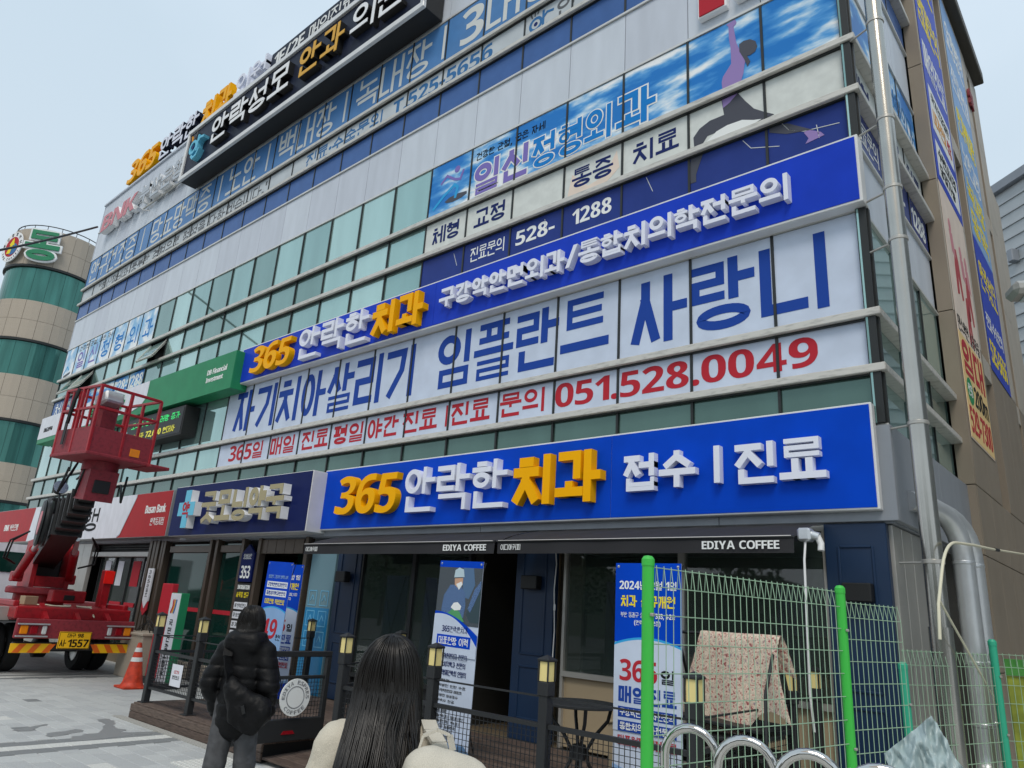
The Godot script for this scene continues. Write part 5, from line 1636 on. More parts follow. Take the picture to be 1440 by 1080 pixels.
	put(g, "wire_mesh", mesh_net(Vector3(-L + 0.06, 0.44, 0), Vector3(-0.06, 0.44, 0), 0.42, 0.04), M.iron).set_meta("kind", "stuff")
	var dx := Transform3D(Basis(Vector3.RIGHT, PI / 2), Vector3(-0.45, 0.66, 0.05))
	f = Shape.new(); f.lathe([Vector2(0.19, 0), Vector2(0.19, 0.012), Vector2(0, 0.012)], 32, dx)
	put(g, "white_disc", f, M.ink_white)
	var cring := Shape.new()
	var cp := PackedVector2Array()
	for k in 24: cp.append(Vector2(-0.45 + 0.11 * cos(TAU * k / 24), 0.66 + 0.11 * sin(TAU * k / 24)))
	cring.stroke(cp, 0.01, true, 0.062, 0.064, Transform3D())
	put(g, "disc_ring", cring, M.frame_silver)
	for k in 12:
		var a := PI * (1.0 - k / 11.0)
		lettering(g, "lettering", "EDIYA ESPRES"[k], -0.018, 0.018, -0.018, 0.022, 0.0, 0.002, M.frame_silver, 0.12, {"local": true, "xf": Transform3D(Basis(Vector3.BACK, a - PI / 2), Vector3(-0.45 + cos(a) * 0.15, 0.66 + sin(a) * 0.15, 0.062))})
	for k in 6:
		var a := PI * (1.25 + 0.5 * k / 5.0)
		lettering(g, "lettering", "COFFEE"[k], -0.018, 0.018, -0.022, 0.018, 0.0, 0.002, M.frame_silver, 0.12, {"local": true, "xf": Transform3D(Basis(Vector3.BACK, a + PI / 2), Vector3(-0.45 + cos(a) * 0.15, 0.66 + sin(a) * 0.15, 0.062))})
	f = Shape.new(); f.prism(PackedVector2Array([Vector2(-0.55, 0.29), Vector2(-0.38, 0.29), Vector2(-0.41, 0.325), Vector2(-0.52, 0.325)]), 0.031, 0.038)
	put(g, "reflector", f, M.lens_red)

func lantern() -> Node3D:
	var t := thing("lantern_post", "lantern post", "lamp post", Vector3.ZERO, "lantern posts on the terrace")
	var s := Shape.new(); s.cbox(Vector3(0, 0.44, 0), Vector3(0.085, 0.88, 0.085), 0.006)
	put(t, "post", s, M.iron)
	s = Shape.new(); s.cbox(Vector3(0, 0.005, 0), Vector3(0.15, 0.012, 0.15), 0.003)
	put(t, "base_plate", s, M.iron)
	s = Shape.new(); s.cbox(Vector3(0, 0.93, 0), Vector3(0.105, 0.11, 0.105), 0.008)
	put(t, "collar", s, M.iron)
	s = Shape.new()
	for x in [-1, 1]:
		for z in [-1, 1]:
			s.cbox(Vector3(x * 0.048, 1.06, z * 0.048), Vector3(0.012, 0.15, 0.012), 0.002)
	s.cbox(Vector3(0, 1.145, 0), Vector3(0.118, 0.02, 0.118), 0.004)
	s.flat()
	for k in 4:
		var a := PI / 4 + k * PI / 2; var b := a + PI / 2
		s.tri(Vector3(cos(a) * 0.075, 1.155, -sin(a) * 0.075), Vector3(cos(b) * 0.075, 1.155, -sin(b) * 0.075), Vector3(0, 1.185, 0))
	put(t, "lantern_frame", s, M.iron)
	for k in 4:
		s = Shape.new()
		s.cbox(Vector3(0, 1.06, 0.040), Vector3(0.078, 0.146, 0.006), 0.001)
		inst(t, "lantern_pane", s.done(), M.lamp_cream, Transform3D(Basis(Vector3.UP, k * PI / 2), Vector3.ZERO))
	return t

func mesh_net(a: Vector3, b: Vector3, h: float, step: float) -> Shape:
	var s := Shape.new()
	var L := a.distance_to(b); var d := (b - a).normalized()
	var n := int(L / step)
	for k in n + 1:
		var p := a + d * (L * k / n)
		s.bar(p, p + Vector3(0, h, 0), 0.0045, 0.0045)
	for k in int(h / step) + 1:
		var o := Vector3(0, k * step, 0)
		s.bar(a + o, b + o, 0.0045, 0.0045)
	return s

func railing(a: Vector3, b: Vector3, label: String, net: bool):
	var t := thing("railing_panel", label, "railing", (a + b) / 2, "railing panels round the terrace")
	var d := (b - a).normalized() * 0.045
	a += d; b -= d
	var s := Shape.new(); s.bar(a + Vector3(0, 0.87, 0), b + Vector3(0, 0.87, 0), 0.014, 0.014)
	putw(t, "top_rod", s, M.iron)
	s = Shape.new(); s.bar(a + Vector3(0, 0.66, 0), b + Vector3(0, 0.66, 0), 0.04, 0.035)
	putw(t, "upper_rail", s, M.iron)
	s = Shape.new(); s.bar(a + Vector3(0, 0.19, 0), b + Vector3(0, 0.19, 0), 0.04, 0.03)
	putw(t, "lower_rail", s, M.iron)
	putw(t, "wire_mesh", mesh_net(a + Vector3(0, 0.205, 0), b + Vector3(0, 0.205, 0), 0.44, 0.045), M.iron).set_meta("kind", "stuff")
# ---------------------------------------------------------------- banner stands, furniture
func banner_stand(label: String, at: Vector3, w: float, h: float, turn: float) -> Node3D:
	var t := thing("banner_stand", label, "banner stand", at, "printed banner stands on the terrace", turn)
	var s := Shape.new()
	s.smooth()
	var n := 12
	for k in n:
		var y0 := 0.06 + (h - 0.06) * k / n; var y1 := 0.06 + (h - 0.06) * (k + 1) / n
		var b0 := 0.0; var b1 := 0.0
		s.quad(Vector3(-w / 2, y0, -b0), Vector3(w / 2, y0, -b0), Vector3(w / 2, y1, -b1), Vector3(-w / 2, y1, -b1))
		s.quad(Vector3(w / 2, y0, -b0 - 0.002), Vector3(-w / 2, y0, -b0 - 0.002), Vector3(-w / 2, y1, -b1 - 0.002), Vector3(w / 2, y1, -b1 - 0.002))
	put(t, "sheet", s, M.film_white)
	s = Shape.new()
	s.rod(Vector3(-w / 2 + 0.01, 0.07, -0.012), Vector3(w / 2 - 0.01, h - 0.01, -0.05), 0.006, 6)
	s.rod(Vector3(w / 2 - 0.01, 0.07, -0.016), Vector3(-w / 2 + 0.01, h - 0.01, -0.058), 0.006, 6)
	s.rod(Vector3(0, h * 0.5, -0.05), Vector3(0, 0.0, -0.45), 0.008, 6)
	put(t, "cross_poles", s, M.iron)
	for x in [-1, 1]:
		s = Shape.new(); s.lathe([Vector2(0.012, 0), Vector2(0.012, 0.01), Vector2(0, 0.014)], 10, Transform3D(Basis(Vector3.RIGHT, PI / 2), Vector3(x * (w / 2 - 0.03), h - 0.03, -0.004)))
		put(t, "eyelet", s, M.chrome)
	return t

func pf(t: Node3D, called: String, x0: float, x1: float, y0: float, y1: float, mat: Material, z := 0.004):
	var s := Shape.new()
	s.bx(x0, x1, y0, y1, z - 0.0015, z)
	put(t, called, s, mat)

func poly(t: Node3D, called: String, a: Array, mat: Material, z := 0.004):
	var p := PackedVector2Array()
	for i in range(0, a.size(), 2): p.append(Vector2(a[i], a[i + 1]))
	var s := Shape.new()
	s.prism(p, z - 0.0015, z)
	put(t, called, s, mat)

func arc(t: Node3D, called: String, w: float, ytop: float, rise: float, ybot: float, mat: Material, z: float):
	var a := []
	for k in 15:
		var u := -1.0 + 2.0 * k / 14
		a.append_array([u * w / 2, ytop + rise * (1.0 - u * u)])
	a.append_array([w / 2, ybot, -w / 2, ybot])
	poly(t, called, a, mat, z)

func opening_banner(label: String, at: Vector3, turn: float, w := 0.66, h := 1.98) -> Node3D:
	var t := banner_stand(label, at, w, h, turn)
	var L := {"local": true, "natural": "center"}
	pf(t, "print_field", -w / 2, w / 2, h * 0.66, h, M.sign_blue)
	arc(t, "print_arc", w, h * 0.655, 0.06, h * 0.6, M.ink_sky, 0.0055)
	arc(t, "print_arc", w, h * 0.645, 0.06, h * 0.3, M.film_white, 0.0068)
	var z := 0.007
	lettering(t, "lettering", "2024년 2월 1일", -w / 2, w / 2, h * 0.885, h * 0.922, z - 0.002, 0.002, M.ink_white, 0.13, L)
	lettering(t, "lettering", "치과 신규개원", -w / 2 + 0.06, w / 2 - 0.06, h * 0.81, h * 0.86, z - 0.002, 0.002, M.ink_yellow, 0.16, {"local": true})
	lettering(t, "lettering", "부산 동래구 충렬대로 353, 1-2층", -w / 2 + 0.06, w / 2 - 0.06, h * 0.765, h * 0.787, z - 0.002, 0.002, M.ink_white, 0.1, {"local": true})
	lettering(t, "lettering", "(안락동 1-2층)", -0.13, 0.13, h * 0.735, h * 0.755, z - 0.002, 0.002, M.ink_white, 0.1, {"local": true})
	lettering(t, "lettering", "365", -w / 2 + 0.06, 0.10, h * 0.50, h * 0.59, z, 0.002, M.ink_red, 0.15, {"local": true})
	lettering(t, "lettering", "일", 0.13, w / 2 - 0.06, h * 0.505, h * 0.56, z, 0.002, M.ink_black, 0.16, {"local": true})
	lettering(t, "lettering", "매일진료", -w / 2 + 0.05, w / 2 - 0.05, h * 0.415, h * 0.48, z, 0.002, M.ink_blue, 0.17, {"local": true})
	for k in 2:
		var y := h * (0.355 - 0.055 * k)
		pf(t, "print_box", -w / 2 + 0.05, w / 2 - 0.05, y, y + h * 0.042, M.ink_blue, 0.0085)
		lettering(t, "lettering", ["구강악안면외과전문의", "통합치의학과전문의"][k], -w / 2 + 0.07, w / 2 - 0.07, y + 0.013, y + h * 0.042 - 0.013, 0.0085, 0.002, M.ink_white, 0.13, {"local": true})
	lettering(t, "lettering", "대표원장 직접진료", -w / 2 + 0.05, w / 2 - 0.05, h * 0.245, h * 0.285, z, 0.002, M.ink_red, 0.13, {"local": true})
	arc(t, "print_arc", w, h * 0.17, -0.05, 0.062, M.ink_lightblue, 0.005)
	arc(t, "print_arc", w, h * 0.15, -0.05, 0.062, M.sign_blue, 0.0065)
	return t

func stands():
	var Y := 0.2
	opening_banner("opening banner with red 365 behind the near green fence post", Vector3(-3.44, Y, 1.75), 0.0)
	opening_banner("opening banner half hidden behind the other one by the pharmacy", Vector3(-10.28, Y, 1.0), 0.1)
	# price banner beside the black coat
	var t := banner_stand("leaning price banner with red 49 beside the black coat", Vector3(-9.8, Y, 1.5), 0.66, 1.98, 0.0)
	t.rotation.z = -0.03
	var w := 0.66; var h := 1.98
	pf(t, "print_field", -w / 2, w / 2, h * 0.66, h, M.sign_blue)
	arc(t, "print_arc", w, h * 0.655, 0.06, h * 0.6, M.ink_sky, 0.0055)
	arc(t, "print_arc", w, h * 0.645, 0.06, h * 0.3, M.ink_lightblue, 0.0068)
	lettering(t, "lettering", "임플란트 고정가격 정책의 시작", -0.26, 0.26, h * 0.88, h * 0.905, 0.005, 0.002, M.ink_lightblue, 0.12, {"local": true})
	for k in 2:
		pf(t, "print_box", -0.27, 0.27, h * (0.815 - 0.06 * k), h * (0.858 - 0.06 * k), M.ink_white, 0.0055)
		lettering(t, "lettering", ["구강악안면외과전문의", "통합치의학과전문의"][k], -0.25, 0.25, h * (0.823 - 0.06 * k), h * (0.851 - 0.06 * k), 0.0055, 0.002, M.ink_blue, 0.14, {"local": true})
	lettering(t, "lettering", "대표원장 직접진료", -0.26, 0.26, h * 0.70, h * 0.735, 0.005, 0.002, M.ink_yellow, 0.13, {"local": true})
	lettering(t, "lettering", "49", -0.24, 0.16, h * 0.46, h * 0.60, 0.007, 0.002, M.ink_red, 0.15, {"local": true, "slant": 0.12})
	lettering(t, "lettering", "만원", 0.18, 0.30, h * 0.46, h * 0.50, 0.007, 0.002, M.ink_black, 0.13, {"local": true})
	lettering(t, "lettering", "임플란트 135.9만원", -0.28, 0.28, h * 0.3, h * 0.35, 0.007, 0.002, M.ink_blue, 0.13, {"local": true})
	pf(t, "print_field", -w / 2, w / 2, 0.062, h * 0.24, M.sign_blue, 0.0055)
	# surgeon banner
	t = banner_stand("tall banner with a surgeon photograph and the director's career list", Vector3(-5.95, Y, 1.6), 0.68, 2.0, 0.0)
	t.rotation.z = -0.02
	w = 0.68; h = 2.0
	mk("photo_back", rgb("58626b"), 0.5, 0.0, T.leaf, Vector3(4, 4, 4)); mk("photo_gown", rgb("6488bd"), 0.5, 0.0, T.leaf, Vector3(3, 3, 3)); mk("photo_gown2", rgb("4f6f92"), 0.5); mk("photo_cap", rgb("b7cdd6"), 0.5); mk("photo_green", rgb("4f9c63"), 0.5); mk("photo_dark", rgb("2f454d"), 0.5)
	pf(t, "print_field", -w / 2, w / 2, h - 0.07, h, M.sign_blue, 0.0045)
	pf(t, "photo", -w / 2 + 0.002, w / 2 - 0.002, h * 0.66, h - 0.07, M.photo_back, 0.004)
	poly(t, "photo_shape", [0.04, 1.93, 0.20, 1.93, 0.24, 1.75, 0.16, 1.6, 0.08, 1.62, 0.04, 1.8], M.photo_gown2, 0.0052)
	poly(t, "photo_shape", [-0.18, 1.40, 0.1, 1.40, 0.12, 1.52, 0.10, 1.66, 0.02, 1.74, -0.14, 1.74, -0.23, 1.62, -0.25, 1.46], M.photo_gown, 0.0064)
	poly(t, "photo_shape", [0.34, 1.36, 0.34, 1.80, 0.28, 1.74, 0.18, 1.56, 0.14, 1.44, 0.2, 1.36], M.photo_dark, 0.0058)
	poly(t, "photo_shape", [0.16, 1.50, 0.24, 1.70, 0.33, 1.80, 0.335, 1.72, 0.25, 1.55, 0.2, 1.46], M.photo_gown, 0.0072)
	poly(t, "photo_shape", [-0.26, 1.36, -0.18, 1.41, -0.05, 1.50, 0.04, 1.46, 0.12, 1.36], M.photo_green, 0.0078)
	poly(t, "photo_shape", [-0.08, 1.81, -0.07, 1.74, 0.0, 1.70, 0.05, 1.76, 0.05, 1.82], M.skin, 0.0078)
	poly(t, "photo_shape", [-0.05, 1.75, 0.0, 1.69, 0.05, 1.75, 0.03, 1.78], M.ink_white, 0.0086)
	poly(t, "photo_shape", [-0.09, 1.82, -0.08, 1.90, -0.02, 1.93, 0.05, 1.91, 0.07, 1.83], M.photo_cap, 0.0086)
	poly(t, "photo_shape", [-0.1, 1.50, -0.06, 1.55, 0.0, 1.56, 0.06, 1.52, 0.05, 1.48, -0.04, 1.47], M.ink_white, 0.009)
	var a := []
	for k in 13:
		var u := k / 12.0
		a.append_array([-w / 2 + w * u, 1.45 - 0.22 * pow(u, 1.4) + 0.03 * sin(u * PI)])
	var lo := a.duplicate()
	a.append_array([w / 2, 1.1, -w / 2, 1.38])
	poly(t, "blue_curve", a, M.sign_blue, 0.0098)
	var c := []
	for k in 13:
		var u := k / 12.0
		c.append_array([-w / 2 + w * u, 1.42 - 0.30 * pow(u, 2.0) + 0.03 * sin(u * PI)])
	c.append_array([w / 2, 1.0, -w / 2, 1.0])
	poly(t, "white_field", c, M.film_white, 0.0112)
	var z := 0.0114
	lettering(t, "lettering", "365안락한치과", -0.2, 0.2, 1.24, 1.305, z, 0.002, M.ink_navy, 0.09, {"local": true})
	pf(t, "print_box", -0.27, 0.25, 1.09, 1.21, M.sign_blue, 0.0125)
	lettering(t, "lettering", "대표원장 이력", -0.24, 0.22, 1.11, 1.19, 0.0126, 0.002, M.ink_white, 0.12, {"local": true})
	for k in 3:
		lettering(t, "lettering", ["구강악안면외과 전문의", "통합치의학과 전문의", "악성형재건학회 인정의"][k], -0.22, 0.22 - 0.02 * (k % 2), 0.97 - 0.085 * k, 1.025 - 0.085 * k, 0.002 if k else z, 0.004, M.ink_navy, 0.09, {"local": true})
	for k in 13:
		lettering(t, "lettering", ["치의학대학원 졸업", "대학병원 인턴 수료", "병원 구강악안면외과 레지던트", "대학병원 임상강사", "의학박사 전공", "턱관절 임플란트 골이식 연수", "교정학회 정회원", "보철학회 정회원", "임플란트 학회", "국제 치과 임플란트", "심미치과 정회원", "대한치과의사협회", "임상 자문의"][k], -0.24, -0.02 + 0.05 * ((k * 5) % 6), 0.735 - 0.05 * k, 0.762 - 0.05 * k, 0.0005, 0.004, M.ink_grey, 0.09, {"local": true})
	var bb := thing("stand_base", "blue grey water base under the surgeon banner", "base", Vector3(-5.85, Y, 1.75))
	var s := Shape.new()
	s.flat()
	var q := [Vector3(-0.3, 0, -0.2), Vector3(0.3, 0, -0.2), Vector3(0.3, 0, 0.2), Vector3(-0.3, 0, 0.2), Vector3(-0.2, 0.16, -0.12), Vector3(0.2, 0.16, -0.12), Vector3(0.2, 0.16, 0.12), Vector3(-0.2, 0.16, 0.12)]
	s.quad(q[3], q[2], q[6], q[7]); s.quad(q[2], q[1], q[5], q[6]); s.quad(q[1], q[0], q[4], q[5]); s.quad(q[0], q[3], q[7], q[4]); s.quad(q[7], q[6], q[5], q[4])
	put(bb, "tank", s, M.photo_gown2)
	# round cafe table
	t = thing("round_table", "black round metal cafe table on curved legs", "table", Vector3(-4.12, Y, 1.75))
	s = Shape.new(); s.lathe([Vector2(0.0, 0.735), Vector2(0.34, 0.735), Vector2(0.35, 0.74), Vector2(0.35, 0.757), Vector2(0.34, 0.762), Vector2(0, 0.762)], 36)
	put(t, "table_top", s, M.iron)
	s = Shape.new(); s.lathe([Vector2(0.06, 0.30), Vector2(0.06, 0.42), Vector2(0.0, 0.42)], 14)
	put(t, "hub", s, M.iron)
	for k in 4:
		s = Shape.new()
		var an := PI / 4 + k * PI / 2
		var d := Vector3(cos(an), 0, sin(an))
		s.tube([d * 0.28 + Vector3(0, 0.735, 0), d * 0.25 + Vector3(0, 0.62, 0), d * 0.14 + Vector3(0, 0.50, 0), d * 0.07 + Vector3(0, 0.38, 0), d * 0.08 + Vector3(0, 0.28, 0), d * 0.17 + Vector3(0, 0.12, 0), d * 0.28 + Vector3(0, 0.01, 0)], 0.016, 8)
		put(t, "leg", s, M.iron)
	# beige bin behind the table
	t = thing("waste_bin", "beige slanted top box behind the round table", "bin", Vector3(-4.15, Y, 0.7))
	s = Shape.new()
	s.prism(PackedVector2Array([Vector2(-0.22, 0), Vector2(0.22, 0), Vector2(0.24, 0.62), Vector2(-0.24, 0.5)]), -0.2, 0.2)
	put(t, "body", s, M.beige)
	s = Shape.new(); s.cbox(Vector3(0, 0.575, 0), Vector3(0.52, 0.03, 0.44), 0.008, Basis(Vector3.BACK, 0.245))
	put(t, "lid", s, M.beige)
	# folded tables and rack under a quilt
	t = thing("folded_furniture", "stack of dark folded terrace furniture behind the green fence", "furniture", Vector3(-3.0, Y, 1.3))
	for k in 7:
		s = Shape.new()
		s.cbox(Vector3(0.1 - 0.02 * k, 0.12 + 0.105 * k, 0.06 * (k % 3)), Vector3(0.95, 0.03, 0.6), 0.006, Basis(Vector3.BACK, 0.05 * ((k % 3) - 1)))
		put(t, "table_leaf", s, M.black)
	for x in [-0.4, 0.5]:
		s = Shape.new(); s.tube([Vector3(x, 0, 0.3), Vector3(x, 1.0, 0.25), Vector3(x, 1.42, 0.0), Vector3(x, 0.9, -0.25), Vector3(x, 0, -0.3)], 0.014, 7)
		put(t, "side_frame", s, M.iron)
	s = Shape.new(); s.rod(Vector3(-0.42, 1.42, 0), Vector3(0.52, 1.42, 0), 0.014, 7)
	put(t, "top_bar", s, M.iron)
	quilt_sheet()
	# red and white upright signs by the pharmacy
	t = thing("upright_sign", "red upright advertising board by the pharmacy window", "sign", Vector3(-14.67, 0, 0.8))
	s = Shape.new(); s.cbox(Vector3(0, 0.95, 0), Vector3(0.44, 1.7, 0.12), 0.01); put(t, "board", s, M.ink_red)
	s = Shape.new(); s.cbox(Vector3(0, 0.05, 0), Vector3(0.5, 0.1, 0.36), 0.01); put(t, "foot", s, M.iron)
	t = thing("upright_sign", "white upright sign with green side leaning by the pharmacy window", "sign", Vector3(-13.85, 0, 0.95))
	s = Shape.new(); s.cbox(Vector3(0, 0.86, 0), Vector3(0.40, 1.56, 0.16), 0.01); put(t, "casing", s, M.sign_green)
	s = Shape.new(); s.cbox(Vector3(0, 0.86, 0.083), Vector3(0.38, 1.54, 0.012), 0.003); put(t, "face", s, M.sign_white)
	s = Shape.new(); s.cbox(Vector3(0, 0.05, 0), Vector3(0.46, 0.1, 0.40), 0.01); put(t, "foot", s, M.iron)
	for k in 3:
		s = Shape.new(); s.stroke(PackedVector2Array([Vector2(-0.09 + 0.06 * k, 1.30), Vector2(-0.04 + 0.05 * k, 1.40), Vector2(-0.05 + 0.06 * k, 1.5)]), 0.045, false, 0.09, 0.092 + 0.0004 * k, Transform3D())
		put(t, "emblem", s, [M.ink_red, M.ink_orange, M.ink_steel][k])
	for k in 7:
		lettering(t, "lettering", "국민건강보험공단"[k], -0.07, 0.07, 1.06 - 0.14 * k, 1.17 - 0.14 * k, 0.09, 0.003, M.ink_black, 0.14, {"local": true})

func quilt_sheet():
	var t := thing("quilt", "pale flowered quilt thrown over the frame behind the green fence", "quilt", Vector3(-2.78, 1.0, 1.4))
	var s := Shape.new()
	s.smooth()
	var nx := 34; var ny := 34
	var P := []
	for j in ny + 1:
		var row := []
		for i in nx + 1:
			var u := float(i) / nx; var v := float(j) / ny
			var x := -3.20 + 0.78 * u + 0.05 * sin(v * 5.0 + u * 2.0) + 0.10 * (u - 0.5) * absf(v * 1.25 - 0.42)
			var over := v * 1.25 - 0.42          # path over the top bar
			var y := 1.66 - absf(over) * (0.86 + 0.12 * sin(u * 6.0)) + 0.03 * sin(u * 9.0) * absf(over)
			if over > 0: y -= 0.16 * smoothstep(0.12, 0.42, u) * (1.0 - smoothstep(0.42, 0.75, u)) * over * 1.6
			var z := 1.32 + 0.03 * clampf(over * 14.0, -1, 1) + 0.07 * over + 0.04 * sin(u * 13.0 + 1.0) * absf(over)
			# quilting
			var qx := absf(sin((u * 0.82 + v * 1.25) * 26.0)); var qy := absf(sin((u * 0.82 - v * 1.25) * 26.0))
			z += (0.010 * minf(qx, qy)) * (1.0 if over > 0 else -1.0)
			row.append(Vector3(x, y, z))
		P.append(row)
	for j in ny:
		for i in nx:
			s.quad(P[j + 1][i], P[j + 1][i + 1], P[j][i + 1], P[j][i])
	putw(t, "cloth", s, M.quilt)
# ---------------------------------------------------------------- lift truck
func truck():
	var t := thing("lift_truck", "red truck with a folded black boom seen from behind", "truck", Vector3(-18.2, 0, 1.95))
	# local coordinates: x forward is -x of the world; here x = 2.5 is the tail, z = 0 the middle line
	var R: Material = M.red_paint
	var s: Shape
	s = Shape.new()       # chassis rails
	for z in [-0.42, 0.42]:
		s.cbox(Vector3(-1.8, 0.86, z), Vector3(8.4, 0.22, 0.09), 0.01)
	for x in [2.2, 1.2, 0.0, -1.2, -2.4, -3.6, -4.8]:
		s.cbox(Vector3(x, 0.86, 0), Vector3(0.08, 0.14, 0.8), 0.01)
	put(t, "chassis", s, M.iron)
	s = Shape.new()       # deck with the low red body
	s.cbox(Vector3(-0.4, 1.12, 0), Vector3(5.4, 0.22, 2.04), 0.02)
	put(t, "flat_bed", s, R)
	for z in [-0.98, 0.98]:
		s = Shape.new(); s.cbox(Vector3(-0.2, 1.27, z), Vector3(4.6, 0.10, 0.1), 0.015)
		put(t, "side_beam", s, R)
	# tail panel
	s = Shape.new(); s.cbox(Vector3(2.52, 0.86, 0), Vector3(0.07, 0.34, 2.06), 0.015)
	put(t, "tail_panel", s, M.red_faded)
	for z in [-0.55, 0.0, 0.55]:
		s = Shape.new()
		s.prism(PackedVector2Array([Vector2(2.0, 1.02), Vector2(2.52, 1.0), Vector2(2.52, 1.04), Vector2(2.05, 1.30)]), z - 0.04, z + 0.04)
		put(t, "brace", s, R)
	for z in [-1.0, 1.0]:        # outrigger boxes across the tail
		s = Shape.new(); s.cbox(Vector3(1.95, 1.10, z * 0.52), Vector3(0.24, 0.24, 0.96), 0.015)
		put(t, "outrigger_beam", s, R if z < 0 else M.red_faded)
	s = Shape.new(); s.cbox(Vector3(1.75, 1.08, 1.22), Vector3(0.26, 0.24, 0.5), 0.01)
	put(t, "outrigger_arm", s, M.steel_panel)
	s = Shape.new(); s.rod(Vector3(1.75, 1.05, 1.36), Vector3(1.75, 0.3, 1.36), 0.06, 12); s.cbox(Vector3(1.75, 0.28, 1.36), Vector3(0.3, 0.04, 0.3), 0.01)
	put(t, "outrigger_leg", s, M.iron)
	# tail lamps
	for sd in [-1, 1]:
		var lamp := Shape.new(); lamp.cbox(Vector3(2.555, 0.84, sd * 0.76), Vector3(0.03, 0.20, 0.50), 0.005)
		var o := put(t, "lamp_board", lamp, M.red_faded)
		for q in [[0.90, M.lens_amber, "amber_lens"], [0.74, M.lens_red, "red_lens"], [0.57, M.lens_clear, "clear_lens"]]:
			var l := Shape.new(); l.cbox(Vector3(2.585, 0.84, sd * q[0]), Vector3(0.04, 0.15, 0.13 if q[0] > 0.6 else 0.08), 0.015)
			put(o, q[2], l, q[1])
		var g := Shape.new()
		for y in [0.94, 0.73]: g.cbox(Vector3(2.60, y, sd * 0.76), Vector3(0.05, 0.025, 0.52), 0.004)
		put(o, "guard_bar", g, M.galv)
		var ch := Shape.new(); ch.cbox(Vector3(2.50, 0.52, sd * 0.70), Vector3(0.02, 0.16, 0.66), 0.003)
		var chv := put(t, "chevron_plate", ch, M.reflector_yellow)
		for k in 3:
			var c := Shape.new()
			var z0: float = sd * (0.40 + 0.24 * k)
			var xf := Transform3D(Basis(Vector3(0, 0, -1), Vector3.UP, Vector3(1, 0, 0)), Vector3(2.511, 0, 0))
			c.prism(PackedVector2Array([Vector2(-z0, 0.445), Vector2(-z0 - sd * 0.11, 0.445), Vector2(-z0 - sd * 0.01 + sd * 0.0, 0.595), Vector2(-z0 + sd * 0.10, 0.595)]), 0, 0.002, xf)
			put(chv, "stripe", c, M.reflector_orange)
	s = Shape.new(); s.cbox(Vector3(2.44, 0.55, 0), Vector3(0.10, 0.14, 2.0), 0.015)
	put(t, "under_run_bar", s, M.iron)
	# number plate
	s = Shape.new(); s.cbox(Vector3(2.58, 0.67, 0.02), Vector3(0.02, 0.30, 0.56), 0.006)
	var pl := put(t, "number_plate", s, M.reflector_yellow)
	var px := Transform3D(Basis(Vector3(0, 0, -1), Vector3.UP, Vector3(1, 0, 0)), Vector3(2.591, 0, 0))
	var edge := Shape.new(); edge.stroke(PackedVector2Array([Vector2(-0.29, 0.53), Vector2(0.25, 0.53), Vector2(0.25, 0.81), Vector2(-0.29, 0.81)]), 0.008, true, 0, 0.001, px)
	put(pl, "edge_line", edge, M.ink_black)
	lettering(pl, "lettering", "대구 98", -0.16, 0.12, 0.72, 0.79, 0.0, 0.002, M.ink_black, 0.12, {"local": true, "xf": px})
	lettering(pl, "lettering", "사", -0.27, -0.16, 0.56, 0.68, 0.0, 0.002, M.ink_black, 0.12, {"local": true, "xf": px})
	lettering(pl, "lettering", "1557", -0.13, 0.23, 0.55, 0.69, 0.0, 0.002, M.ink_black, 0.12, {"local": true, "xf": px})
	# wheels: a pair on each side at the back, single ones in front
	for x in [1.05, -4.4]:
		for sd in [-1, 1]:
			for k in (2 if x > 0 else 1):
				var z: float = sd * (0.95 - 0.30 * k)
				var xf := Transform3D(Basis(Vector3.RIGHT, PI / 2), Vector3(x, 0.44, z))
				var wl := Shape.new(); wl.lathe([Vector2(0.26, -0.12), Vector2(0.41, -0.13), Vector2(0.44, -0.09), Vector2(0.445, 0.0), Vector2(0.44, 0.09), Vector2(0.41, 0.13), Vector2(0.26, 0.12)], 36, xf)
				var o := put(t, "wheel", wl, M.tyre)
				var rim := Shape.new(); rim.lathe([Vector2(0.0, -0.08), Vector2(0.27, -0.10), Vector2(0.27, 0.10), Vector2(0.12, 0.06), Vector2(0, 0.06)], 20, xf)
				put(o, "rim", rim, M.steel_panel)
	s = Shape.new(); s.rod(Vector3(1.05, 0.44, -0.8), Vector3(1.05, 0.44, 0.8), 0.09, 10); s.lathe([Vector2(0.0, -0.2), Vector2(0.2, -0.1), Vector2(0.2, 0.1), Vector2(0, 0.2)], 14, Transform3D(Basis(Vector3.RIGHT, PI / 2), Vector3(1.05, 0.44, 0.1)))
	put(t, "rear_axle", s, M.black)
	for sd in [-1, 1]:
		s = Shape.new(); s.cbox(Vector3(1.05, 0.96, sd * 0.86), Vector3(1.2, 0.05, 0.5), 0.02)
		put(t, "mudguard", s, M.iron)
	# cab, white, at the front
	s = Shape.new(); s.prism(PackedVector2Array([Vector2(-5.9, 0.6), Vector2(-3.9, 0.6), Vector2(-3.9, 2.55), Vector2(-5.3, 2.6), Vector2(-5.75, 1.8), Vector2(-5.95, 1.5)]), -1.0, 1.0)
	put(t, "cab", s, M.sign_white)
	s = Shape.new(); s.cbox(Vector3(-3.885, 2.1, 0), Vector3(0.02, 0.5, 1.3), 0.006)
	put(t, "rear_window", s, M.tint)
	# red toolbox post with a bright square on the side near the building
	s = Shape.new(); s.cbox(Vector3(1.2, 1.62, -0.82), Vector3(0.22, 0.75, 0.16), 0.012)
	put(t, "post", s, R)
	mk("bright_red", rgb("f01a12"), 0.4)
	s = Shape.new(); s.cbox(Vector3(1.33, 1.85, -0.82), Vector3(0.03, 0.26, 0.2), 0.006)
	put(t, "red_reflector", s, M.bright_red)
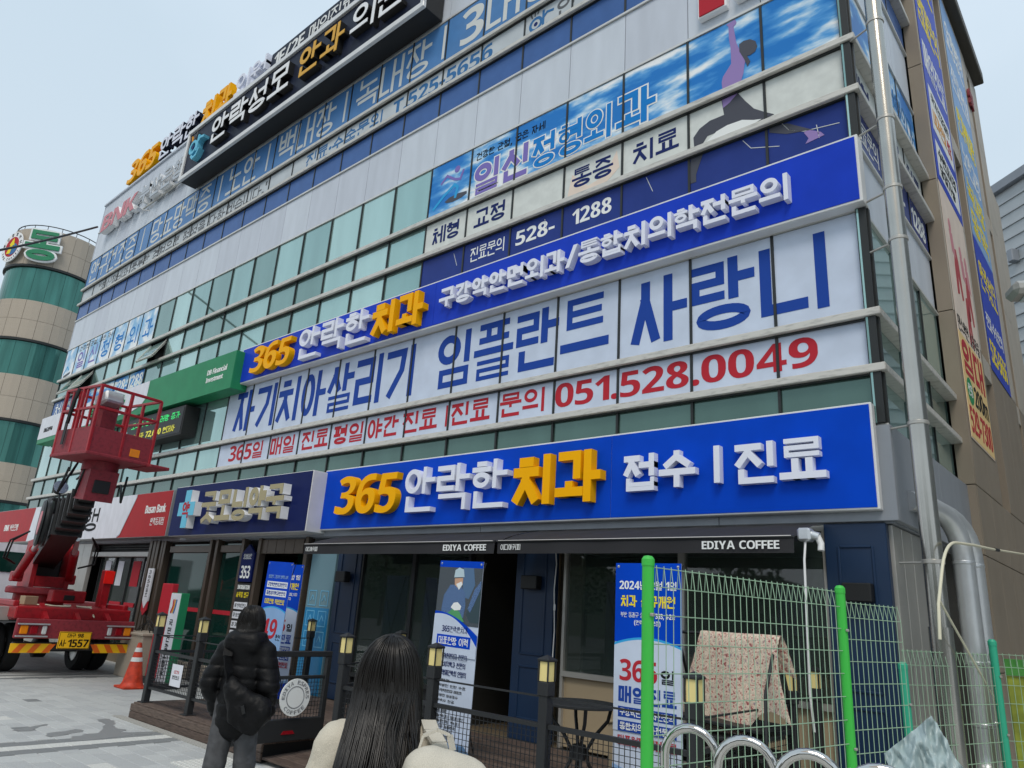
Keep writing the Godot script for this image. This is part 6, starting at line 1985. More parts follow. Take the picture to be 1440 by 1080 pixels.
	s = Shape.new(); s.cbox(Vector3(1.3, 1.42, -0.1), Vector3(0.3, 0.24, 0.62), 0.02)
	put(t, "control_box", s, R)
	s = Shape.new(); s.cbox(Vector3(1.455, 1.40, -0.1), Vector3(0.02, 0.10, 0.2), 0.006)
	put(t, "latch_plate", s, M.black)
	s = Shape.new(); s.cbox(Vector3(1.5, 1.32, 0.62), Vector3(0.16, 0.16, 0.26), 0.006, Basis(Vector3.UP, 0.3))
	put(t, "wood_block", s, M.beige)
	s = Shape.new(); s.tube([Vector3(1.6, 1.26, 0.4), Vector3(1.7, 1.24, 0.2), Vector3(1.62, 1.25, -0.2), Vector3(2.0, 1.24, -0.35), Vector3(2.4, 1.08, -0.3)], 0.015, 6)
	s.tube([Vector3(1.3, 1.26, 0.7), Vector3(1.5, 1.25, 0.5), Vector3(1.8, 1.24, 0.1), Vector3(1.6, 1.25, -0.5)], 0.012, 6)
	put(t, "cable", s, M.hose)
	# slewing ring and turret
	s = Shape.new(); s.lathe([Vector2(0.48, 1.22), Vector2(0.48, 1.42), Vector2(0.0, 1.42)], 24)
	put(t, "pedestal", s, R)
	s = Shape.new(); s.lathe([Vector2(0.0, 1.42), Vector2(0.62, 1.42), Vector2(0.64, 1.44), Vector2(0.64, 1.53), Vector2(0.6, 1.56), Vector2(0, 1.56)], 28)
	put(t, "turntable", s, M.red_faded)
	for sd in [-1, 1]:
		s = Shape.new()
		s.prism(PackedVector2Array([Vector2(-0.35, 1.56), Vector2(0.42, 1.56), Vector2(0.36, 2.4), Vector2(0.1, 2.55), Vector2(-0.3, 2.5)]), sd * 0.33 - 0.045, sd * 0.33 + 0.045)
		put(t, "turret_plate", s, R)
	s = Shape.new(); s.cbox(Vector3(0.3, 1.68, 0), Vector3(0.2, 0.22, 0.57), 0.01)
	put(t, "turret_cross", s, R)
	s = Shape.new(); s.cbox(Vector3(-0.1, 2.0, 0), Vector3(0.4, 0.8, 0.5), 0.02)
	put(t, "winch_housing", s, M.black)
	# boom: nested box sections, from the turret towards the camera
	var A := Vector3(-0.3, 2.35, 0.1); var B := Vector3(5.3, 1.95, 1.5)
	A = Vector3(0.1, 2.25, 0.1); B = Vector3(5.8, 3.28, 1.36)
	var d := (B - A).normalized()
	for k in 6:
		s = Shape.new()
		var w := 0.44 - 0.05 * k
		var p0 := A + d * (0.62 * k if k else -0.5); var p1 := A + d * (3.2 + 0.42 * k)
		s.bar(p0, p1, w, w * 1.25)
		var o := put(t, "boom_section", s, M.black)
		var c := Shape.new(); c.bar(p1 - d * 0.07, p1, w + 0.06, w * 1.25 + 0.06)
		put(o, "collar", c, M.iron)
		for e in 4:
			var hose := Shape.new()
			var off := Vector3(0, w * 0.7 + 0.03, 0) + Vector3(-d.z, 0, d.x) * (0.05 * e - 0.08)
			hose.tube([p1 - d * 0.4 + off, p1 - d * 0.2 + off + Vector3(0, 0.05, 0), p1 + off * 0.9], 0.014, 5)
			put(o, "hose", hose, M.black)
	# hose drum and flood lamp
	var side := Vector3(-d.z, 0, d.x)
	var up := side.cross(d).normalized()
	var hub := A + d * 2.7 + side * 0.34
	var dx := Transform3D(Basis(d, side, d.cross(side)), hub)
	s = Shape.new(); s.lathe([Vector2(0.10, -0.07), Vector2(0.42, -0.06), Vector2(0.44, -0.02), Vector2(0.40, 0.0), Vector2(0.40, 0.04), Vector2(0.44, 0.07), Vector2(0.41, 0.10), Vector2(0.2, 0.08), Vector2(0.0, 0.08)], 30, dx)
	put(t, "hose_drum", s, M.iron)
	s = Shape.new(); s.lathe([Vector2(0.0, 0.081), Vector2(0.22, 0.081), Vector2(0.22, 0.10), Vector2(0.0, 0.105)], 24, dx)
	put(t, "drum_hub", s, M.letter_pink)
	s = Shape.new(); s.lathe([Vector2(0.02, -0.14), Vector2(0.10, -0.1), Vector2(0.13, 0.0), Vector2(0.125, 0.02)], 18, Transform3D(Basis(Vector3.BACK, -1.2), A + d * 3.0 + up * 0.62 + side * 0.25))
	var fl := put(t, "flood_lamp", s, M.iron)
	s = Shape.new(); s.lathe([Vector2(0.0, -0.02), Vector2(0.06, 0.0), Vector2(0.125, 0.025), Vector2(0.13, 0.03), Vector2(0.0, 0.028)], 18, Transform3D(Basis(Vector3.BACK, -1.2), A + d * 3.0 + up * 0.62 + side * 0.25))
	put(fl, "lens", s, M.chrome)
	s = Shape.new(); s.rod(A + d * 3.0 + up * 0.3 + side * 0.22, A + d * 2.98 + up * 0.6 + side * 0.25, 0.02, 6)
	put(fl, "lamp_stem", s, M.iron)
	s = Shape.new(); s.cbox(A + d * 2.4 + up * 0.42 + side * 0.22, Vector3(0.3, 0.3, 0.24), 0.02)
	put(t, "valve_box", s, M.black)
	# lifting rams left and right of the boom
	for sd in [-1, 1]:
		s = Shape.new()
		var r0 := Vector3(0.3, 1.75, sd * 0.5 + 0.1); var r1: Vector3 = A + d * 2.2 + side * 0.30 * sd - up * 0.12
		s.tube([r0, r0.lerp(r1, 0.68)], 0.085, 14)
		var o := put(t, "lift_ram", s, R)
		var rr := Shape.new(); rr.tube([r0.lerp(r1, 0.68), r1], 0.05, 12)
		put(o, "ram_rod", rr, M.galv)
		var cl := Shape.new(); cl.cbox(r0, Vector3(0.22, 0.2, 0.2), 0.02)
		put(o, "ram_foot", cl, R)
		for e in 2:
			var hs := Shape.new()
			hs.tube([r0 + Vector3(0.05, 0.25, sd * 0.1), r0 + Vector3(0.2, 0.35, sd * (0.32 + 0.05 * e)), r0 + Vector3(0.3, 0.7, sd * (0.3 + 0.05 * e)), r0 + Vector3(0.5, 0.9, sd * 0.1)], 0.018, 6)
			put(o, "hose", hs, M.black)
	# jib head that carries the basket
	s = Shape.new(); s.bar(B + Vector3(0, -0.35, 0), B + Vector3(0.05, 0.12, 0), 0.42, 0.42)
	put(t, "jib_head", s, M.red_faded)
	s = Shape.new(); s.lathe([Vector2(0.26, 0.1), Vector2(0.26, 0.24), Vector2(0.0, 0.24)], 20, Transform3D(Basis(), B))
	put(t, "basket_pivot", s, M.red_faded)
	s = Shape.new(); s.cbox(B + Vector3(0.2, -0.15, 0.0), Vector3(0.1, 0.2, 0.24), 0.01)
	put(t, "control_panel", s, M.black)
	for k in 5:
		var hs := Shape.new()
		var zz := 0.18 * (k - 2)
		hs.tube([B + Vector3(-0.9, -0.1 + 0.05 * k, zz * 0.6 - 0.1), B + Vector3(-0.4, 0.0 + 0.06 * k, zz - 0.15), B + Vector3(-0.15, -0.3, zz * 1.3), B + Vector3(0.0, 0.1, zz * 1.2)], 0.018, 6)
		put(t, "hose", hs, M.black)
	basket(t, B + Vector3(0.1, 0.25, 0.05))

func basket(t: Node3D, at: Vector3):
	# open work basket: sheet metal below, bars above
	var w := 0.98; var dd := 0.98; var h := 1.06
	var b := Node3D.new()
	b.name = "work_basket"
	t.add_child(b)
	b.position = at
	b.rotation.y = 0.16
	var s := Shape.new(); s.cbox(Vector3(0, 0.02, 0), Vector3(w + 0.06, 0.05, dd + 0.06), 0.01)
	put(b, "floor", s, M.red_faded)
	s = Shape.new(); s.cbox(Vector3(0.30, 0.0, -0.62), Vector3(0.62, 0.05, 0.34), 0.01)
	put(b, "step_plate", s, M.red_faded)
	for q in [[Vector3(w / 2, 0.22, 0), Vector3(0.025, 0.40, dd)], [Vector3(0, 0.22, dd / 2), Vector3(w, 0.40, 0.025)], [Vector3(-w / 2, 0.22, 0), Vector3(0.025, 0.40, dd)]]:
		s = Shape.new(); s.cbox(q[0], q[1], 0.004)
		put(b, "side_sheet", s, M.red_faded)
	for x in [-1, 0, 1]:
		for z in [-1, 0, 1]:
			if x == 0 and z == 0: continue
			s = Shape.new(); s.cbox(Vector3(x * w / 2, h / 2, z * dd / 2), Vector3(0.045, h, 0.045), 0.006)
			put(b, "upright", s, M.red_paint)
	for k in 4:
		for sgn in [-1]:
			s = Shape.new(); s.cbox(Vector3(-w / 2 + 0.2 + 0.2 * k, 0.72, dd / 2), Vector3(0.03, 0.62, 0.03), 0.004)
			put(b, "upright", s, M.red_paint)
	for y in [h, 0.72]:
		for q in [[Vector3(w / 2, y, 0), Vector3(0.046, 0.04, dd)], [Vector3(-w / 2, y, 0), Vector3(0.046, 0.04, dd)], [Vector3(0, y, dd / 2), Vector3(w, 0.041, 0.044)], [Vector3(0, y, -dd / 2), Vector3(w, 0.041, 0.044)]]:
			s = Shape.new(); s.cbox(q[0], q[1], 0.006)
			put(b, "rail", s, M.red_paint)
	s = Shape.new(); s.cbox(Vector3(0.22, 0.92, 0.2), Vector3(0.34, 0.2, 0.3), 0.03, Basis(Vector3.BACK, 0.25))
	put(b, "control_box", s, M.galv)
	s = Shape.new(); s.cbox(Vector3(0.1, 0.66, 0.15), Vector3(0.26, 0.6, 0.3), 0.04)
	put(b, "control_stand", s, M.red_faded)
	s = Shape.new(); s.tube([Vector3(-0.1, 1.06, dd / 2 + 0.03), Vector3(-0.14, 0.85, dd / 2 + 0.05), Vector3(-0.18, 0.5, dd / 2 + 0.05)], 0.03, 6); s.box(Vector3(-0.2, 0.35, dd / 2 + 0.05), Vector3(0.07, 0.36, 0.01))
	put(b, "harness_strap", s, M.black)
	s = Shape.new(); s.cbox(Vector3(w / 2 + 0.016, 0.15, -0.22), Vector3(0.004, 0.12, 0.16), 0.001)
	put(b, "orange_patch", s, M.lens_amber)
# ---------------------------------------------------------------- pipes on the corner, fences, small things
func bend(a: Vector3, c: Vector3, b: Vector3, n := 8) -> Array:
	var out := []
	for k in n + 1:
		var u := float(k) / n
		out.append(a.lerp(c, u).lerp(c.lerp(b, u), u))
	return out

func corner_pipes():
	var t := thing("rain_pipe", "tall stainless steel rain pipe standing at the building corner", "pipe", Vector3(-1.54, 0, 0.08))
	var s := Shape.new(); s.rod(Vector3(0, 1.75, 0), Vector3(0, 15.4, 0), 0.085, 20)
	put(t, "upper_pipe", s, M.steel)
	s = Shape.new(); s.rod(Vector3(0, 0.0, 0), Vector3(0, 1.8, 0), 0.095, 20)
	put(t, "lower_pipe", s, M.steel)
	for y in [2.35, 3.62, 5.55, 6.15, 7.0, 8.3, 10.2, 12.2]:
		s = Shape.new()
		s.lathe([Vector2(0.086, y - 0.02), Vector2(0.094, y - 0.015), Vector2(0.094, y + 0.015), Vector2(0.086, y + 0.02)], 20)
		s.rod(Vector3(-0.08, y, -0.03), Vector3(-0.30, y, -0.12), 0.012, 6)
		put(t, "clamp", s, M.steel_panel)
	t = thing("flue_pipes", "pair of galvanised flue pipes bending down the side wall", "pipe", Vector3(-1.6, 0, -1.2))
	for k in 2:
		var z := -1.15 - 0.36 * k
		var x := -1.52 + 0.02 * k
		var pts: Array = bend(Vector3(-1.80, 2.98, z + 0.75), Vector3(x, 3.02, z + 0.02), Vector3(x, 2.5, z)) + [Vector3(x, 1.5, z)]
		s = Shape.new(); s.tube(pts, 0.098, 18)
		putw(t, "upper_pipe", s, M.galv)
		s = Shape.new(); s.tube([Vector3(x, 1.52, z), Vector3(x, 0.75, z)] + bend(Vector3(x, 0.7, z), Vector3(x, 0.4, z), Vector3(x - 0.05, 0.4, z + 0.5)), 0.096, 18)
		putw(t, "lower_pipe", s, M.galv)
		for y in [2.45, 1.5, 0.95]:
			s = Shape.new(); s.lathe([Vector2(0.098, y - 0.02), Vector2(0.104, y - 0.012), Vector2(0.104, y + 0.012), Vector2(0.098, y + 0.02)], 18, Transform3D(Basis(), Vector3(x, 0, z)))
			putw(t, "seam", s, M.galv)
	t = thing("white_hose", "cream hose arching from the steel pipe to the right", "hose", Vector3(-1.4, 0.5, 0.2))
	s = Shape.new()
	var pts: Array = [Vector3(-1.37, 1.7, 0.95), Vector3(-1.36, 1.96, 0.92)] + bend(Vector3(-1.35, 2.2, 0.75), Vector3(-1.35, 2.48, 0.52), Vector3(-1.35, 2.52, 0.05)) + [Vector3(-1.35, 2.58, -0.7), Vector3(-1.35, 2.65, -1.8), Vector3(-1.35, 2.82, -4.1)]
	s.tube(pts, 0.0125, 10)
	putw(t, "tube", s, M.hose)
	s = Shape.new(); s.rod(Vector3(-1.35, 2.66, -1.9), Vector3(-1.35, 2.675, -2.15), 0.018, 10)
	putw(t, "tape", s, M.black)
	s = Shape.new(); s.tube([Vector3(-1.36, 2.0, 0.9), Vector3(-1.35, 1.91, 0.75), Vector3(-1.35, 1.2, -0.86)], 0.009, 7)
	putw(t, "stay", s, M.hose)
	t = thing("overhead_cable", "black overhead cable crossing the round tower", "cable", Vector3(-23, 10.3, 3.6))
	s = Shape.new()
	pts = []
	for k in 21:
		var u := k / 20.0
		pts.append(Vector3(-20.4, 8.26, 5.57).lerp(Vector3(-27.0, 13.91, 0.32), u) + Vector3(0, -0.10 * sin(PI * u), 0))
	s.tube(pts, 0.035, 7)
	putw(t, "wire", s, M.black)
	t = thing("wall_camera", "small white camera under the raised bank letters", "camera", Vector3(-23.5, 13.45, 0.1))
	s = Shape.new(); s.rod(Vector3(0, 0, 0), Vector3(0.25, -0.08, 0.3), 0.06, 10); put(t, "body", s, M.frame_white)
	s = Shape.new(); s.rod(Vector3(0.05, 0, 0.05), Vector3(0.05, 0.1, -0.2), 0.02, 6); put(t, "arm", s, M.frame_white)

func fence_panel(label: String, a: Vector3, b: Vector3, h0: float, wire: Material) -> Node3D:
	# welded wire panel with the bent top triangle; a, b are ground points
	var t := thing("wire_fence", label, "fence", (a + b) / 2, "green wire fence panels")
	var d := (b - a).normalized(); var L := a.distance_to(b)
	var side := Vector3.UP.cross(d)
	var n := int(L / 0.064)
	var v := Shape.new()
	for k in n + 1:
		var p := a + d * (L * k / n)
		v.tube([p + Vector3(0, 0.08, 0), p + Vector3(0, h0 - 0.12, 0), p + Vector3(0, h0 - 0.003, 0) + side * 0.03 + d * 0.018], 0.0027, 4, false)
		v.tube([p + Vector3(0, h0 - 0.003, 0) + side * 0.03 + d * 0.018, p + Vector3(0, h0 - 0.11, 0) + side * 0.055 + d * 0.04], 0.0027, 4, false)
	putw(t, "upright_wires", v, wire).set_meta("kind", "stuff")
	var k := 0
	var y := h0 - 0.12
	while y > 0.05:
		var r := Shape.new()
		r.rod(a + Vector3(0, y, 0), b + Vector3(0, y, 0), 0.0032, 5)
		putw(t, "cross_wire", r, wire)
		y -= 0.15
		k += 1
	var r := Shape.new(); r.rod(a + Vector3(0, h0 - 0.015, 0) + side * 0.03, b + Vector3(0, h0 - 0.015, 0) + side * 0.03, 0.0032, 5)
	putw(t, "cross_wire", r, wire)
	return t

func fence_post(label: String, at: Vector3, h: float, mat: Material, r := 0.033):
	var t := thing("fence_post", label, "fence post", at, "green fence posts")
	var s := Shape.new(); s.rod(Vector3.ZERO, Vector3(0, h - 0.02, 0), r, 20)
	put(t, "tube", s, mat)
	s = Shape.new(); s.lathe([Vector2(r + 0.003, h - 0.045), Vector2(r + 0.003, h - 0.01), Vector2(r * 0.7, h + 0.008), Vector2(0, h + 0.012)], 20)
	put(t, "cap", s, mat)
	for y in [0.4, 0.95, h - 0.30]:
		s = Shape.new(); s.cbox(Vector3(r + 0.004, y, r * 0.4), Vector3(0.02, 0.018, 0.03), 0.004)
		put(t, "clip", s, M.steel_panel)

func fences():
	var P1 := Vector3(-2.14, 0, 3.92); var P2 := Vector3(-1.81, 0, 1.79); var P3 := Vector3(-1.69, 0, 0.78); var P4 := Vector3(-1.27, 0, -0.55); var P5 := Vector3(-0.35, 0, -1.6)
	fence_post("bright green fence post nearest the camera beside the opening banner", P1, 2.03, M.fence_green)
	fence_post("green fence post between the tall wire panels", P2, 2.02, M.fence_green)
	fence_post("short teal fence post beside the plastic bag", P3, 1.50, M.fence_teal)
	fence_post("teal fence post in front of the beige side wall", P4, 1.72, M.fence_teal)
	fence_panel("tall green wire fence panel in front of the quilt", P1 + Vector3(0.0, 0, -0.03), P2 + Vector3(0, 0, 0.03), 2.0, M.fence_wire)
	fence_panel("green wire fence panel in front of the corner blue panel", P2 + Vector3(0.01, 0, -0.03), Vector3(-1.62, 0, 1.0), 1.93, M.fence_wire)
	fence_panel("lower green wire fence panel in front of the steel pipes", P3 + Vector3(0.02, 0, -0.02), P4 + Vector3(-0.01, 0, 0.03), 1.61, M.fence_wire)
	fence_panel("green wire fence panel at the far right edge", P4 + Vector3(0.02, 0, -0.02), P5, 1.62, M.fence_wire)
	var t := thing("olive_sheet", "olive green sheet behind the fence at the right edge", "sheet", Vector3(-0.9, 0, -1.2))
	var s := Shape.new(); s.bar(Vector3(-1.22, 0.8, -0.75), Vector3(-0.36, 0.8, -1.75), 0.01, 1.25)
	putw(t, "sheet", s, M.olive)
	s = Shape.new(); s.bar(Vector3(-1.22, 1.5, -0.72), Vector3(-0.36, 1.5, -1.72), 0.012, 0.14)
	mk("green_net", rgb("4f9a45"), 0.8, 0.0, T.fine, Vector3(6, 6, 6))
	putw(t, "net_edge", s, M.green_net)

func street_things():
	# wave bicycle rack
	var labs := ["leftmost chrome hoop of the bicycle rack", "second chrome hoop of the bicycle rack", "third chrome hoop of the bicycle rack", "rightmost chrome hoop of the bicycle rack"]
	var tops := [Vector3(-2.0, 1.2, 3.72), Vector3(-1.66, 1.2, 3.81), Vector3(-1.33, 1.2, 3.89), Vector3(-1.01, 1.2, 3.97)]
	for i in 4:
		var p: Vector3 = tops[i]
		var t := thing("rack_hoop", labs[i], "bicycle rack", Vector3(p.x, 0, p.z), "hoops of the bicycle rack")
		t.rotation.y = 0.3
		var pts := [Vector3(-0.135, 0, 0), Vector3(-0.135, 0.7, 0), Vector3(-0.135, 1.04, 0)]
		for k in range(1, 12):
			var a := PI - PI * k / 12.0
			pts.append(Vector3(0.135 * cos(a), 1.04 + 0.135 * sin(a), 0))
		pts.append_array([Vector3(0.135, 1.04, 0), Vector3(0.135, 0.7, 0), Vector3(0.135, 0, 0)])
		var s := Shape.new(); s.tube(pts, 0.024, 16)
		put(t, "hoop", s, M.chrome)
		for x in [-0.135, 0.135]:
			s = Shape.new(); s.lathe([Vector2(0.05, 0.0), Vector2(0.05, 0.008), Vector2(0.026, 0.012)], 16, Transform3D(Basis(), Vector3(x, 0, 0)))
			put(t, "foot_plate", s, M.chrome)
	# plastic bag pulled over a stake
	var t := thing("plastic_bag", "crumpled grey plastic sheet hung over a stake by the fence", "bag", Vector3(-1.02, 0, 3.2))
	var s := Shape.new()
	s.rod(Vector3(-0.98, 0, 3.14), Vector3(-0.98, 1.27, 3.14), 0.015, 7)
	putw(t, "stake", s, M.iron)
	s = Shape.new(); s.smooth()
	var nz := FastNoiseLite.new(); nz.seed = 4; nz.frequency = 2.2; nz.fractal_type = FastNoiseLite.FRACTAL_RIDGED; nz.fractal_octaves = 3
	# a sheet hung over the stake: its four corners droop
	var K := [Vector3(-1.19, 1.14, 3.26), Vector3(-0.985, 1.335, 3.15), Vector3(-0.74, 0.86, 3.16), Vector3(-1.02, 0.72, 3.40)]
	var G := []
	for j in 41:
		var row := []
		for i in 41:
			var u := i / 40.0; var v := j / 40.0
			var p: Vector3 = K[0].lerp(K[1], u).lerp(K[3].lerp(K[2], u), v)
			var edge := minf(minf(u, 1.0 - u), minf(v, 1.0 - v))
			p += Vector3(0.3, 0.2, 0.9) * (0.10 * sin(PI * u) * sin(PI * v))
			p += Vector3(0.25, 0.15, 0.95) * nz.get_noise_2d(u * 1.2 + v * 0.5, v * 1.1) * 0.07
			p += Vector3(0.6, 0.6, 0.2) * nz.get_noise_2d(u * 2.0 + 7.0, v * 2.0) * 0.012
			row.append(p)
		G.append(row)
	for j in 40:
		for i in 40:
			s.quad(G[j + 1][i], G[j + 1][i + 1], G[j][i + 1], G[j][i])
	putw(t, "film", s, M.bag_film)
	# traffic cone
	t = thing("traffic_cone", "orange traffic cone with two white bands behind the corner post", "traffic cone", Vector3(-14.0, 0, 1.45))
	s = Shape.new(); s.cbox(Vector3(0, 0.02, 0), Vector3(0.44, 0.04, 0.44), 0.012); s.lathe([Vector2(0.2, 0.04), Vector2(0.185, 0.06), Vector2(0.165, 0.10)], 24)
	put(t, "foot", s, M.cone)
	s = Shape.new(); s.lathe([Vector2(0.165, 0.10), Vector2(0.09, 0.48), Vector2(0.035, 0.73), Vector2(0.03, 0.75), Vector2(0.018, 0.755)], 24)
	put(t, "body", s, M.cone)
	for y in [0.44, 0.60]:
		var f := func(yy: float): return lerpf(0.165, 0.09, (yy - 0.10) / 0.38) if yy < 0.48 else lerpf(0.09, 0.035, (yy - 0.48) / 0.25)
		s = Shape.new(); s.lathe([Vector2(f.call(y) + 0.003, y), Vector2(f.call(y + 0.07) + 0.003, y + 0.07)], 24)
		put(t, "white_band", s, M.white_band)
	# grey kerb block behind the cone
	t = thing("stone_block", "grey stone planter block behind the traffic cone", "planter", Vector3(-15.6, 0, 0.7))
	s = Shape.new(); s.cbox(Vector3(0, 0.4, 0), Vector3(1.0, 0.8, 0.5), 0.015); put(t, "block", s, M.granite)
	s = Shape.new(); s.cbox(Vector3(0, 0.82, 0), Vector3(1.06, 0.05, 0.56), 0.01); put(t, "cap", s, M.granite)
	# loose wires on top of the block
	s = Shape.new()
	for k in 5:
		var p := []
		for q in 7: p.append(Vector3(-0.3 + 0.1 * q, 0.85 + 0.25 * sin(PI * q / 6.0) * (0.6 + 0.15 * k), 0.06 * sin(q + k * 1.3)))
		s.tube(p, 0.008, 5)
	put(t, "wires", s, M.black)
	# canopy end of a street lamp at the right edge
	t = thing("street_lamp", "grey street lamp head poking in at the right edge", "street lamp", Vector3(0.6, 0, -2.5))
	s = Shape.new(); s.rod(Vector3(0, 0, 0), Vector3(0, 5.3, 0), 0.07, 14); put(t, "pole", s, M.steel_panel)
	s = Shape.new(); s.tube([Vector3(0, 5.3, 0), Vector3(-0.25, 5.5, 0.05), Vector3(-0.75, 5.62, 0.15)], 0.045, 10); put(t, "arm", s, M.steel_panel)
	s = Shape.new(); s.cbox(Vector3(-1.1, 5.62, 0.3), Vector3(0.85, 0.16, 0.34), 0.05, Basis(Vector3.UP, 0.45)); put(t, "head", s, M.steel_panel)
	s = Shape.new(); s.cbox(Vector3(-1.1, 5.53, 0.3), Vector3(0.6, 0.03, 0.2), 0.01, Basis(Vector3.UP, 0.45)); put(t, "lens", s, M.lens_clear)
	# white cable along the blue panel
	t = thing("white_cable", "thin white cable with a small switch hanging by the middle window", "cable", Vector3(-5.8, 1.0, 0.02))
	s = Shape.new(); s.tube([Vector3(-5.84, 2.62, 0.02), Vector3(-5.80, 2.3, 0.02), Vector3(-5.82, 2.0, 0.02), Vector3(-5.79, 1.5, 0.02), Vector3(-5.81, 0.9, 0.02)], 0.008, 6); putw(t, "wire", s, M.frame_white)
	s = Shape.new(); s.cbox(Vector3(-5.80, 1.78, 0.025), Vector3(0.03, 0.08, 0.02), 0.006); putw(t, "switch", s, M.frame_white)
# ---------------------------------------------------------------- people
# A figure is a set of tapered bones joined by a smooth minimum and meshed as surface nets.
func blob(bones: Array, cell: float, k: float, mod = null, into: Shape = null) -> Shape:
	# bone: [a, b, ra, rb, squash z (optional)]
	var lo := Vector3(1e9, 1e9, 1e9); var hi := -lo
	for b in bones:
		var r: float = maxf(b[2], b[3]) + k * 0.6 + 3.0 * cell
		for p in [b[0], b[1]]:
			lo = lo.min(p - Vector3(r, r, r)); hi = hi.max(p + Vector3(r, r, r))
	var n := Vector3i(((hi - lo) / cell).ceil()) + Vector3i.ONE
	var F := PackedFloat32Array()
	F.resize(n.x * n.y * n.z)
	F.fill(1.0)
	for b in bones:
		var a: Vector3 = b[0]; var e: Vector3 = b[1]; var ra: float = b[2]; var rb: float = b[3]
		var sq: float = b[4] if b.size() > 4 else 1.0
		var r := maxf(ra, rb) + k * 0.6 + 2.0 * cell
		var rv := Vector3(r, r, r)
		var i0 := Vector3i(((a.min(e) - rv - lo) / cell).floor()).clamp(Vector3i.ZERO, n - Vector3i.ONE)
		var i1 := Vector3i(((a.max(e) + rv - lo) / cell).ceil()).clamp(Vector3i.ZERO, n - Vector3i.ONE)
		var ax := e - a
		ax.z /= sq
		var l2 := maxf(1e-8, ax.length_squared())
		for z in range(i0.z, i1.z + 1):
			for y in range(i0.y, i1.y + 1):
				var row := (z * n.y + y) * n.x
				for x in range(i0.x, i1.x + 1):
					var p := lo + Vector3(x, y, z) * cell - a
					p.z /= sq
					var t := clampf(p.dot(ax) / l2, 0.0, 1.0)
					var dist := p.distance_to(ax * t) - lerpf(ra, rb, t)
					var o := F[row + x]
					var h := maxf(k - absf(o - dist), 0.0) / k
					F[row + x] = minf(o, dist) - h * h * k * 0.25
	if mod != null:
		for z in n.z:
			for y in n.y:
				var row := (z * n.y + y) * n.x
				for x in n.x:
					if absf(F[row + x]) < 0.08:
						F[row + x] += mod.call(lo + Vector3(x, y, z) * cell)
	# surface nets
	var s := into if into else Shape.new()
	s.smooth(); s.empty = false
	var vid := {}
	var pos := PackedVector3Array()
	var sy := n.x; var sz := n.x * n.y
	for z in n.z - 1:
		for y in n.y - 1:
			for x in n.x - 1:
				var c := (z * n.y + y) * n.x + x
				var m := 0
				var v := [F[c], F[c + 1], F[c + sy], F[c + sy + 1], F[c + sz], F[c + sz + 1], F[c + sz + sy], F[c + sz + sy + 1]]
				for q in 8:
					if v[q] < 0.0: m += 1
				if m == 0 or m == 8: continue
				var sum := Vector3.ZERO; var cnt := 0
				for ed in [[0, 1], [2, 3], [4, 5], [6, 7], [0, 2], [1, 3], [4, 6], [5, 7], [0, 4], [1, 5], [2, 6], [3, 7]]:
					var f0: float = v[ed[0]]; var f1: float = v[ed[1]]
					if (f0 < 0.0) != (f1 < 0.0):
						var p0 := Vector3(ed[0] & 1, (ed[0] >> 1) & 1, ed[0] >> 2); var p1 := Vector3(ed[1] & 1, (ed[1] >> 1) & 1, ed[1] >> 2)
						sum += p0.lerp(p1, f0 / (f0 - f1)); cnt += 1
				vid[c] = pos.size()
				pos.append(lo + (Vector3(x, y, z) + sum / cnt) * cell)
	for c in vid:
		var x: int = c % n.x; var y: int = (c / n.x) % n.y; var z: int = c / sz
		for ax in 3:
			var st: int = [1, sy, sz][ax]; var u: int = [sy, sz, 1][ax]; var w: int = [sz, 1, sy][ax]
			if [y, z, x][ax] == 0 or [z, x, y][ax] == 0: continue
			var f0 := F[c]; var f1 := F[c + st]
			if (f0 < 0.0) == (f1 < 0.0): continue
			if not (vid.has(c - u) and vid.has(c - w) and vid.has(c - u - w)): continue
			var A := pos[vid[c]]; var B := pos[vid[c - u]]; var C := pos[vid[c - u - w]]; var D := pos[vid[c - w]]
			if f0 < 0.0: s.quad(A, B, C, D)
			else: s.quad(A, D, C, B)
	return s

func head_bones(c: Vector3, s := 1.0) -> Array:
	# skull, jaw, nose, ears; the face looks along -z
	return [
		[c + Vector3(0, 0.02, 0.012) * s, c + Vector3(0, 0.025, -0.018) * s, 0.083 * s, 0.080 * s],
		[c + Vector3(0, -0.03, -0.035) * s, c + Vector3(0, -0.085, -0.055) * s, 0.062 * s, 0.034 * s],
		[c + Vector3(0, 0.0, -0.092) * s, c + Vector3(0, -0.03, -0.106) * s, 0.010 * s, 0.015 * s],
		[c + Vector3(-0.024, -0.062, -0.082) * s, c + Vector3(0.024, -0.062, -0.082) * s, 0.010 * s, 0.010 * s],
		[c + Vector3(-0.036, 0.012, -0.084) * s, c + Vector3(-0.026, 0.012, -0.086) * s, 0.012 * s, 0.012 * s],
		[c + Vector3(0.036, 0.012, -0.084) * s, c + Vector3(0.026, 0.012, -0.086) * s, 0.012 * s, 0.012 * s],
		[c + Vector3(-0.080, 0.015, 0.0) * s, c + Vector3(-0.078, -0.025, -0.006) * s, 0.013 * s, 0.009 * s],
		[c + Vector3(0.080, 0.015, 0.0) * s, c + Vector3(0.078, -0.025, -0.006) * s, 0.013 * s, 0.009 * s]]

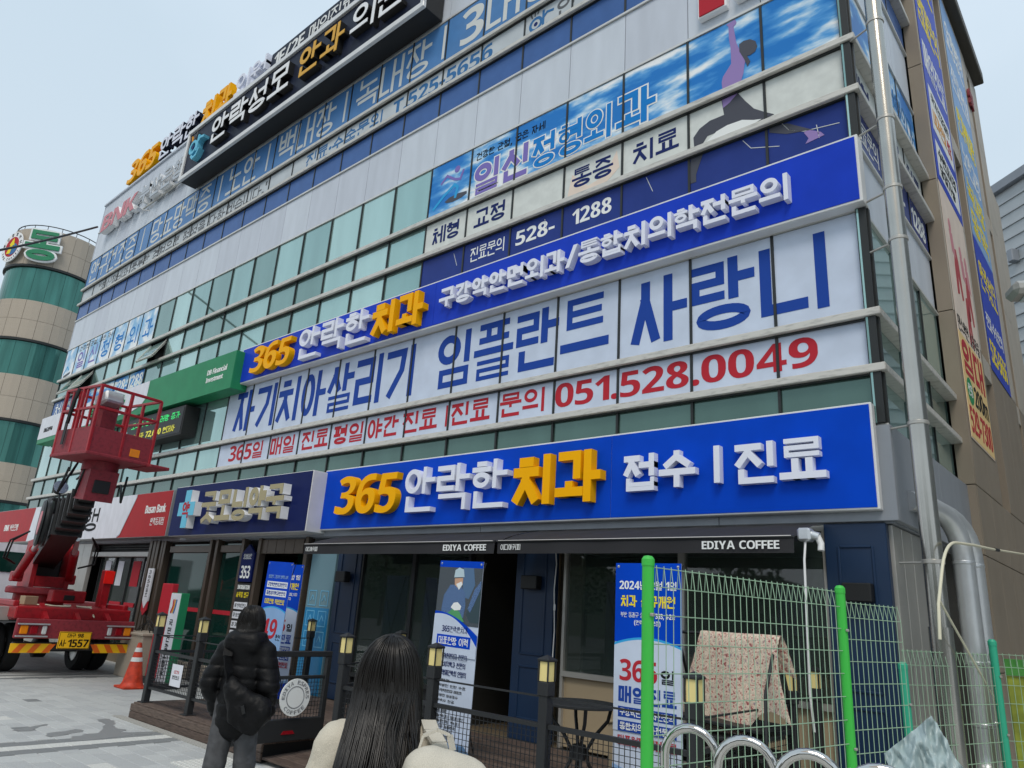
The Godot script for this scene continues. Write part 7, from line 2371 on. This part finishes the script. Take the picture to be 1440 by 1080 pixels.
func hand_bones(w: Vector3, dir: Vector3, side: float) -> Array:
	var out := [[w, w + dir * 0.07, 0.026, 0.032]]
	var across := dir.cross(Vector3.UP).normalized() if absf(dir.y) < 0.9 else Vector3(0, 0, 1)
	var inw := across.cross(dir).normalized()
	for k in 4:
		var base := w + dir * 0.085 + across * (0.024 - 0.016 * k)
		var len: float = [0.065, 0.075, 0.07, 0.055][k]
		var mid := base + dir * len * 0.55 + inw * 0.012 * side
		out.append([base, mid, 0.0085, 0.008])
		out.append([mid, mid + dir * len * 0.35 + inw * 0.03 * side, 0.008, 0.007])
	out.append([w + dir * 0.03 + across * 0.03, w + dir * 0.07 + across * 0.05 + inw * 0.02 * side, 0.010, 0.009])
	return out

func people():
	# --- person in the black padded coat, standing with the back to the camera
	var t := thing("person", "person in a black padded hooded coat and grey jeans seen from behind", "person", Vector3(-5.57, 0, 4.25), "", 0.62)
	var body := head_bones(Vector3(0, 1.475, -0.005))
	body += [[Vector3(0, 1.40, 0.02), Vector3(0, 1.30, 0.02), 0.048, 0.055], [Vector3(0, 1.24, 0.01), Vector3(0, 0.95, 0.0), 0.12, 0.125, 0.75], [Vector3(0, 0.95, 0), Vector3(0, 0.86, 0), 0.13, 0.13, 0.8]]
	for sd in [-1, 1]:
		body += [[Vector3(0, 1.27, 0.01), Vector3(sd * 0.15, 1.27, 0.01), 0.05, 0.05], [Vector3(sd * 0.165, 1.26, 0.01), Vector3(sd * 0.235, 1.02, 0.03), 0.045, 0.038], [Vector3(sd * 0.235, 1.02, 0.03), Vector3(sd * 0.20, 0.84, -0.08), 0.036, 0.028],
			[Vector3(sd * 0.085, 0.86, 0), Vector3(sd * 0.11, 0.46, 0.0), 0.07, 0.045], [Vector3(sd * 0.11, 0.46, 0), Vector3(sd * 0.115, 0.09, 0.03), 0.043, 0.032], [Vector3(sd * 0.105, 0.05, 0.03), Vector3(sd * 0.115, 0.035, -0.12), 0.034, 0.030]]
		body += hand_bones(Vector3(sd * 0.195, 0.82, -0.09), Vector3(-sd * 0.35, -0.75, -0.55).normalized(), sd)
	put(t, "body", blob(body, 0.014, 0.03), M.skin)
	var legs := [[Vector3(-0.06, 0.90, 0.0), Vector3(0.06, 0.90, 0.0), 0.13, 0.13, 0.85]]
	for sd in [-1, 1]:
		var kz := 0.03 if sd < 0 else -0.04
		legs += [[Vector3(sd * 0.085, 0.88, 0.01), Vector3(sd * 0.115, 0.46, kz), 0.108, 0.085], [Vector3(sd * 0.115, 0.46, kz), Vector3(sd * 0.125, 0.07, kz + 0.02), 0.085, 0.082]]
	var nz := FastNoiseLite.new(); nz.seed = 3; nz.frequency = 9.0
	put(t, "jeans", blob(legs, 0.013, 0.03, func(p: Vector3): return 0.006 * nz.get_noise_3d(p.x, p.y * 2.2, p.z) + 0.003 * sin(p.y * 60.0) * clampf((0.3 - p.y) * 5.0, 0, 1)), M.jeans)
	var shoes := Shape.new()
	for sd in [-1, 1]:
		var kz := 0.05 if sd < 0 else -0.02
		blob([[Vector3(sd * 0.12, 0.045, kz + 0.03), Vector3(sd * 0.13, 0.04, kz - 0.15), 0.044, 0.040]], 0.012, 0.02, null, shoes)
	put(t, "shoes", shoes, M.black)
	var coat := [[Vector3(0, 1.22, 0.015), Vector3(0, 0.80, 0.005), 0.165, 0.185, 0.82], [Vector3(-0.13, 1.27, 0.01), Vector3(0.13, 1.27, 0.01), 0.085, 0.085],
		[Vector3(-0.085, 1.335, 0.085), Vector3(0.085, 1.335, 0.085), 0.088, 0.088], [Vector3(-0.115, 1.36, 0.03), Vector3(-0.09, 1.37, -0.05), 0.062, 0.05], [Vector3(0.115, 1.36, 0.03), Vector3(0.09, 1.37, -0.05), 0.062, 0.05], [Vector3(0, 1.28, 0.10), Vector3(0, 1.35, 0.10), 0.07, 0.06]]
	for sd in [-1, 1]:
		coat += [[Vector3(sd * 0.175, 1.26, 0.01), Vector3(sd * 0.265, 1.03, 0.04), 0.092, 0.084], [Vector3(sd * 0.265, 1.03, 0.04), Vector3(sd * 0.225, 0.84, -0.06), 0.082, 0.068], [Vector3(sd * 0.225, 0.84, -0.06), Vector3(sd * 0.17, 0.80, -0.12), 0.064, 0.055]]
	put(t, "padded_coat", blob(coat, 0.0125, 0.03, func(p: Vector3):
		var yy := p.y + 0.05 * absf(p.x)
		var g := absf(sin(PI * yy / 0.09))
		return 0.014 * pow(1.0 - g, 3.0) * (1.0 if p.y < 1.24 else 0.3) - 0.004 + 0.008 * nz.get_noise_3d(p.x * 0.8, p.y * 0.9, p.z * 0.8)), M.black_cloth)
	# bobbed hair from strands over a cap
	hair(t, Vector3(0, 1.475, 0.0), 0.110, 1.375, 1100, 0.003, 0.0, false)
	t.scale = Vector3(0.90, 1.0, 0.95)
	# shoulder bag
	var bag := thing("shoulder_bag", "black shoulder bag worn across the back of the black coat", "bag", Vector3(-5.57, 0, 4.25))
	bag.rotation.y = 0.62
	bag.scale = Vector3(0.90, 1.0, 0.95)
	var bs := blob([[Vector3(0.05, 0.98, 0.20), Vector3(0.27, 0.86, 0.16), 0.085, 0.085, 0.8], [Vector3(0.0, 1.04, 0.19), Vector3(0.09, 0.87, 0.20), 0.06, 0.06, 0.8], [Vector3(0.09, 0.84, 0.19), Vector3(0.22, 0.76, 0.17), 0.085, 0.07, 0.8], [Vector3(0.28, 0.92, 0.15), Vector3(0.30, 0.84, 0.14), 0.05, 0.05]], 0.012, 0.05, func(p: Vector3): return 0.014 * nz.get_noise_3d(p.x * 1.2, p.y * 1.2, p.z))
	put(bag, "pouch", bs, M.black_cloth)
	var st := Shape.new()
	var path := [Vector3(-0.13, 1.355, -0.04), Vector3(-0.135, 1.375, 0.03), Vector3(-0.12, 1.34, 0.11), Vector3(-0.085, 1.24, 0.175), Vector3(-0.035, 1.12, 0.20), Vector3(0.01, 1.0, 0.21), Vector3(0.05, 0.93, 0.22)]
	for i in path.size() - 1:
		var a: Vector3 = path[i]; var b: Vector3 = path[i + 1]
		st.bar(a, b + (b - a).normalized() * 0.008, 0.075, 0.012)
	put(bag, "strap", st, M.black_cloth)
	var bk := Shape.new(); bk.cbox(Vector3(0.17, 0.88, 0.262), Vector3(0.03, 0.06, 0.012), 0.003, Basis(Vector3.BACK, 0.4))
	put(bag, "buckle", bk, M.black)
	var tg := Shape.new(); tg.cbox(Vector3(0.315, 0.83, 0.185), Vector3(0.02, 0.03, 0.01), 0.002)
	put(bag, "tag", tg, M.ink_white)
	# --- person with long dark hair and a cream coat, close to the camera
	var P := Vector3(-2.14, 0, 5.68)
	var TURN := 0.80
	t = thing("person", "person with long dark hair and cream coat close to the camera", "person", P, "", TURN)
	body = head_bones(Vector3(0, 1.475, -0.005))
	body += [[Vector3(0, 1.40, 0.02), Vector3(0, 1.30, 0.02), 0.048, 0.055], [Vector3(0, 1.24, 0.01), Vector3(0, 0.95, 0.0), 0.12, 0.125, 0.75], [Vector3(0, 0.95, 0), Vector3(0, 0.86, 0), 0.13, 0.13, 0.8]]
	for sd in [-1, 1]:
		body += [[Vector3(0, 1.26, 0.01), Vector3(sd * 0.15, 1.26, 0.01), 0.05, 0.05], [Vector3(sd * 0.165, 1.25, 0.01), Vector3(sd * 0.22, 0.99, 0.02), 0.045, 0.038], [Vector3(sd * 0.22, 0.99, 0.02), Vector3(sd * 0.22, 0.76, -0.04), 0.036, 0.028],
			[Vector3(sd * 0.085, 0.86, 0), Vector3(sd * 0.11, 0.46, 0.0), 0.07, 0.045], [Vector3(sd * 0.11, 0.46, 0), Vector3(sd * 0.115, 0.09, 0.03), 0.043, 0.032], [Vector3(sd * 0.105, 0.05, 0.03), Vector3(sd * 0.115, 0.035, -0.12), 0.034, 0.030]]
		body += hand_bones(Vector3(sd * 0.22, 0.74, -0.045), Vector3(0, -0.97, -0.2).normalized(), sd)
	put(t, "body", blob(body, 0.014, 0.03), M.skin)
	legs = []
	for sd in [-1, 1]:
		legs += [[Vector3(sd * 0.085, 0.86, 0.0), Vector3(sd * 0.105, 0.46, 0), 0.10, 0.075], [Vector3(sd * 0.105, 0.46, 0), Vector3(sd * 0.11, 0.06, 0.02), 0.075, 0.065]]
	put(t, "trousers", blob(legs, 0.016, 0.03), M.jeans)
	coat = [[Vector3(0, 1.20, 0.01), Vector3(0, 0.62, 0.0), 0.155, 0.185, 0.82], [Vector3(-0.12, 1.255, 0.01), Vector3(0.12, 1.255, 0.01), 0.075, 0.075], [Vector3(-0.05, 1.33, 0.03), Vector3(0.05, 1.33, 0.03), 0.06, 0.06]]
	for sd in [-1, 1]:
		coat += [[Vector3(sd * 0.165, 1.245, 0.01), Vector3(sd * 0.235, 0.99, 0.02), 0.082, 0.072], [Vector3(sd * 0.235, 0.99, 0.02), Vector3(sd * 0.225, 0.78, -0.04), 0.072, 0.060]]
	put(t, "coat", blob(coat, 0.013, 0.03, func(p: Vector3): return 0.012 * nz.get_noise_3d(p.x * 1.5, p.y, p.z * 1.5)), M.cream_cloth)
	hair(t, Vector3(0, 1.475, 0.0), 0.120, 0.90, 1900, 0.0030, 0.01, true)
	locks(t)
	t.scale = Vector3(0.94, 0.98, 0.95)
	# backpack hanging on the right shoulder
	var bp := thing("backpack", "cream backpack hanging behind the long haired person", "backpack", P + Vector3(0.06, 0.06, -0.04))
	bp.rotation.y = TURN
	bp.scale = Vector3(0.95, 0.985, 0.95)
	bs = blob([[Vector3(0.10, 1.15, 0.24), Vector3(0.24, 1.13, 0.22), 0.085, 0.075], [Vector3(0.09, 1.02, 0.26), Vector3(0.27, 1.01, 0.24), 0.11, 0.105], [Vector3(0.10, 0.85, 0.25), Vector3(0.26, 0.85, 0.23), 0.115, 0.11], [Vector3(0.14, 0.98, 0.325), Vector3(0.24, 0.98, 0.31), 0.075, 0.07]], 0.011, 0.07, func(p: Vector3): return 0.010 * nz.get_noise_3d(p.x * 0.9, p.y * 0.7, p.z * 0.9))
	put(bp, "pouch", bs, M.cream_bag)
	st = Shape.new()
	path = [Vector3(0.07, 1.16, -0.10), Vector3(0.075, 1.25, -0.06), Vector3(0.085, 1.275, 0.01), Vector3(0.10, 1.255, 0.08), Vector3(0.13, 1.225, 0.13), Vector3(0.145, 1.18, 0.18)]
	for i in path.size() - 1: st.bar(path[i], path[i + 1], 0.055, 0.012)
	put(bp, "strap", st, M.cream_bag)
	st = Shape.new()
	path = [Vector3(0.06, 1.20, 0.20), Vector3(0.075, 1.255, 0.19), Vector3(0.12, 1.275, 0.185), Vector3(0.165, 1.26, 0.18), Vector3(0.18, 1.215, 0.19)]
	for i in path.size() - 1: st.bar(path[i], path[i + 1], 0.028, 0.008)
	put(bp, "handle", st, M.cream_bag)
	st = Shape.new()
	path = []
	for i in 15:
		var a2 := PI * (1.0 - i / 14.0)
		path.append(Vector3(0.19 + 0.15 * cos(a2), 0.98 + 0.17 * sin(a2), 0.335 - 0.025 * sin(a2) - 0.06 * absf(cos(a2))))
	st.tube(path, 0.004, 6)
	put(bp, "zip", st, M.ink_grey)
	lettering(bp, "lettering", "Antarctique Leather", -0.06, 0.06, -0.008, 0.008, 0.0, 0.002, M.ink_black, 0.1, {"local": true, "bold": false, "slant": 0.25, "xf": Transform3D(Basis(Vector3.BACK, 0.15) * Basis(Vector3.UP, 0.1), Vector3(0.22, 1.02, 0.402))})

func locks(t: Node3D):
	# two loose locks that fall forward over the backpack
	var s := Shape.new()
	var g := RandomNumberGenerator.new()
	g.seed = 77
	for base in [[Vector3(0.05, 1.42, 0.12), Vector3(0.035, 1.33, 0.20), Vector3(0.045, 1.26, 0.27), Vector3(0.08, 1.19, 0.335), Vector3(0.07, 1.11, 0.36), Vector3(0.06, 1.02, 0.37)], [Vector3(0.09, 1.42, 0.08), Vector3(0.11, 1.33, 0.15), Vector3(0.125, 1.28, 0.22), Vector3(0.115, 1.22, 0.30), Vector3(0.09, 1.14, 0.345), Vector3(0.10, 1.05, 0.365)]]:
		for k in 26:
			var o := Vector3(g.randfn(0, 0.006), g.randfn(0, 0.004), g.randfn(0, 0.004))
			var pts := []
			for i in base.size(): pts.append(base[i] + o * (1.0 - 0.1 * i) + Vector3(0.004 * sin(i * 1.3 + k), 0, 0))
			s.tube(pts, [0.002, 0.0025, 0.0025, 0.0025, 0.002, 0.001], 4, false)
	put(t, "hair_locks", s, M.hair).set_meta("kind", "stuff")

func hair(t: Node3D, c: Vector3, r: float, end_y: float, count: int, thick: float, flare: float, long: bool):
	# a smooth mass with fine strands laid over it; azimuth 0 is the back of the head (+z)
	var cap := [[c + Vector3(0, 0.022, 0.012), c + Vector3(0, 0.022, -0.012), r * 0.96, r * 0.92], [c + Vector3(0, -0.02, 0.03), c + Vector3(0, -0.09, 0.035), r * 0.93, r * 0.84]]
	if long:
		cap += [[c + Vector3(-0.01, -0.09, 0.045), c + Vector3(-0.03, -0.30, 0.115), 0.088, 0.098, 0.75], [c + Vector3(-0.03, -0.30, 0.115), c + Vector3(-0.05, -0.55, 0.14), 0.098, 0.088, 0.6]]
	put(t, "hair", blob(cap, 0.011, 0.03), M.hair)
	var s := Shape.new()
	var g := RandomNumberGenerator.new()
	g.seed = 11 + count
	for k in count:
		var az := g.randf_range(-2.3, 2.3)
		var part := g.randf_range(-0.055, 0.05)          # where along the parting the strand starts
		var rr := r + 0.001 + g.randf() * 0.007
		var pts := []
		var o := c + Vector3(0, 0.022, 0.004)
		var dirv := Vector3(sin(az), 0, cos(az) * 1.05)
		for q in 8:
			var a := lerpf(0.03, PI / 2, q / 7.0)
			var slide := Vector3(0, 0, part) * cos(a)
			pts.append(o + slide + Vector3(dirv.x * pow(sin(a), 0.9) * rr, cos(a) * (rr + 0.062) - 0.06, dirv.z * pow(sin(a), 0.9) * rr))
		var last: Vector3 = pts[7]
		var ey := end_y + g.randf_range(-0.025, 0.025)
		var n := 11 if long else 5
		var sway := g.randf_range(-0.012, 0.012)
		for q in range(1, n + 1):
			var u := float(q) / n
			var y := lerpf(last.y, ey, u)
			var x := last.x * (1.0 - (0.12 if not long else 0.0) * u) + sway * u
			var z := last.z
			if long:
				var drop := smoothstep(0.0, 0.55, u)
				z += drop * (0.10 + 0.02 * cos(az)) * smoothstep(-0.6, 0.4, cos(az))
				x += flare * sin(az) * drop - 0.035 * u
				if az > 0.9: x += 0.05 * u
				z += 0.006 * sin(u * 6.0 + k * 0.7)
			else:
				z += 0.02 * u * cos(az)
			pts.append(Vector3(x, y, z))
		var rad := []
		for q in pts.size():
			var u := float(q) / (pts.size() - 1)
			rad.append(thick * (0.6 + 0.4 * sin(minf(u * 3.0, 1.57))) * (1.0 - 0.7 * smoothstep(0.8, 1.0, u)))
		s.tube(pts, rad, 4, false)
	put(t, "hair_strands", s, M.hair).set_meta("kind", "stuff")
